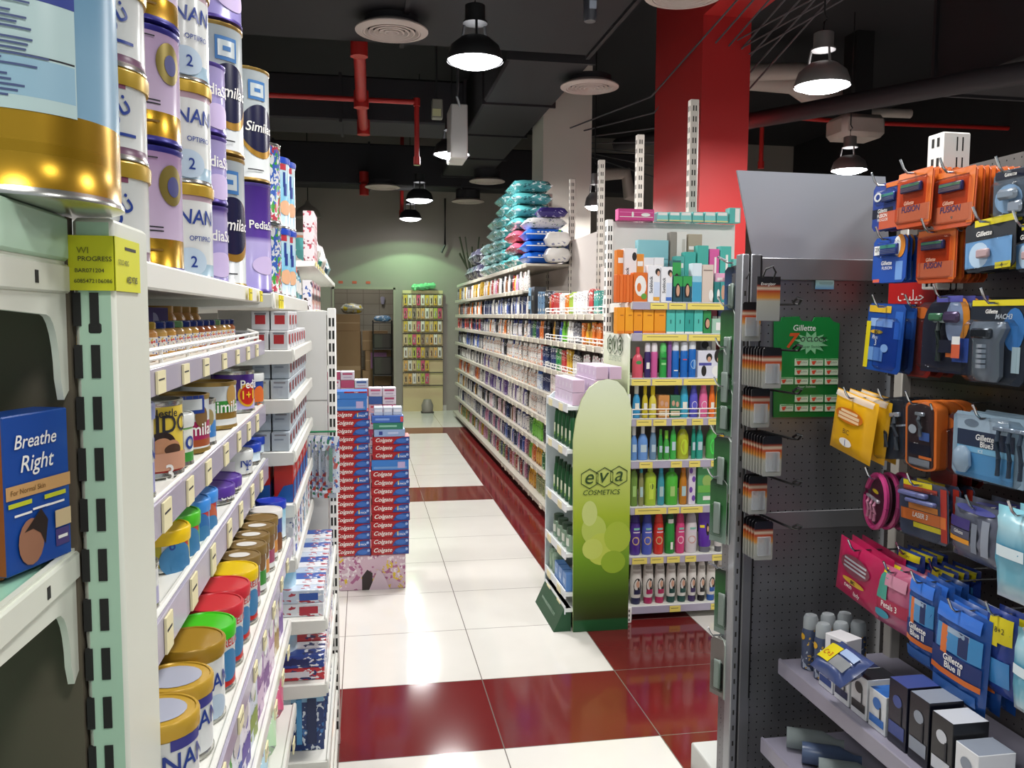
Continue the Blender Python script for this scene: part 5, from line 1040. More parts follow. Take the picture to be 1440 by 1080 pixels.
CAR = {
 'cW': ('carton', 'white dark printed', .055, .06, .15, WP('#e8e4e0', '#1f1c20', '#a84a3a')), 'cO': ('carton', 'orange', .05, .05, .13, WP('#d8742c', '#f0e0c0')), 'cR': ('carton', 'red', .045, .05, .15, WP('#b83a3a', '#f0d8d0')),
 'cT': ('carton', 'teal', .05, .05, .14, WP('#3f9a90', '#e0f0ec')), 'cK': ('carton', 'black', .06, .06, .17, WP('#1d1d22', '#8a90a0')), 'cB': ('carton', 'steel blue', .06, .06, .17, WP('#6f90b0', '#22304a')),
 'cN': ('tall_pack', 'navy', .05, .05, .165, WP('#27386a', '#d8dce4')), 'cG': ('tall_pack', 'bright green', .05, .05, .165, WP('#2f8a4a', '#d8e4d0')), 'cY': ('tall_pack', 'yellow', .05, .05, .165, WP('#d8b03a', '#7a3a20')), 'cC': ('tall_pack', 'coral', .055, .05, .165, WP('#d85a4a', '#f0d0c0')),
 'cP': ('carton', 'pale pink', .05, .05, .14, WP('#e4cfd6', '#a85a78')), 'cM': ('carton', 'violet', .05, .05, .14, WP('#6a4a90', '#d8d0e4')), 'cL': ('carton', 'lime', .05, .05, .14, WP('#a8c84a', '#3a7a3a')), 'cw': ('carton', 'plain white', .05, .05, .14, WP('#e8e6e2', '#9a9aa8')),
 'tW': ('squeeze_tube', 'white', .04, .03, .14, WP('#eae8e6', '#b05a6a')), 'tB': ('squeeze_tube', 'blue', .04, .03, .14, WP('#4a6ab8', '#e0e4f0')),
}
def proto(key):
    if key in DES:
        nm, cw, kd, w, d, h, bm_, cap = DES[key]; return nm, cw, w, h
    nm, cw, w, d, h, bm_ = CAR[key]; return nm, cw, w, h
PRO = {}
def make(key, full, loc, label, group, hs):
    k = (key, full)
    nm, cw, w, h = proto(key); cat = 'box' if key in CAR and nm != 'squeeze_tube' else 'tube' if nm == 'squeeze_tube' else 'bottle'
    if k not in PRO:
        if key in DES:
            _, _, kd, w, d, h, bm_, cap = DES[key]
            o = bottle(nm, kd, w, d, h, bm_, mat(cap, .35), (), loc, -PI/2, label, cat, group, parts=full, n=12 if full else 8)
        elif nm == 'squeeze_tube':
            _, _, w, d, h, bm_ = CAR[key]; o = bottle(nm, 'tube', w, d, h, bm_, WHITE, (), loc, -PI/2, label, cat, group, parts=full, n=10)
        else:
            _, _, w, d, h, bm_ = CAR[key]; o = carton(nm, w, d, h, bm_, [('rect', 0, .85, w*.7, h*.08, WM), ('rect', 0, .2, w*.6, h*.12, mat('#d8d4cc'))] if full else (), loc, -PI/2, label, cat, group, c=.001 if full else 0)
        PRO[k] = (o, [(c, []) for c in COL.objects if c.parent == o])
    else:
        o = dup(PRO[k][0], loc, -PI/2, label, group, PRO[k][1])
    o.scale = (1, 1, hs)
    return o
def zone(i, k):
    """design sequence of bay i, level k"""
    Z = {
     (0, 7): 'cO cw tW cT cR cw cP', (1, 7): 'cw cL cO cw cR cR cO', (2, 7): 'cK cB cB Wk Nv Bk Gy', (0, 6): 'cO cO cO Am cO', (1, 6): 'Gy Ww Lm Bl Bk Am', (2, 6): 'Bk Og Nv Gn Nv Wn',
     (0, 5): 'cO Bl tW tW tW tW', (1, 5): 'Wk cY cR cG cN cG', (2, 5): 'cN cC Wo Wo Wo Wo', (0, 4): 'cP cW cW', (1, 4): 'cW cW cW', (2, 4): 'Nv Tq Wo Wo Wo',
     (0, 3): 'cw cP Rd cw', (1, 3): 'tB tW cW cW', (2, 3): 'Ww Ww Wo Ww', (0, 2): 'Bk Bl Bk tW Br', (1, 2): 'Rd Rd Br Ww Pk', (2, 2): 'Bk Lm Lm Gn Wk', (0, 1): 'Og Og Rd Br', (1, 1): 'Wk Br Pk Br', (2, 1): 'Gn Am Am Og Lm Br',
     (0, 0): 'Tq Tq GO Wn', (1, 0): 'Wk Bk Ww Bk Wk', (2, 0): 'GO GO Am Bk'}
    if (i, k) in Z: return Z[(i, k)].split()
    M = {8: 'Pk Ww Br Rd Ww Bk Gy Am', 7: 'Nv Ww Bl Wk Gy Nv', 6: 'Wn Wo Bk Ww Og', 5: 'Wo Wn Wo Wo Bk', 4: 'Wo Ww Wo Pu', 3: 'Ww Wn Pu Ww cM', 2: 'Nv Wn Bk Ww cP Br', 1: 'Pk Nv Bl Ww Nv', 0: 'Pk Ww Rd Nv GO'}
    Fz = {8: 'Gy Br Ww cY', 7: 'Bk Ww Og Gy', 6: 'Gy Bk cR Nv Wk', 5: 'Bk Gy Wk Bl', 4: 'Gy Wk Ww Bk', 3: 'Wk Rd Ww Og', 2: 'Bk Ww Am Wn', 1: 'Wn Ww Gy Nv', 0: 'Am GO Wn Pk Bk'}
    return (M if i < 6 else Fz)[k].split()
CNT = {}
for i in range(9):
    for k in range(9 if i >= 3 else 8):
        z = RZ[k] if k < 8 else 1.82
        gap = (RZ[k+1] if k < 7 else (1.82 if i >= 3 else 1.86) if k == 7 else 2.06)-z-.045
        seq = zone(i, k); y = Y0+BAYW*i+.03; n = 0; q = 0
        ye = Y0+BAYW*(i+1)-.03
        while True:
            key = seq[min(len(seq)-1, int((y-Y0-BAYW*i)/BAYW*len(seq)))] if len(seq) < 12 else seq[q % len(seq)]
            if i >= 3: key = seq[(q+R.randint(0, 1)) % len(seq)] if R.random() < .75 else seq[R.randint(0, len(seq)-1)]
            nm, cw, w, h = proto(key); st = w+.006+(.012 if i > 5 else 0)
            if y+st > ye or (i == 2 and k == 7 and y > 7.02): break
            hs = min(1.12, gap/h)*R.uniform(.9, 1.)
            c = CNT.get((key, k), 0); CNT[(key, k)] = c+1
            lb = cw+' '+nm.replace('_', ' ')+', '+nth(c)+' such on the '+LVNAME[k]+' shelf of the long run'
            make(key, i < 3, (XFR+.045+R.uniform(0, .02), y+w/2, z+.001), lb, nm.replace('_', ' ')+'s on the '+LVNAME[k]+' long shelf', hs)
            y += st; q += 1
carton('gift_carton', .15, .1, .235, mat('#191a1e', .4), [('poly', 0, 1, 0, 0, mat('#8a92a4', .4), [(-.075, 0), (-.04, -.05), (0, 0), (.04, -.05), (.075, 0)]), ('rect', 0, .6, .02, .04, mat('#c9ccd4')), ('poly', 0, 0, 0, 0, mat('#4a5466'), [(-.075, 0), (-.03, .05), (.01, 0)])], (1.48, 7.13, 1.601), -PI/2, 'large black carton with pale zigzag top on the long run', 'box')
for i in range(2): carton('gift_carton', .10, .09, .115, mat('#7fa8c8', .4), [('rect', 0, .2, .098, .045, mat('#1c2432')), ('rect', 0, .7, .06, .02, mat('#b8d0e0'))], (1.475, 7.275, 1.601+.117*i), -PI/2, ('lower', 'upper')[i]+' sky blue and black carton beside the large black carton', 'box')
# ---- packs piled on top of the run
TL_ = printed('#4f9a9c', ('#d8e8e8', '#2a5a62'), 22, (1, 1, 2), .4, .18); BLP = mat('#1f62c8', .25)
def pack(x0, x1, y, z, h, m, label, d=.24, stripe=None, name='nappy_pack'):
    b = MB(); w = x1-x0; b.pillow(w, d, h, m, 5., wr=.004, n=10)
    if stripe:
        b.box(-w*.46, w*.46, -d/2-.004, -d/2+.03, h*.45, h*.53, WM); b.box(w*.3, w*.36, -d/2-.005, -d/2+.03, h*.12, h*.86, mat('#5ab03a'))
        for u in range(5): b.box(-w*.2+u*.035, -w*.2+u*.035+.018, -d/2-.005, -d/2+.02, h*.6, h*.72, WM)
    return b.build(name, None, ((x0+x1)/2, y, z), R.uniform(-.04, .04), label, 'nappy pack', 'soft packs piled on top of the long run', smooth=60)
for i in range(3):
    pack(1.44, 1.83, 7.72, 2.068+.105*i, .103, BLP, ('lowest', 'middle', 'upper')[i]+' of three bright blue packs with a white stripe', .34, True)
pack(1.45, 1.83, 7.72, 2.382, .10, printed('#d8d6d4', ('#5a7a5a', '#4a4a8a'), 30, (1, 1, 2), .36, .25), 'white pack lying on the three bright blue packs', .34)
pack(1.56, 1.84, 7.66, 2.484, .09, printed('#3a2f72', ('#b9b0d8',), 40, (1, 1, 2), .36, .2), 'violet pack tilted on top of the white pack', .2)
for i in range(2): pack(1.60, 1.83, 7.47, 2.068+.14*i, .13, printed('#dcd9d4', ('#8a8aa0',), 30, (1, 1, 2), .38, .2), ('lower', 'upper')[i]+' small white pack slipping at the near end of the pile', .14)
for i in range(7):
    yy = 8.5 if i < 3 else 8.75
    pack(1.42, 1.82, 8.35, 2.068+.12*i, .118, TL_ if i not in (1, 2) else printed('#b0485c', ('#d8e0e4',), 24, (1, 1, 2), .36, .2), nth(i)+' pack up from the shelf in the nearer teal pile', .5)
for i in range(7): pack(1.42, 1.82, 9.0, 2.068+.115*i, .113, TL_, nth(i)+' pack up from the shelf in the second teal pile', .5)
for i in range(5): pack(1.43, 1.82, 9.65, 2.068+.125*i, .123, printed('#7fa8a8', ('#e0e8ea', '#3a6a6a'), 20, (1, 1, 1.5), .42, .18), nth(i)+' pack up from the shelf in the third greyish teal pile', .5)
for i in range(3): pack(1.43, 1.82, 10.3, 2.068+.13*i, .128, printed('#8fb0b0', ('#3a8a4a', '#e4ecec'), 18, (1, 1, 1.5), .42, .18), nth(i)+' crinkled pack up in the green flecked pile', .5)
for i in range(5): pack(1.42, 1.81, 10.95+.45*(i//2), 2.068+.2*(i % 2), .19, printed('#3a3a4e', ('#d8c02a', '#c9c9d4'), 14, (1, 1, 1.2), .42, .3), nth(i)+' dark bag with yellow patches at the far end of the run top', .4)
b = MB(); q = [(1.62, 12.3, 2.064), (1.5, 12.35, 2.35), (1.62, 12.4, 2.62)]
for i in range(16):
    a = R.uniform(0, 6.28); b.tube([(1.58, 12.3, 2.068), (1.58+.1*math.cos(a), 12.3+.1*math.sin(a), 2.3), (1.58+.2*math.cos(a), 12.3+.2*math.sin(a), 2.45+R.random()*.3)], .012, mat('#2f3a24', .7), 4)
b.build('artificial_plant', label='dark leafy artificial plant at the far end above the shelves', cat='plant')
# black gift box and blue boxes of bay three stand taller
# ================================================================ back wall: card rack, doorway and stock
t = empty('hook_display_rack', (.965, 14.06, 0), 0, 'tall hook display rack full of yellow carded accessories on the back wall', 'display rack')
b = MB(); b.box(-.33, .33, -.03, 0, .0, 2.0, mat('#c9b98c', .7)); b.build('back_panel', t)
for k in range(8):
    b = MB(); b.box(-.33, .33, -.075, -.06, 1.93-.215*k, 1.945-.215*k, mat('#2f2a26', .5)); b.build('hook_bar', t)
CARDC = ['#c8a83a', '#c9b48a', '#b89a6a', '#c04a6a', '#d8d4c8', '#7a6a5a', '#a8b04a', '#d0a05a']
for k in range(7):
    for j in range(9 if k < 5 else 6):
        col = CARDC[(k*3+j*5) % 8 if k not in (0, 2) else (0, 4, 1, 3, 4, 0, 1)[j % 7]]
        x = .965-.285+.07*j; b = MB(); b.box(-.029, .029, -.012, 0, -.17, 0, printed(col, ('#2a2420', '#e0d8c0'), 34, (1, 1, 1), .36, .5), .002)
        b.box(-.008, .010, -.022, -.012, -.14, -.05, mat(('#1c1a1a', '#5a3424', '#8a8a90')[(k+j) % 3], .4), .003)
        b.build('accessory_card', None, (x, 13.985, 1.925-.215*k), 0, nth(j)+' hanging accessory card in the '+nth(k)+' row of the back wall rack', 'accessory card', 'carded accessories on the back wall rack')
b = MB()
for i in range(5): b.pillow(.14, .12, .09, clear('#8fe0a8', .5), 2.5, wr=.012, n=7); b.M = Matrix.Translation((.09*(i+1)-.2, 0, .01*i))
b.M = Matrix(); b.build('plastic_bag', None, (.95, 14.0, 2.005), 0, 'crumpled clear plastic bag lying on top of the rack', 'bag', smooth=60)
b = MB(); b.box(-.1, .1, -.1, .1, 0, .02, mat('#4a4640', .6)); b.loft([(.02, .09, .09), (.12, .10, .10), (.22, .06, .06)], mat('#8f8a80', .4), 12); b.build('electric_fan_base', None, (1.02, 13.8, 0), 0, 'small grey object standing on the floor under the rack', 'fan')
# stock room
BOXC = noisy('#9a7c58', '#a88a64', 3., .8, name='cardboard'); 
for i, (x, y, z, w, d, h, lb) in enumerate([(.22, 15.2, 0, .5, .4, .62, 'lowest brown carton behind the doorway'), (.25, 15.2, .621, .46, .4, .35, 'brown carton with a pink panel on the lowest one'), (.2, 15.2, .972, .44, .4, .34, 'upper brown carton of the doorway pile'), (-.3, 15.4, 0, .5, .4, 1.3, 'tall brown carton deep in the stock room'), (-.28, 15.4, 1.301, .44, .36, .3, 'small brown carton on the tall one in the stock room')]):
    b = MB(); b.box(-w/2, w/2, -d/2, d/2, 0, h, BOXC, .004); b.box(-w/2, w/2, -d/2-.001, -d/2+.001, h*.47, h*.53, mat('#b89a70', .4))
    if 'pink' in lb: b.box(-w*.3, w*.3, -d/2-.002, -d/2, h*.1, h*.9, mat('#c08ab8', .5))
    b.build('cardboard_box', None, (x, y, z), R.uniform(-.05, .05), lb, 'cardboard box')
t = empty('stock_trolley', (.32, 14.75, 0), 0, 'dark wire stock trolley with a blue tray inside the doorway', 'trolley')
b = MB()
for x in (-.16, .16):
    for y in (-.12, .12): b.tube([(x, y, 0), (x, y, 1.5)], .012, mat('#2a2826'))
for z in (.1, .55, 1., 1.45): b.box(-.17, .17, -.13, .13, z, z+.02, mat('#33302c'))
b.build('frame', t)
for z, hh in ((.121, .25), (.571, .3), (1.021, .25)):
    b = MB(); b.box(-.15, .15, -.11, .11, 0, hh, mat('#3f3b34', .7), .01); b.build('storage_crate', None, (.32, 14.75, z), 0, 'dark crate on the '+{.121: 'bottom', .571: 'middle', 1.021: 'upper'}[z]+' deck of the stock trolley', 'crate')
b = MB(); b.pillow(.3, .22, .10, printed('#6f9ac0', ('#d8e4ee',), 20, (1, 1, 1), .4), 4., wr=.01, n=8); b.build('blue_bag', None, (.32, 14.75, 1.482), 0, 'blue bag lying on top of the stock trolley', 'bag', smooth=60)
b = MB(); b.pillow(.4, .3, .16, printed('#c9c9b8', ('#d8c43a', '#8a9a9a'), 12, (1, 1, 1), .42), 2.6, wr=.02, n=9); b.build('plastic_bag', None, (-.2, 15.4, 1.625), 0, 'crumpled pale bag with yellow parts on the stock room cartons', 'bag', smooth=60)
b = MB(); b.loft([(0, .03, .03), (.12, .045, .02), (.14, .02, .02)], mat('#b8b4c8', .5), 10); b.build('wall_dispenser', None, (.36, 16.27, 1.8), 0, 'pale dispenser on the stock room tiles', 'dispenser')
for i in range(3):
    b = MB(); b.box(-.035, .035, -.004, 0, -.02, .02, mat('#b8503a', .6)); b.build('wall_sticker', None, (-.36+.22*i, 14.098, 2.12), 0, ('first', 'second', 'third')[i]+' small orange sticker on the wall above the doorway', 'sticker', 'orange stickers above the doorway')
b = MB(); b.tube([(1.33, 14.0, 3.5), (1.33, 14.0, 2.75), (1.27, 14.0, 2.62)], .02, mat('#2a2a28')); b.build('ceiling_cable', None, None, 0, 'dark cord hanging down the back wall by the shelves', 'cord')
# ================================================================ toothpaste tower on the left of the aisle
FLW = printed('#cbaebc', ('#a8648a', '#e4d8dc', '#d8b83a'), 34, (1, 1, 1), .43, .5)
b = MB(); b.box(-.19, .19, -.17, .17, .0, .205, FLW, .004)
b.add([(-.02, -.172, 0), (.10, -.176, .0), (.06, -.19, .10), (.03, -.18, .12)], [(0, 1, 2, 3)], mat('#cdb8c4', .6)); b.add([(-.06, -.1705, 0), (.0, -.1705, 0), (.0, -.1705, .1), (-.03, -.1705, .12), (-.06, -.1705, .08)], [(0, 1, 2, 3, 4)], mat('#3a3030', .8))
b.build('wrapped_box', None, (.04, 5.02, 0), 0, 'torn floral paper wrapped box under the toothpaste tower', 'box')
CRED = mat('#a3161d', .3); CBLU = mat('#2c5aa8', .3); CB2 = mat('#3a78c4', .3)
def colgate(x, y, z, w, h, label, d=.16, blue=False, variant=0, rot=0., grp=None):
    if blue:
        return carton('toothpaste_carton', w, d, h, CB2, [('rect', .18*w, .9, w*.62, h*.2, CRED), ('txt', .2*w, .9, w*.5, h*.17, WHITE, 'Colgate', .3), ('rect', -.3*w, .3, .02, h*.5, mat('#6f9ad0'))] if variant == 0 else [('rect', 0, .25, w*.9, h*.2, mat('#6f9ad0')), ('rect', .3*w, .5, w*.2, h*.6, mat('#b8a8d0'))], (x, y, z), rot, label, 'toothpaste box', grp)
    return carton('toothpaste_carton', w, d, h, CRED, [('poly', 0, 0, 0, 0, mat('#20468f', .3), [(.06*w, .03*h), (.495*w, .03*h), (.495*w, .97*h), (.30*w, .93*h), (.14*w, .66*h), (.08*w, .3*h)]),
        ('ell', .28*w, .45, .30*w, .58*h, mat('#3a6ab8', .3)), ('ell', .44*w, .62, .07*w, .34*h, mat('#9fb4dc', .3)), ('txt', -.19*w, .5, .54*w, .66*h, WHITE, 'Colgate', .35)] +
        ([('rect', .2*w, .5, .006, h*.5, mat('#e0c83a')), ('txt', .3*w, .4, .22*w, .3*h, WHITE, '2 PACK')] if variant else []), (x, y, z), rot, label, 'toothpaste box', grp)
z = .207
for i in range(18):
    h = (1.045-.207)/18-.001; colgate(-.075+R.uniform(-.004, .004), 4.92, z, .205, h, nth(i)+' red toothpaste carton up from the floral box, taller stack', variant=int(i % 4 == 1), grp='red toothpaste cartons'); z += h+.001
z += .002
colgate(-.085, 4.92, z, .20, .065, 'plain blue toothpaste carton on top of the taller red stack', blue=True, variant=1); z += .066
colgate(-.085, 4.92, z, .205, .042, 'blue toothpaste carton with a red band, topmost of the taller stack', blue=True); z += .044
TZ = z
z = .207
for i in range(10):
    h = (.70-.207)/10-.001; colgate(.145+R.uniform(-.004, .004), 4.92, z, .215, h, nth(i)+' red toothpaste carton up from the floral box, shorter stack', variant=int(i % 3 == 2), grp='red toothpaste cartons'); z += h+.001
colgate(.145, 4.92, z, .21, .06, 'plain blue carton in the middle of the shorter red stack', blue=True, variant=1); z += .062
for i in range(3):
    colgate(.15, 4.92, z, .21, .043, ('lowest', 'middle', 'uppermost')[i]+' red carton above the plain blue one, shorter stack', variant=int(i == 0)); z += .044
carton('toothpaste_carton', .175, .14, .042, mat('#8fa8d0', .35), [('rect', -.05, .5, .02, .02, mat('#2a3f8a')), ('rect', .02, .5, .06, .012, mat('#b8c4e0'))], (.14, 4.91, z), .03, 'pale blue toothpaste carton lying on the shorter stack', 'toothpaste box'); z += .043
carton('toothpaste_carton', .17, .14, .036, mat('#2f7a62', .3), [('rect', 0, .5, .1, .01, mat('#8fc4b0'))], (.135, 4.91, z), -.02, 'green toothpaste carton near the top of the shorter stack', 'toothpaste box'); z += .037
carton('toothpaste_carton', .18, .14, .04, mat('#3f66b8', .3), [('rect', -.03, .5, .08, .012, mat('#7fa0dc')), ('rect', .08, .5, .015, .03, mat('#d84a4a'))], (.13, 4.91, z), .02, 'blue toothpaste carton near the top of the shorter stack', 'toothpaste box'); z += .041
for i in range(3):
    carton('toothpaste_carton', .05, .10, .045, mat('#c0cad8', .35), [('rect', 0, .6, .04, .015, mat('#e4e6ee'))], (.08+.054*i, 4.91, z), 0, ('first', 'second', 'third')[i]+' small silvery carton on top of the shorter stack', 'toothpaste box', 'small silvery cartons')
# white pink boxes stacked behind the tower on a low platform
b = MB(); b.box(-.32, .22, -.16, .16, 0, .62, mat('#d8cfd4', .6), .003); b.build('display_plinth', None, (-.03, 5.42, 0), 0, 'pale cardboard plinth behind the toothpaste tower', 'plinth')
PB = [('#d8d0da', '#b0486a'), ('#d4ccd8', '#c05a7a'), ('#dcb0bc', '#c04a5a'), ('#c8d0dc', '#3a5a9a')]
for k in range(12):
    for j in range(6 if k < 10 else 4):
        c_, i_ = PB[(0, 0, 1, 2, 3, 1)[(k+2*j) % 6] if j > 2 else 0]
        if k >= 11 and j > 2: continue
        carton('cream_carton', .082, .12, .05, mat(c_, .4), [('rect', 0, .72, .06, .012, mat(i_)), ('rect', 0, .3, .05, .008, mat('#b8a8bc'))] if (j+k) % 4 else [('rect', 0, .5, .082, .048, mat(i_))], (-.27+.085*j, 5.36, .621+.0515*k), 0, nth(j)+' white and pink carton, layer '+nth(k)+', of the block behind the toothpaste tower', 'box', 'white and pink cartons behind the tower')
# hair colour boxes and shelf beyond the white panel
t = empty('hair_care_shelving', (-.75, 5.9, 0), PI/2, 'far left shelving with hair colour cartons beyond the toothpaste tower', 'shelf unit')
b = MB(); b.box(0, 4.2, -.02, 0, 0, 2.0, mat('#b9b4ac', .6)); b.build('back_panel', t)
for z in (.1, .4, .7, 1.0, 1.3, 1.62, 1.95): shelf(t, 0, 4.2, .42, z, CREAM, .035, bracket=True, bh=.08, tags=[(.05+.3*q, .14+.3*q) for q in range(5)], tagm=mat('#e0cf7a', .6))
for x in (.0, 4.17): upright(t, x, 0, 2.05, WHITE, .035, .05, step=.1)
HC = [('#dcd0d2', '#b03a4a'), ('#e0d4d4', '#c05a6a'), ('#d8cccc', '#7a2a3a'), ('#b83a44', '#e8d8d8'), ('#d8d4d8', '#3a5aa0')]
for k, z in enumerate((.4, .7, 1.0, 1.3, 1.62)):
    for j in range(14):
        c_, i_ = HC[(j*2+k) % 5]
        carton('hair_colour_carton', .075, .06, .2, printed(c_, (i_, '#3a2420'), 30, (1, 1, 1), .4, .4), [('ell', 0, .35, .045, .07, SKN), ('ell', 0, .45, .05, .05, HAIR), ('rect', 0, .85, .06, .025, mat(i_))], (-.375, 5.95+.085*j, z+.001), PI/2, nth(j)+' hair colour carton along the '+('knee-high', 'thigh-high', 'waist-high', 'chest-high', 'head-high')[k]+' far left shelf', 'box', 'hair colour cartons on the far left shelving')
for j in range(4):
    for q_ in range(3):
        carton('hair_colour_carton', .085, .07, .11, printed('#dccfd2', ('#b84a5a', '#8a3a4a'), 36, (1, 1, 1), .42, .4), [], (-.36, 5.95+.11*j, 1.951+.1115*q_), PI/2, ('lowest', 'middle', 'topmost')[q_]+' pink printed carton of the '+nth(j)+' pile on top of the far left shelving', 'box', 'pink printed cartons on top')
for j in range(8):
    c_ = ('#5fa8a8', '#c9866a', '#d8d4d0', '#3f8a7a', '#b8a8a0', '#d8cfd0', '#2a4a5a', '#8fb8c0')[j]
    pack(-.70, -.36, 6.6+.42*j, 1.958, .2+.06*(j % 3), printed(c_, ('#e8e4e0', '#3a4a5a'), 18, (1, 1, 1), .42, .3), nth(j)+' soft pack on top of the far left shelving past the pink piles', .34, name='wipes_pack')
# tall items on the white panel bay top (mouthwash and brushes)
for j in range(7):
    c_ = ('#1f5a4a', '#dfe2e8', '#26262c', '#7a2038', '#2a8a7a', '#8fb8c0', '#1f7a9a')[j]
    bottle('mouthwash_bottle', 'slim' if j != 2 else 'shoulder', .06, .045, .2-.012*j, mat(c_, .2), mat('#2a2a30' if j != 5 else '#d85a2a', .4), [('rect', 0, .4, .04, .05, WM)], (-.30+.004*j, 3.25+.062*j, 1.642), PI/2-.5, nth(j)+' tall dark or teal bottle at the far end of the top shelf', 'bottle', 'tall bottles at the end of the top shelf')
# ================================================================ razor corner on the right: grey end panel and peg wall
def pegmat(base, axes=(0, 2), pitch=.025, r=.0022, dark='#141414', rough=.38, metal=.75, mask=True):
    m = bpy.data.materials.new('perforated_steel'); m.use_nodes = True; nt = m.node_tree; N = nt.nodes; K = nt.links; b = N['Principled BSDF']
    tc = N.new('ShaderNodeTexCoord'); sp = N.new('ShaderNodeSeparateXYZ'); K.new(tc.outputs['Object'], sp.inputs[0])
    def M(op, a, c=None):
        n = N.new('ShaderNodeMath'); n.operation = op
        for i, v in enumerate((a, c)):
            if v is None: continue
            if isinstance(v, (int, float)): n.inputs[i].default_value = v
            else: K.new(v, n.inputs[i])
        return n.outputs[0]
    d = []
    for a in axes: d.append(M('SUBTRACT', M('FRACT', M('DIVIDE', sp.outputs[a], pitch)), .5))
    dist = M('SQRT', M('ADD', M('MULTIPLY', d[0], d[0]), M('MULTIPLY', d[1], d[1])))
    hole = M('LESS_THAN', dist, r/pitch)
    n = N.new('ShaderNodeTexNoise'); n.inputs['Scale'].default_value = 3; K.new(tc.outputs['Object'], n.inputs['Vector'])
    mx = N.new('ShaderNodeMix'); mx.data_type = 'RGBA'; mx.inputs[6].default_value = (*lin(base), 1); mx.inputs[7].default_value = (*lin(dark), 1); K.new(hole, mx.inputs[0])
    K.new(mx.outputs[2], b.inputs['Base Color']); b.inputs['Metallic'].default_value = metal
    mr = N.new('ShaderNodeMapRange'); mr.inputs[3].default_value = rough-.12; mr.inputs[4].default_value = rough+.15; K.new(n.outputs[0], mr.inputs[0]); K.new(mr.outputs[0], b.inputs['Roughness'])
    return m
GP = pegmat('#85868a'); GS = noisy('#7d7e82', '#8b8c90', 2., .4, .6, name='grey_sheet')
GY = 2.4
gx0, gx1 = 1.150, 1.66
t = empty('grey_pegboard_panel', (gx0, GY, 0), 0, 'grey perforated steel end panel with a blank header, between shampoo shelves and razors', 'panel')
b = MB(); b.box(.03, gx1-gx0, 0, .012, .03, 1.735, GP); b.build('pegboard', t, smooth=0)
b = MB(); b.box(.03, gx1-gx0, -.012, .02, 1.70, 1.765, GS, .002); b.build('cross_rail', t); b = MB(); b.box(.03, gx1-gx0, -.006, .014, .93, .985, GS, .001); b.build('cross_rail', t)
def GPOINT(px, py, y=GY): p = onY(px, py, y); return (p.x-gx0, p.z)
hp = [GPOINT(*q) for q in ((1060, 372), (1250, 383), (1243, 249), (1035, 240))]
b = MB(); b.prism(hp, .008, noisy('#a2a5b0', '#b0b3bc', 1.5, .35, .25, name='brushed_sheet'), 'xz', -.008); b.build('header_panel', t, smooth=0)
b = MB(); b.box(-.035, -.012, -.015, .03, 0, 1.775, mat('#8f9296', .4, .6), .003); b.box(-.012, -.006, -.01, .03, 0, 1.775, BLACK); b.box(-.006, .03, -.014, .03, 0, 1.775, mat('#77797d', .4, .6), .003); b.box(.024, .029, -.0155, -.01, .4, 1.77, BLACK)
for i in range(30): b.box(-.026, -.021, -.0158, -.012, .2+.05*i, .215+.05*i, SLOT)
b.build('post', t)
b = MB(); b.box(-.03, .55, -.05, .3, 0, .10, mat('#c8cac6', .4), .004); b.build('base', t)
# side of the end unit that carries the green blister packs (faces the aisle)
b = MB(); b.box(-.03, -.018, .03, .085, 0.1, 1.72, pegmat('#6f7074', (1, 2))); b.build('side_pegboard', t, smooth=0)
b = MB(); b.tube([(-.028, -.03, 1.70), (-.02, -.035, 1.72), (-.02, -.03, 1.05), (-.012, -.035, 1.02), (0, -.03, 1.0), (.02, -.03, 1.01)], .003, BLACK, 5); b.build('cord', t)
# small blue card stuck on the panel and the big green blade card
p = onY(1146, 392, GY-.004); q = onY(1171, 407, GY-.004)
b = MB(); b.box(p.x, q.x, GY-.010, GY-.007, q.z, p.z, gradmat(((0, '#5f8fb8'), (.5, '#8fb8bc'), (1, '#a8c4bc')), 2, q.z, p.z, .35)); b.box(p.x+.012, q.x-.004, GY-.0105, GY-.0095, (p.z+q.z)/2, p.z-.01, mat('#7a9a9a')); b.build('hang_card', None, None, 0, 'small pale blue card hooked on the grey perforated panel', 'card')
GRC = gradmat(((0, '#0f6a2c'), (1, '#14803a')), 2, 1.3, 1.65, .35)
def gp(px, py): p = onY(px, py, GY-.012); return (p.x, p.z)
out = [(1088, 587), (1089, 452), (1098, 452), (1100, 446), (1124, 445), (1127, 451), (1143, 452), (1146, 446), (1167, 446), (1172, 452), (1181, 455), (1179, 500), (1176, 586)]
b = MB(); b.prism([gp(*q) for q in out], .005, GRC, 'xz', GY-.012)
yq = GY-.0135
def gtext(s, px, py, w, h, m, **k): x, z = gp(px, py); b.flat_text(s, w, h, XZ(x, yq-.0004, z), m, **k)
x, z = gp(1140, 482); b.add([(x+.05*r_*math.cos(a), yq, z+.03*r_*math.sin(a)) for a, r_ in [(2*PI*i/24, 1.2 if i % 2 else .7) for i in range(24)]], [tuple(range(24))], mat('#7fbf8f', .4))
gtext('Gillette', 1131, 461, .075, .018, mat('#dfe6df'), shear=.1, bold=.01); gtext('7', 1115, 479, .05, .046, mat('#c8501f'), shear=.3, bold=.03)
gtext("O'CLOCK", 1144, 477, .088, .019, INK, shear=.15, bold=.02); gtext('Super Stainless', 1142, 488, .085, .011, mat('#1a4a2a'), shear=.15); gtext('Super Stainless', 1134, 544, .07, .009, mat('#cfe0cf'), shear=.15)
o = b.build('blade_display_card', None, None, 0, 'large green hanging blade card with rows of small packets', 'display card')
k = 0
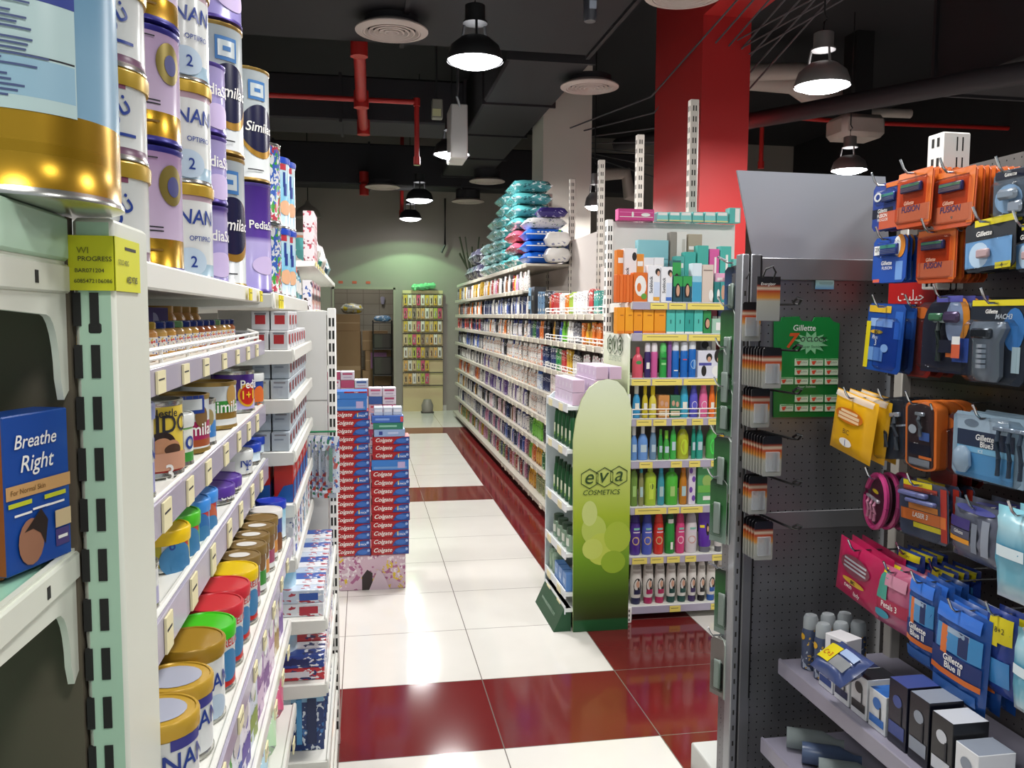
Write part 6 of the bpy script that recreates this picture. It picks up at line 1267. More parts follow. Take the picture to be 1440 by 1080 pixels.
for py in (509, 522, 535, 560, 573):
    for px in (1105, 1126, 1147, 1168):
        if px == 1105 and py in (509, 522, 560): continue
        x, z = gp(px, py); b = MB(); b.box(-.021, .021, -.005, 0, -.011, .010, mat('#c4d4bc', .4)); b.add([(-.018, -.0055, .002), (-.002, -.0055, .004), (-.008, -.0055, -.008), (-.014, -.0055, -.008)], [(0, 3, 2, 1)], mat('#c8442a')); b.flat_text('CLOCK', .022, .007, XZ(.006, -.0056, -.001), INK); b.box(-.02, .02, -.0054, -.0045, .006, .010, mat('#5a9a5f'))
        b.build('blade_packet', None, (x, yq-.0006, z), .0, nth(k)+' small white and red blade packet of the green card, counted row by row', 'blade packet', 'blade packets on the green card'); k += 1
# ---- hooks and cards in front of the post
def hook(p0, p1, label, m=BLACK, r=.0035, tip=.025, grp=None, loop=False):
    p0, p1 = Vector(p0), Vector(p1); d = (p1-p0).normalized(); b = MB()
    pts = [p0, p0+(p1-p0)*.5, p1]
    if loop: 
        s = Vector((.012, 0, .0)); pts += [p1+d*.012+s, p1+d*.035+s*.6+Vector((0, 0, .014)), p1+d*.03-s*.2+Vector((0, 0, .018)), p1+d*.004+Vector((0, 0, .006))]
    else: pts += [p1+d*tip*.35+Vector((0, 0, tip*.35)), p1+d*tip*.7+Vector((0, 0, tip*1.1))]
    b.tube(pts, r, m, 6); return b.build('peg_hook', None, None, 0, label, 'hook', grp)
BATR = gradmat(((0, '#9a9c98'), (.42, '#a8a89c'), (.5, '#c88a3a'), (.66, '#a83a20'), (.72, '#c8b8a0'), (.78, '#8a3a24'), (.82, '#14141a'), (1, '#101014')), 2, -.12, 0, .3)
HK = [(428, 1), (493, 8), (553, 4), (617, 8), (681, 3), (743, 5)]
for i, (py, n) in enumerate(HK):
    tip = onY(1114, py, 2.21); root = Vector((tip.x-.012, GY-.016, tip.z))
    hook(root, tip, nth(i)+' black peg hook down the grey post, holding battery cards', loop=True, grp='black peg hooks on the grey post')
    for j in range(n):
        y = 2.36-.018*j; z = tip.z+.012-.012*(0); x = tip.x-.058+.004*(n-1-j)*0
        b = MB(); b.prism([(-.026, -.115), (.026, -.115), (.029, -.112), (.029, -.006), (.024, 0), (-.024, 0), (-.029, -.006), (-.029, -.112)], .0016, BATR, 'xz', -.0008)
        b.box(-.02, .02, -.008, -.001, -.1, -.045, clear('#e8ecf0', .25)); b.loft([(-.1, .007, .003), (-.05, .007, .003)], mat('#8a8c8a', .3, .6), 8, cx=.008, cy=-.004)
        b.build('battery_card', None, (x, y-.02, z-.004), 0, nth(j)+' battery card from the panel on the '+nth(i)+' black hook down the post', 'battery card', 'battery cards on the black hooks')
p = onY(1060, 362, 2.36); q_ = onY(1085, 425, 2.3)
b = MB(); b.box(-.035, .035, -.001, .001, -.125, 0, BATR); b.flat_text('Energizer', .045, .012, XZ(-.002, -.0016, -.022), WHITE, shear=.2); b.tube([(-.02, 0, -.004), (-.015, -.01, .02), (.0, -.02, .028), (.015, -.01, .012), (.012, 0, -.01)], .003, BLACK, 5)
b.build('battery_card', None, (onY(1070, 392, 2.30).x, 2.25, onY(1070, 390, 2.30).z), 0, 'large black battery card at the top of the grey post', 'battery card')
# ---- green-backed blister packs on the aisle side of the post
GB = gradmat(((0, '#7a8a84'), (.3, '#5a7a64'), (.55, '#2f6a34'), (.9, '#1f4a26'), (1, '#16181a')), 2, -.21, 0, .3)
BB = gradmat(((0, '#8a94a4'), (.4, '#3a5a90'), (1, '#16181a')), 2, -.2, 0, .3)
def blister(loc, m, w, h, label, grp, first=False):
    b = MB(); b.prism([(-w/2, -h), (w/2, -h), (w/2, -.012), (w/2-.012, 0), (-w/2+.012, 0), (-w/2, -.012)], .0022, m, 'xz', 0, side=mat('#aab4ac', .4))
    o = b.build('blister_pack', None, loc, -PI/2+(.38 if first else -.11+R.uniform(-.02, .02)), label, 'blister pack', grp)
    c = MB(); c.box(-w*.36, w*.36, -.012, -.0005, -h*.90, -h*.40, clear('#eef4f0', .02), .004); c.build('clear_bubble', o)
    c = MB(); c.box(-w*.2, w*.2, -.008, -.001, -h*.86, -h*.36, mat('#8a9690', .4), .003); c.build('toothbrush_head', o)
    return o
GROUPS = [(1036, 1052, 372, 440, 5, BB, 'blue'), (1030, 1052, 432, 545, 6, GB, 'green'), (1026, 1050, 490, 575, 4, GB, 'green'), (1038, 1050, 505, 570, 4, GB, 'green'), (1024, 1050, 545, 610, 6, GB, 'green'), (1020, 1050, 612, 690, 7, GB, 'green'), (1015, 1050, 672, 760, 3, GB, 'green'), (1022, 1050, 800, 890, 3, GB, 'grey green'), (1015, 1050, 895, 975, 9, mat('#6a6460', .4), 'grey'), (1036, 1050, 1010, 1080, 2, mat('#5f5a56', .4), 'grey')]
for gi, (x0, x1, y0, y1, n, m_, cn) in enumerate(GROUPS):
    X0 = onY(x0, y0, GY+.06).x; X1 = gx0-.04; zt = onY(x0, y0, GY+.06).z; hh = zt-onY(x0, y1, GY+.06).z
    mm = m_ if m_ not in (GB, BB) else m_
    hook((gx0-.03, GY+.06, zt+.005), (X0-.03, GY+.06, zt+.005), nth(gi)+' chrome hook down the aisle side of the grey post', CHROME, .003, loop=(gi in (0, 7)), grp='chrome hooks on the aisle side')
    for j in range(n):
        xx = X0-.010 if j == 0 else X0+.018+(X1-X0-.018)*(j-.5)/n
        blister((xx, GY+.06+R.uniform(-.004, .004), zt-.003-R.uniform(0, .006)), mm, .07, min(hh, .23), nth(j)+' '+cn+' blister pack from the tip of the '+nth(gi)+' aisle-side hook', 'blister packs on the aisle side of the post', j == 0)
# ---- peg wall with razors, facing the aisle
PX = 1.615
t = empty('razor_peg_wall', (PX, .8, 0), 0, 'dark perforated peg wall hung with razors and bags', 'peg wall')
b = MB(); b.box(0, .012, 0, 1.58, .1, 2.0, pegmat('#6a6664', (1, 2), rough=.3)); b.build('pegboard', t, smooth=0)
b = MB()
for z in (1.72, 1.42, 1.10, .82):
    b = MB(); b.box(-.012, .003, .01, 1.58, z-.012, z+.012, mat('#3a3836', .4, .5), .002); b.build('hook_rail', t)
def upr2(px, y, w=.045):
    b = MB(); x = PX-.0; b.box(-.03, .03, y-.8-.02, y-.8+.02, .05, 1.95, mat('#b8b4ac', .4), .003); return b.build('upright', t)
upr2(0, 2.3); upr2(0, 1.25)
b = MB(); p0 = onY(1322, 183, 1.95); p1 = onY(1333, 185, 1.93); p2 = onY(1366, 185, 1.93)
b.box(p1.x-.012, p2.x, 1.93, 1.99, 1.66, p1.z, WHITE, .003)
for i in range(8):
    z = p1.z-.012-.05*i
    for fx in (.42, .66): b.box(p1.x+(p2.x-p1.x)*fx-.0016, p1.x+(p2.x-p1.x)*fx+.0016, 1.929, 1.932, z-.034, z, SLOT)
    for yy in (1.948, 1.968): b.box(p1.x-.0128, p1.x-.010, yy-.005, yy+.004, z-.022, z, SLOT)
b.M = Matrix(); b.build('slotted_post', None, None, 0, 'bright white slotted post standing up behind the orange razors', 'post')
# red brand board behind the cards
RB = mat('#b81f1f', .4)
b = MB(); a0, a1 = onX(1257, 320, PX-.05), onX(1320, 425, PX-.05); b.box(PX-.06, PX-.052, a1.y, a0.y, 1.62, 1.80, RB, .002)
for zz in (1.775, 1.648): b.flat_text('\ufe96\ufef4\ufee0\ufef4\ufe9f', .17, .04, MY(PX-.0608, (a0.y+a1.y)/2, zz), WHITE)
b.build('brand_sign', None, None, 0, 'red sign board with white script behind the orange razor packs', 'sign')
XC = 1.40
def span(c, x=XC):
    a, b_ = onX(c[0], c[1], x), onX(c[2], c[3], x); return a.y, b_.y, a.z, b_.z
ROLL_ = dict(bicyellow=.16, twin=.13, greytray=-.16, pinkoval=.2, laser=-.05, flex=.05, mach=-.06, blue2=.05)
def hangcard(c, style, label, n=1, step=.016, x=XC, grp=None, extra_lab=None, hk=True, tilt=0.):
    y0, y1, z1, z0 = span(c, x); w = y0-y1; h = z1-z0; yc = (y0+y1)/2
    for j in range(n):
        lb = label if j == 0 else nth(j)+' behind the '+label
        o = STY[style](w, h, j == 0); o.location = (x+step*j, yc+R.uniform(-.003, .003)*(j > 0), z1+.0); o.rotation_euler = (tilt*(1 if j == 0 else .6), ROLL_.get(style, 0)*(1-.15*j), -PI/2+R.uniform(-.05, .05))
        tag(o, lb, 'razor pack', grp or ('packs behind the '+label if n > 1 else None))
    if hk: hook((PX-.012, yc, z1-.008), (x-.025, yc, z1-.008), 'chrome peg hook carrying the '+label if len(label.split()) < 11 else 'hook of the '+label, CHROME, .003, .03, 'chrome hooks of the razor wall')
def rcard(b, w, h, m, r=.012, t=.002, back=0.):
    b.prism([(-w/2, -h+r), (-w/2+r, -h), (w/2-r, -h), (w/2, -h+r), (w/2, -r), (w/2-r, 0), (-w/2+r, 0), (-w/2, -r)], t, m, 'xz', back)
def F(b, w, h, u, v, ww, hh, m, sh='rect', e=.0006):
    """flat print on the card front: centre (u w, -v h)"""
    x, z = u*w, -v*h; y = -e-.0002*(len(b.f) % 7)
    if sh == 'rect': b.add([(x-ww*w/2, y, z-hh*h/2), (x+ww*w/2, y, z-hh*h/2), (x+ww*w/2, y, z+hh*h/2), (x-ww*w/2, y, z+hh*h/2)], [(0, 1, 2, 3)], m)
    else: b.add([(x+ww*w/2*math.cos(2*PI*i/16), y, z+hh*h/2*math.sin(2*PI*i/16)) for i in range(16)], [tuple(range(16))], m)
def Tx(b, w, h, u, v, ww, hh, s, m, **k): b.flat_text(s, ww*w, hh*h, XZ(u*w, -.0022-.0, -v*h), m, **k)
def cartridge(b, w, h, u, v, ww, hh):
    x, z = u*w, -v*h; W2, H2 = ww*w/2, hh*h/2
    b.box(x-W2, x+W2, -.010, -.001, z-H2, z+H2, mat('#27408e', .3), .002); b.box(x-W2*.92, x+W2*.92, -.0108, -.009, z+H2*.2, z+H2*.8, mat('#3f8a7a', .3))
    for q in range(3): b.box(x-W2*.9, x+W2*.9, -.0107, -.0095, z-H2*.7+H2*.28*q, z-H2*.62+H2*.28*q, STEEL)
def razor(b, x0, z0, L, m=mat('#3a4048', .3), m2=mat('#b8c0c8', .2, .5), s=1.):
    b.box(x0-.02*s, x0+.02*s, -.013, -.004, z0-.012*s, z0, m2, .002); b.tube([(x0, -.008, z0-.01*s), (x0, -.014, z0-L*.3), (x0+.004, -.010, z0-L*.65), (x0, -.008, z0-L)], .0065*s, m, 8)
FO = mat('#c4562a', .3); FO2 = mat('#d8702c', .3); GB1 = mat('#27408e', .3); GSV = mat('#8fa0b0', .25, .3); YEL = mat('#d8c81c', .4); DKB = mat('#14182c', .3); LBL = mat('#7fb8d8', .3)
def s_fusion(w, h, full):
    b = MB(); rcard(b, w, h, FO); F(b, w, h, 0, .06, .94, .10, FO2); F(b, w, h, .40, .5, .14, .9, FO2)
    if full:
        F(b, w, h, 0, .76, .9, .30, mat('#c07a62', .25)); cartridge(b, w, h, -.05, .30, .56, .16); Tx(b, w, h, -.12, .56, .4, .07, 'Gillette', WHITE, shear=.15, bold=.01); Tx(b, w, h, -.06, .67, .72, .11, 'FUSION', GB1, shear=.1, bold=.01)
    o = b.build('razor_cartridge_pack')
    c = MB(); c.box(-w*.42, w*.42, -.014, -.0005, -h*.92, -h*.14, clear('#f4c8a8', .02), .006); c.build('clear_bubble', o); return o
def s_proglide(w, h, full):
    b = MB(); rcard(b, w, h, GB1); F(b, w, h, .25, .06, .5, .10, FO2); F(b, w, h, -.3, .27, .3, .2, WHITE, 'ell'); F(b, w, h, -.3, .27, .16, .12, GB1, 'ell'); F(b, w, h, .15, .8, .7, .36, mat('#c45a3a', .3)); F(b, w, h, -.1, .63, .8, .2, DKB)
    if full: cartridge(b, w, h, .18, .32, .5, .18); Tx(b, w, h, -.08, .58, .7, .09, 'Gillette', WHITE, shear=.15, bold=.02); Tx(b, w, h, -.08, .69, .66, .08, 'FUSION', WHITE, bold=.02); Tx(b, w, h, -.06, .78, .7, .06, 'PROGLIDE', WHITE)
    o = b.build('razor_cartridge_pack'); c = MB(); c.box(-w*.3, w*.44, -.013, -.0005, -h*.48, -h*.16, clear('#f4f8fc', .02), .006); c.build('clear_bubble', o); return o
def s_blue(w, h, full):
    b = MB(); rcard(b, w, h, mat('#2450a8', .3)); F(b, w, h, .30, .22, .3, .5, mat('#d8861f'), 'ell'); F(b, w, h, .22, .22, .2, .42, WHITE, 'ell'); F(b, w, h, -.36, .28, .2, .2, WHITE)
    Tx(b, w, h, -.36, .26, .18, .09, '2X', INK); cartridge(b, w, h, .02, .28, .5, .24); Tx(b, w, h, -.06, .57, .5, .09, 'Gillette', WHITE, shear=.15, bold=.02); Tx(b, w, h, -.04, .68, .5, .07, 'FUSION', WHITE); F(b, w, h, .3, .75, .2, .4, mat('#6f9ad8')); F(b, w, h, -.36, .95, .2, .07, mat('#d8604a'))
    o = b.build('razor_cartridge_pack'); c = MB(); c.box(-w*.3, w*.34, -.014, -.0005, -h*.46, -h*.1, clear('#f4f8fc', .02), .006); c.build('clear_bubble', o); return o
def s_mach(w, h, full):
    b = MB(); rcard(b, w, h, mat('#20242c', .3)); F(b, w, h, .1, .06, .8, .13, YEL); F(b, w, h, -.02, .66, .92, .52, mat('#6fa0d0', .3)); F(b, w, h, -.2, .68, .4, .5, mat('#c4dcf0', .3), 'ell'); F(b, w, h, .28, .93, .3, .12, YEL); Tx(b, w, h, .26, .93, .2, .09, '4', INK)
    Tx(b, w, h, -.1, .27, .6, .10, 'Gillette', WHITE, shear=.15, bold=.02); b.box(-w*.2, w*.05, -.012, -.002, -h*.75, -h*.58, mat('#c8a8a8', .3), .003)
    o = b.build('razor_cartridge_pack'); c = MB(); c.box(-w*.44, w*.44, -.015, -.0005, -h*.96, -h*.38, clear('#f4f8fc', .02), .008); c.build('clear_bubble', o); return o
def s_silver(w, h, full):
    b = MB(); rcard(b, w, h, mat('#5a6470', .3)); F(b, w, h, 0, .10, .9, .16, DKB); Tx(b, w, h, -.05, .1, .6, .08, 'Gillette', WHITE, shear=.15, bold=.02); F(b, w, h, -.1, .6, .7, .6, mat('#8fb0d0', .3), 'ell'); b.box(-w*.3, w*.2, -.016, -.002, -h*.62, -h*.4, mat('#a8b4c0', .25, .4), .006); b.box(-w*.05, w*.3, -.012, -.002, -h*.9, -h*.66, mat('#b0b8c4', .25, .4), .005)
    o = b.build('razor_cartridge_pack'); c = MB(); c.box(-w*.46, w*.46, -.022, -.0005, -h*.97, -h*.24, clear('#f4f8fc', .04), .012); c.build('clear_bubble', o); return o
def s_bigrazor(w, h, full):
    """blister with a whole razor; rounded top"""
    b = MB(); pts = [(w/2*math.cos(a), -w*.45+w*.45*math.sin(a)) for a in [PI*i/12 for i in range(13)]]; b.prism(pts+[(-w/2, -h), (w/2, -h)], .002, DKB, 'xz', 0)
    F(b, w, h, .25, .32, .34, .55, mat('#d8861f'), 'ell'); F(b, w, h, .13, .34, .34, .56, mat('#8a9ab8', .25), 'ell'); F(b, w, h, .28, .7, .3, .3, mat('#2a4a9a')); F(b, w, h, .02, .06, .5, .08, mat('#4a4a9a'))
    razor(b, -.1*w, -h*.30, h*.55, mat('#26302c', .25), mat('#9aa8a8', .2, .5), 1.0); b.box(-w*.28, -w*.02, -.02, -.006, -h*.34, -h*.24, mat('#3a6a4a', .3), .004); b.box(w*.0, w*.3, -.02, -.006, -h*.36, -h*.22, mat('#4a3a5a', .3, .3), .006)
    F(b, w, h, .0, .66, .36, .16, DKB, e=.012); Tx(b, w, h, .0, .62, .34, .05, 'Gillette', WHITE, shear=.15, bold=.02); Tx(b, w, h, .0, .68, .3, .04, 'FUSION', WHITE); F(b, w, h, .26, .70, .16, .2, mat('#d8603a'), e=.012); F(b, w, h, .26, .58, .15, .1, WHITE, e=.012); F(b, w, h, .2, .77, .4, .05, FO2)
    o = b.build('razor_pack'); c = MB(); c.box(-w*.46, w*.46, -.028, -.0005, -h*.96, -h*.1, clear('#f4f8fc', .02), .012); c.build('clear_bubble', o); return o
def s_machbig(w, h, full):
    b = MB(); rcard(b, w, h, mat('#1c2430', .3)); F(b, w, h, 0, .04, .94, .07, YEL); F(b, w, h, .3, .35, .36, .5, mat('#2f6aa8', .3), 'ell'); Tx(b, w, h, -.1, .14, .5, .05, 'Gillette', WHITE, shear=.15, bold=.02); Tx(b, w, h, .12, .20, .5, .06, 'MACH3', mat('#b0b8c0'), shear=.2, bold=.02)
    b.loft([(-h*.97, w*.2, .008), (-h*.9, w*.26, .016), (-h*.5, w*.24, .02), (-h*.34, w*.34, .018), (-h*.26, w*.30, .008)], mat('#6a7480', .25, .3), 14, .8, cx=-w*.08, cy=-.008); b.box(-w*.26, w*.1, -.034, -.02, -h*.46, -h*.34, mat('#3a4048', .25, .4), .004)
    for q in range(5): b.lathe([(w*.07, -h*(.55+.06*q)-.004), (w*.07, -h*(.55+.06*q)+.004)], mat('#9aa4b0', .25, .4), 8, (-w*.06, -.026))
    F(b, w, h, .36, .7, .14, .3, mat('#9ab0b8', .3))
    o = b.build('razor_pack'); c = MB(); c.box(-w*.46, w*.46, -.034, -.0005, -h*.98, -h*.24, clear('#f4f8fc', .02), .014); c.build('clear_bubble', o); return o
def pouchmesh(b, w, h, m, d=.03, p=3.2, wr=.002):
    old = b.M; b.M = old @ Matrix.Translation((0, d/2, -h/2)) @ Matrix.Rotation(PI/2, 4, 'X'); b.pillow(w, h, d, m, p, wr=wr, n=9); b.M = old
def PFr(b, w, h, d, u, v, ww, hh, m, sh='rect', txt=None, **k):
    """print on the bulging front of a pouch"""
    def yy(x, z):
        t = (max(0, 1-abs(2*x/w)**3.2)*max(0, 1-abs(2*(z+h/2)/h)**3.2))**.45; return -(d/2)*t-.0035
    X, Z = u*w, -v*h
    if txt:
        g, fs, tw, th = text_geo(txt, k.get('shear', 0), k.get('bold', 0)); kk = min(ww*w/tw, hh*h/th); b.add([(X+q.x*tw*kk, yy(X+q.x*tw*kk, Z+q.y*th*kk)-.001, Z+q.y*th*kk) for q in g], fs, m); return
    if sh == 'rect':
        n = 4; vs = [(X+ww*w*(i/n-.5), yy(X+ww*w*(i/n-.5), Z+hh*h*(j/n-.5)), Z+hh*h*(j/n-.5)) for i in range(n+1) for j in range(n+1)]
        b.add(vs, [(i*(n+1)+j, (i+1)*(n+1)+j, (i+1)*(n+1)+j+1, i*(n+1)+j+1) for i in range(n) for j in range(n)], m)
    else:
        vs = [(X, yy(X, Z), Z)]+[(X+ww*w/2*math.cos(2*PI*i/16), yy(X+ww*w/2*math.cos(2*PI*i/16), Z+hh*h/2*math.sin(2*PI*i/16)), Z+hh*h/2*math.sin(2*PI*i/16)) for i in range(16)]
        b.add(vs, [(0, 1+i, 1+(i+1) % 16) for i in range(16)], m)
def s_bicyellow(w, h, full):
    b = MB(); YB = mat('#e0a818', .3); pouchmesh(b, w, h, YB, .035); d = .035
    PFr(b, w, h, d, 0, .05, .9, .09, clear('#e8ecf0', .4)); PFr(b, w, h, d, .0, .34, .66, .24, mat('#c8701f', .3), 'ell'); PFr(b, w, h, d, .0, .34, .5, .05, mat('#e8c8a0')); PFr(b, w, h, d, .0, .40, .5, .04, mat('#e8c8a0')); PFr(b, w, h, d, .0, .28, .4, .04, mat('#e8c8a0'))
    PFr(b, w, h, d, 0, .60, .6, .08, INK, txt='BIC'); PFr(b, w, h, d, 0, .78, .3, .14, WHITE, 'ell'); PFr(b, w, h, d, 0, .78, .12, .1, mat('#2a4a9a'), txt='1'); return b.build('razor_pouch')
def s_greytray(w, h, full):
    b = MB(); rcard(b, w, h, mat('#2a3440', .3)); razor(b, -.2*w, -h*.2, h*.6); razor(b, .15*w, -h*.25, h*.6); F(b, w, h, 0, .46, .9, .03, mat('#a8b4c0'))
    o = b.build('razor_pack'); c = MB(); c.box(-w*.48, w*.48, -.03, -.0005, -h*.99, -h*.02, clear('#f4f8fc', .04), .01); c.build('clear_bubble', o); return o
def s_orangetray(w, h, full):
    b = MB(); b.prism([(w/2*.98*math.cos(a)*1., -h*.12+h*.12*math.sin(a)) for a in [PI*i/8 for i in range(9)]]+[(w/2*.98*math.cos(a), -h*.9+h*.1*math.sin(a)) for a in [PI+PI*i/8 for i in range(9)]], .032, FO2, 'xz', 0)
    b.prism([(w/2*.82*math.cos(a)*1., -h*.13+h*.09*math.sin(a)) for a in [PI*i/8 for i in range(9)]]+[(w/2*.82*math.cos(a), -h*.9+h*.07*math.sin(a)) for a in [PI+PI*i/8 for i in range(9)]], .003, mat('#3a2a2c', .3), 'xz', -.002)
    razor(b, .06*w, -h*.16, h*.34, mat('#5a6068', .25), mat('#9aa0a8', .2, .5), .8); F(b, w, h, -.22, .42, .26, .13, mat('#a8b0b8'), 'ell', .004); F(b, w, h, 0, .7, .7, .16, DKB, e=.003); Tx(b, w, h, -.04, .64, .6, .06, 'Gillette', WHITE, shear=.15, bold=.02); Tx(b, w, h, -.04, .71, .56, .05, 'FUSION', WHITE); F(b, w, h, .16, .50, .32, .12, mat('#3a5a9a'), e=.004); F(b, w, h, .2, .80, .4, .04, FO2, e=.004); F(b, w, h, 0, .88, .66, .1, mat('#8a8f98', .25, .3), e=.003)
    o = b.build('razor_tray')
    c = MB(); c.box(-w*.4, w*.4, -.02, -.004, -h*.95, -h*.06, clear('#f4f8fc', .02), .01); c.build('clear_bubble', o); return o
def s_blue3(w, h, full):
    b = MB(); rcard(b, w, h, mat('#8fa8ba', .3)); F(b, w, h, -.1, .16, .7, .24, mat('#a8bccc', .3)); F(b, w, h, -.05, .40, .76, .26, mat('#22304a', .3)); Tx(b, w, h, -.05, .36, .6, .09, 'Gillette', WHITE, shear=.12, bold=.02); Tx(b, w, h, -.02, .46, .56, .09, 'Blue3', WHITE, bold=.02); F(b, w, h, -.05, .56, .76, .09, LBL); F(b, w, h, -.05, .80, .76, .38, mat('#4f8fc0', .3)); F(b, w, h, -.24, .16, .2, .12, mat('#6a7a8a'), 'ell'); Tx(b, w, h, -.1, .57, .3, .05, 'ICE', WHITE)
    for q in range(3): razor(b, w*(.16+.14*q), -h*.14, h*.72, mat('#2c3a4a', .3), mat('#8a98a8', .2, .4), .8)
    b.loft([(-h*.92, w*.06, .006), (-h*.8, w*.12, .014), (-h*.6, w*.10, .014), (-h*.52, w*.04, .006)], mat('#9ab0c4', .25), 12, cx=-w*.3, cy=-.012)
    o = b.build('razor_pack'); c = MB(); c.box(-w*.48, w*.48, -.03, -.0005, -h*.99, -h*.03, clear('#f4f8fc', .03), .012); c.build('clear_bubble', o); return o
def s_pinkoval(w, h, full):
    b = MB(); P_ = mat('#b83a78', .3); n = 22; ring = [(w/2*math.cos(2*PI*i/n), -h/2+h/2*math.sin(2*PI*i/n)) for i in range(n)]; b.prism(ring, .004, mat('#6a3a50', .3), 'xz', .012); b.tube([(x, 0, z) for x, z in ring]+[(ring[0][0], 0, ring[0][1])], .008, P_, 6)
    for q in range(3): razor(b, w*(-.18+.16*q), -h*.42, h*.42, mat('#c88aa4', .3), mat('#c8ccd4', .2, .5), .7)
    F(b, w, h, .02, .3, .3, .07, YEL, 'ell', .006); o = b.build('razor_tray'); c = MB(); c.prism([(x*.95, -h/2+(z+h/2)*.95) for x, z in ring], .02, clear('#f8e8f0', .03), 'xz', -.014); c.build('clear_bubble', o); return o
def s_laser(w, h, full):
    b = MB(); rcard(b, w, h, mat('#3a4258', .3)); F(b, w, h, -.1, .06, .6, .10, YEL); F(b, w, h, -.05, .14, .7, .08, mat('#a83a2a')); F(b, w, h, 0, .62, .92, .2, FO2); Tx(b, w, h, -.05, .60, .7, .09, 'LASER 3', WHITE, shear=.2, bold=.02); F(b, w, h, .1, .78, .6, .09, YEL); F(b, w, h, .42, .5, .12, .9, mat('#a83024')); b.box(-w*.4, w*.16, -.02, -.004, -h*.27, -h*.19, mat('#6a70a0', .3), .003); b.box(-w*.24, w*.34, -.022, -.006, -h*.37, -h*.3, mat('#6a70a0', .3), .003); F(b, w, h, 0, .46, .6, .1, mat('#c8782a'))
    o = b.build('razor_pack'); c = MB(); c.box(-w*.46, w*.4, -.026, -.0005, -h*.98, -h*.12, clear('#f4f8fc', .02), .01); c.build('clear_bubble', o); return o
def s_greybag(w, h, full):
    b = MB(); pouchmesh(b, w, h, mat('#5f6474', .25, .2), .05, 2.8, .004); d = .05; PFr(b, w, h, d, .0, .08, .7, .12, mat('#3a3f8a'), 'ell'); PFr(b, w, h, d, -.22, .36, .4, .18, mat('#3a2f70')); PFr(b, w, h, d, -.22, .54, .4, .14, mat('#4a4a60')); PFr(b, w, h, d, -.22, .52, .34, .06, WHITE, txt='Gillette'); PFr(b, w, h, d, -.22, .66, .4, .08, mat('#d8901f')); PFr(b, w, h, d, .24, .5, .12, .6, mat('#8a92a0')); PFr(b, w, h, d, .06, .55, .1, .5, mat('#757d8c')); return b.build('razor_pouch')
def s_turq(w, h, full):
    b = MB(); pouchmesh(b, w, h, gradmat(((0, '#cfd8dc'), (.25, '#6fb0c4'), (.6, '#4f9ab8'), (.8, '#a8d0dc'), (1, '#7fc0d0')), 2, -h, 0, .2), .05, 3., .004); d = .05; PFr(b, w, h, d, -.1, .45, .5, .12, mat('#d8e8ee')); return b.build('razor_pouch')
def s_twin(w, h, full):
    b = MB(); d = .03; pouchmesh(b, w, h, mat('#b01f50', .3), d); PFr(b, w, h, d, -.0, .36, .66, .36, mat('#7a3a4a', .3), 'ell')
    for q in range(3): PFr(b, w, h, d, .0, .28+.07*q, .5, .035, mat('#c8ccd4', .2, .4))
    PFr(b, w, h, d, .0, .64, .5, .1, mat('#c8a030'), 'ell'); PFr(b, w, h, d, .0, .64, .3, .06, INK, txt='BIC', bold=.02); PFr(b, w, h, d, -.1, .74, .4, .08, WHITE, txt='twin', shear=.2); PFr(b, w, h, d, .1, .83, .5, .10, WHITE, txt='lady', shear=.2); return b.build('razor_pouch')
def s_petals(w, h, full):
    b = MB(); d = .035; pouchmesh(b, w, h, mat('#b05a78', .25), d); PFr(b, w, h, d, -.25, .3, .34, .5, mat('#4a9a8a', .25)); PFr(b, w, h, d, .1, .2, .5, .2, mat('#c88aa0', .25)); PFr(b, w, h, d, 0, .62, .92, .2, mat('#a82a4a')); PFr(b, w, h, d, 0, .62, .8, .1, WHITE, txt='Petals 3', bold=.01); PFr(b, w, h, d, -.2, .8, .4, .14, mat('#3f9ab0'), 'ell'); PFr(b, w, h, d, -.3, .06, .3, .08, YEL); return b.build('razor_pouch')
def s_blue2(w, h, full):
    b = MB(); d = .035; pouchmesh(b, w, h, mat('#24509a', .25), d, wr=.003); PFr(b, w, h, d, 0, .10, .8, .14, mat('#3f78d8', .15)); PFr(b, w, h, d, .05, .36, .8, .26, mat('#3f88c0', .25)); PFr(b, w, h, d, -.2, .38, .12, .3, FO2); PFr(b, w, h, d, .15, .36, .18, .24, mat('#1c2f60')); PFr(b, w, h, d, .05, .26, .4, .06, mat('#9ab0c8', .2, .3))
    PFr(b, w, h, d, 0, .60, .92, .18, mat('#1c2f6a')); PFr(b, w, h, d, 0, .56, .66, .07, WHITE, txt='Gillette', shear=.12, bold=.02); PFr(b, w, h, d, 0, .64, .6, .07, WHITE, txt='Blue II', bold=.02); PFr(b, w, h, d, 0, .73, .92, .06, FO2); PFr(b, w, h, d, 0, .88, .8, .12, mat('#2f62a8')); return b.build('razor_pouch')
def s_flex(w, h, full):
    b = MB(); rcard(b, w, h, mat('#1f4a98', .3)); F(b, w, h, -.44, .62, .12, .7, YEL); F(b, w, h, -.16, .08, .6, .1, mat('#d8b02a')); F(b, w, h, -.2, .42, .34, .06, mat('#d8a828'), 'ell'); Tx(b, w, h, -.2, .42, .24, .05, 'BIC', INK, bold=.02); Tx(b, w, h, -.22, .5, .3, .06, 'Flex', WHITE, shear=.2, bold=.01); Tx(b, w, h, -.2, .58, .2, .09, '3', WHITE, bold=.02); F(b, w, h, -.18, .75, .4, .2, mat('#6a94cc')); F(b, w, h, .05, .65, .2, .12, mat('#9fc0e4'), 'ell'); F(b, w, h, -.1, .28, .6, .12, mat('#8fb0e0')); F(b, w, h, .36, .3, .2, .4, mat('#2a62b8'))
    o = b.build('razor_pack'); c = MB(); c.box(-w*.1, w*.46, -.024, -.0005, -h*.96, -h*.2, clear('#c8dcf8', .03), .012); c.build('clear_bubble', o); return o
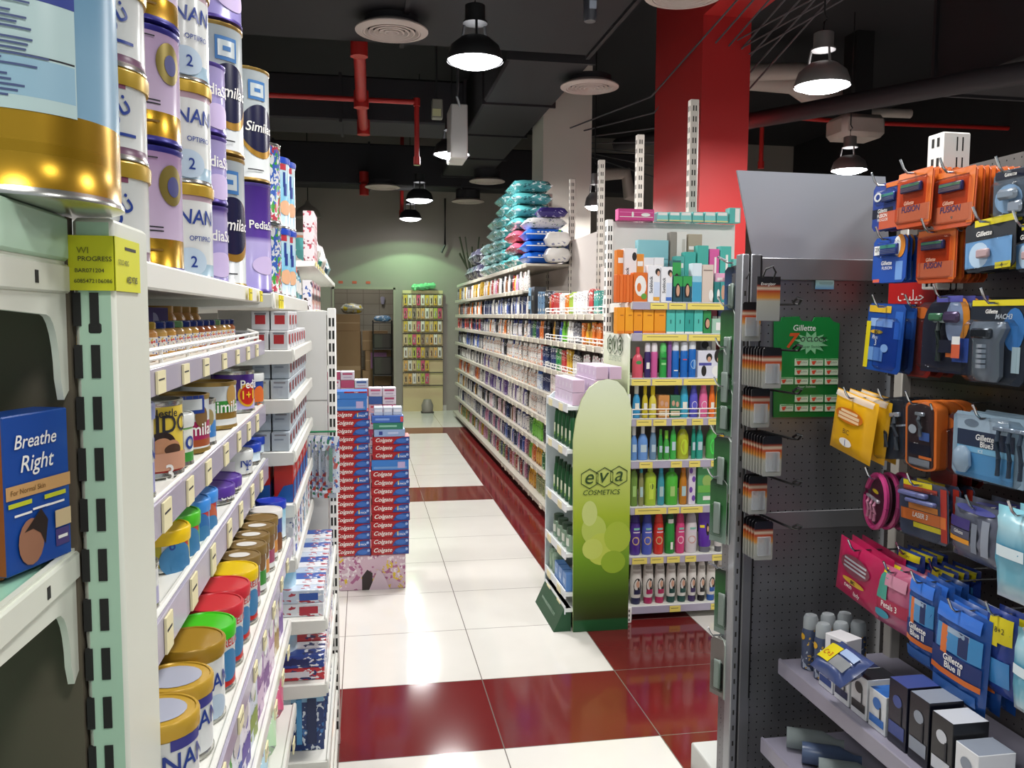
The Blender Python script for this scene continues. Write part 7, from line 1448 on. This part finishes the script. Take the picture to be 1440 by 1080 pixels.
def s_dark(w, h, full):
    b = MB(); rcard(b, w, h, mat('#7a2420', .3)); F(b, w, h, -.3, .4, .3, .8, mat('#1a1616')); F(b, w, h, .1, .12, .5, .16, FO2, 'ell'); F(b, w, h, -.3, .5, .12, .2, WHITE); o = b.build('razor_pack'); c = MB(); c.box(-w*.46, w*.46, -.024, -.0005, -h*.97, -h*.2, clear('#e8dcdc', .03), .01); c.build('clear_bubble', o); return o
def s_yellowtag(w, h, full):
    b = MB(); d = .03; pouchmesh(b, w, h, mat('#27408e', .25), d, wr=.003); PFr(b, w, h, d, .1, .2, .7, .3, YEL); PFr(b, w, h, d, -.1, .3, .3, .2, YEL); PFr(b, w, h, d, 0, .7, .8, .3, mat('#3f88c8', .25)); PFr(b, w, h, d, .1, .2, .3, .1, INK, txt='8+2'); return b.build('razor_pouch')
STY = dict(fusion=s_fusion, proglide=s_proglide, blue=s_blue, mach=s_mach, silver=s_silver, bigrazor=s_bigrazor, machbig=s_machbig, bicyellow=s_bicyellow, greytray=s_greytray, orangetray=s_orangetray, blue3=s_blue3, pinkoval=s_pinkoval, laser=s_laser, greybag=s_greybag, turq=s_turq, twin=s_twin, petals=s_petals, blue2=s_blue2, flex=s_flex, dark=s_dark, yellowtag=s_yellowtag)
H = [((1228, 262, 1264, 320), 'proglide', 'navy cartridge pack at the outer end of the top hook row', 4, 1.40), ((1263, 246, 1312, 315), 'fusion', 'orange cartridge pack second along the top hook row', 6, 1.39), ((1316, 245, 1372, 316), 'fusion', 'orange cartridge pack below the white slotted post', 8, 1.40),
     ((1399, 243, 1450, 302), 'silver', 'silver cartridge pack at the near end of the top row', 5, 1.41),
     ((1231, 336, 1273, 396), 'blue', 'bright blue cartridge pack at the outer end of the second row', 4, 1.40), ((1290, 326, 1345, 396), 'fusion', 'orange cartridge pack in the middle of the second row', 6, 1.41), ((1344, 322, 1376, 384), 'mach', 'dark cartridge pack beside the orange one, second row', 4, 1.44), ((1360, 312, 1424, 378), 'mach', 'light blue cartridge pack with a yellow top, second row', 5, 1.40), ((1428, 316, 1470, 380), 'mach', 'last yellow topped pack at the near end of the second row', 3, 1.41),
     ((1222, 428, 1271, 526), 'flex', 'blue and yellow razor pack at the outer end of the third row', 4, 1.40), ((1277, 428, 1308, 532), 'dark', 'dark red razor pack seen edge on in the third row', 4, 1.44), ((1302, 415, 1366, 528), 'bigrazor', 'round topped razor blister in the third row', 4, 1.40), ((1366, 422, 1440, 545), 'machbig', 'large grey razor blister at the near end of the third row', 4, 1.39),
     ((1180, 552, 1232, 652), 'bicyellow', 'yellow razor pouch at the outer end of the fourth row', 4, 1.37), ((1236, 556, 1272, 650), 'greytray', 'clear grey razor pack between the yellow and orange ones', 3, 1.42), ((1274, 560, 1313, 668), 'orangetray', 'orange framed razor tray in the fourth row', 3, 1.40), ((1312, 578, 1345, 690), 'dark', 'dark razor pack half hidden by the pale blue one', 3, 1.44), ((1344, 576, 1442, 692), 'blue3', 'pale blue razor pack at the near end of the fourth row', 4, 1.39),
     ((1222, 664, 1250, 752), 'pinkoval', 'pink oval razor tray in the fifth row', 3, 1.40), ((1264, 668, 1330, 772), 'laser', 'orange striped razor pack in the fifth row', 4, 1.40), ((1342, 698, 1422, 810), 'greybag', 'grey razor bag at the near end of the fifth row', 4, 1.41), ((1405, 708, 1480, 872), 'turq', 'turquoise and white bag hanging at the very edge', 2, 1.33),
     ((1185, 757, 1240, 868), 'twin', 'crimson razor pouch with white script, lowest row', 3, 1.38), ((1236, 788, 1290, 902), 'petals', 'pink and green razor pouch in the lowest row', 3, 1.40), ((1284, 806, 1318, 950), 'blue2', 'narrow blue razor pouch in the lowest row', 3, 1.38), ((1322, 838, 1388, 1012), 'blue2', 'wide blue razor pouch in the lowest row', 3, 1.37), ((1390, 850, 1426, 992), 'yellowtag', 'blue and orange razor pouch near the edge, lowest row', 2, 1.39),
     ((1262, 766, 1300, 815), 'yellowtag', 'navy pouch with a yellow tag behind the pink one', 4, 1.47), ((1310, 790, 1345, 850), 'yellowtag', 'navy pouch with a yellow tag behind the wide blue one', 4, 1.47), ((1430, 880, 1500, 1040), 'turq', 'lower turquoise bag hanging by the picture edge', 2, 1.35)]
STEP = dict(fusion=.0165, proglide=.0165, blue=.017, mach=.018, silver=.025, bicyellow=.037, twin=.033, petals=.038, blue2=.038, yellowtag=.033, greybag=.052, turq=.053, orangetray=.04)
for c, st, lb, n, x in H: hangcard(c, st, lb, min(n, 3) if STEP.get(st, .036) > .03 else n, STEP.get(st, .036), x, tilt=R.uniform(-.04, .04))
# ---- low shelf under the hooks
SZ = .545
t = empty('low_razor_shelf', (PX, 2.33, 0), -PI/2, 'grey low shelf under the hanging razors', 'shelf unit')
for k, (z, dd) in enumerate(((SZ, .37), (.30, .42), (.08, .45))):
    shelf(t, 0, 1.4, dd, z, mat('#8f8c9c', .35), .045, bracket=False)
def son(px, py, x): p = onX(px, py, x); return p
for j in range(6):
    y = 2.24-.0*j; xx = 1.30+.055*(j % 3); yy = 2.25-.07*(j//3)
    bottle('deodorant_can', 'spray', .048, .048, .165, printed('#3f4a66', ('#aab4c4', '#c8a03a'), 60, (1, 1, 1), .4, .3), clear('#c8d0d4', .5), [('ell', 0, .6, .02, .02, mat('#d8a82a'))], (xx, yy, SZ+.001), -PI/2, nth(j)+' slate blue deodorant with a clear cap on the low razor shelf', 'bottle', 'slate blue deodorants on the low razor shelf')
BXS = [(2.11, '#d8dade', .10, 'white and grey box with a navy top beside the deodorants', '#27407e'), (2.03, '#dadcde', .105, 'white carton with a navy circle on the low razor shelf', '#1c2448'), (1.95, '#d4d6da', .11, 'white carton with a black handle print on the low razor shelf', '#1a1c22'), (1.87, '#d8dce0', .10, 'white carton with a blue band on the low razor shelf', '#2f6ab8'), (1.79, '#16182a', .16, 'tall navy black carton on the low razor shelf', '#3a4a8a'), (1.71, '#121420', .16, 'second tall navy black carton on the low razor shelf', '#8a92a0'), (1.63, '#14161c', .15, 'tall black carton with a pale ring on the low razor shelf', '#c8ccd4'), (1.55, '#e0e2e6', .12, 'white carton at the near end of the low razor shelf', '#8a92a0')]
for y, c_, h, lb, ac in BXS:
    carton('cosmetic_box', .07, .09, h, mat(c_, .3), [('ell', 0, .7, .035, .03, mat(ac)), ('rect', 0, .25, .06, h*.2, mat(ac)), ('rect', .015, .5, .006, h*.3, INK)], (1.315, y, SZ+.001), -PI/2, lb, 'box', top=mat(ac))
carton('cosmetic_box', .075, .06, .05, mat('#dcdce0', .35), [('rect', 0, .5, .035, .03, mat('#4a4a5a'))], (1.32, 2.11, SZ+.103), -PI/2+.3, 'small white box with a barcode lying on the grey box', 'box')
b = MB(); pouchmesh(b, .15, .11, mat('#3a4a7a', .25), .05, 2.6, .004); PFr(b, .15, .11, .05, -.22, .5, .4, .5, YEL); PFr(b, .15, .11, .05, -.2, .55, .24, .2, RD, txt='C+3'); PFr(b, .15, .11, .05, .2, .3, .4, .2, mat('#9fb4d8')); PFr(b, .15, .11, .05, .2, .6, .4, .3, mat('#a8acb0', .2, .4))
b.build('razor_pouch', None, (1.275, 1.97, SZ+.165), (-1.0, 0, -PI/2), 'yellow flagged razor pouch lying on the white cartons', 'razor pack')
for j in range(4):
    b = MB(); b.M = Matrix.Rotation(PI/2, 4, 'Y') @ Matrix.Rotation(.5, 4, 'X'); b.loft([(0, .03, .03), (.1, .032, .032), (.14, .015, .015), (.16, .015, .015)], clear('#a8b4b4', .5) if j % 2 == 0 else mat('#4a5a78', .3), 12)
    b.M = Matrix(); b.build('clear_bottle', None, (1.24, 2.26-.09*j, .333), 0, nth(j)+' clear bottle lying in the low tray under the razor shelf', 'bottle', 'clear bottles lying in the low tray')
b = MB(); b.pillow(.16, .12, .07, mat('#7a4a2c', .5), 3., wr=.004, n=8); b.build('brown_pack', None, (1.29, 1.84, .308), .2, 'brown soft pack in the low tray at the picture bottom', 'pack', smooth=60)
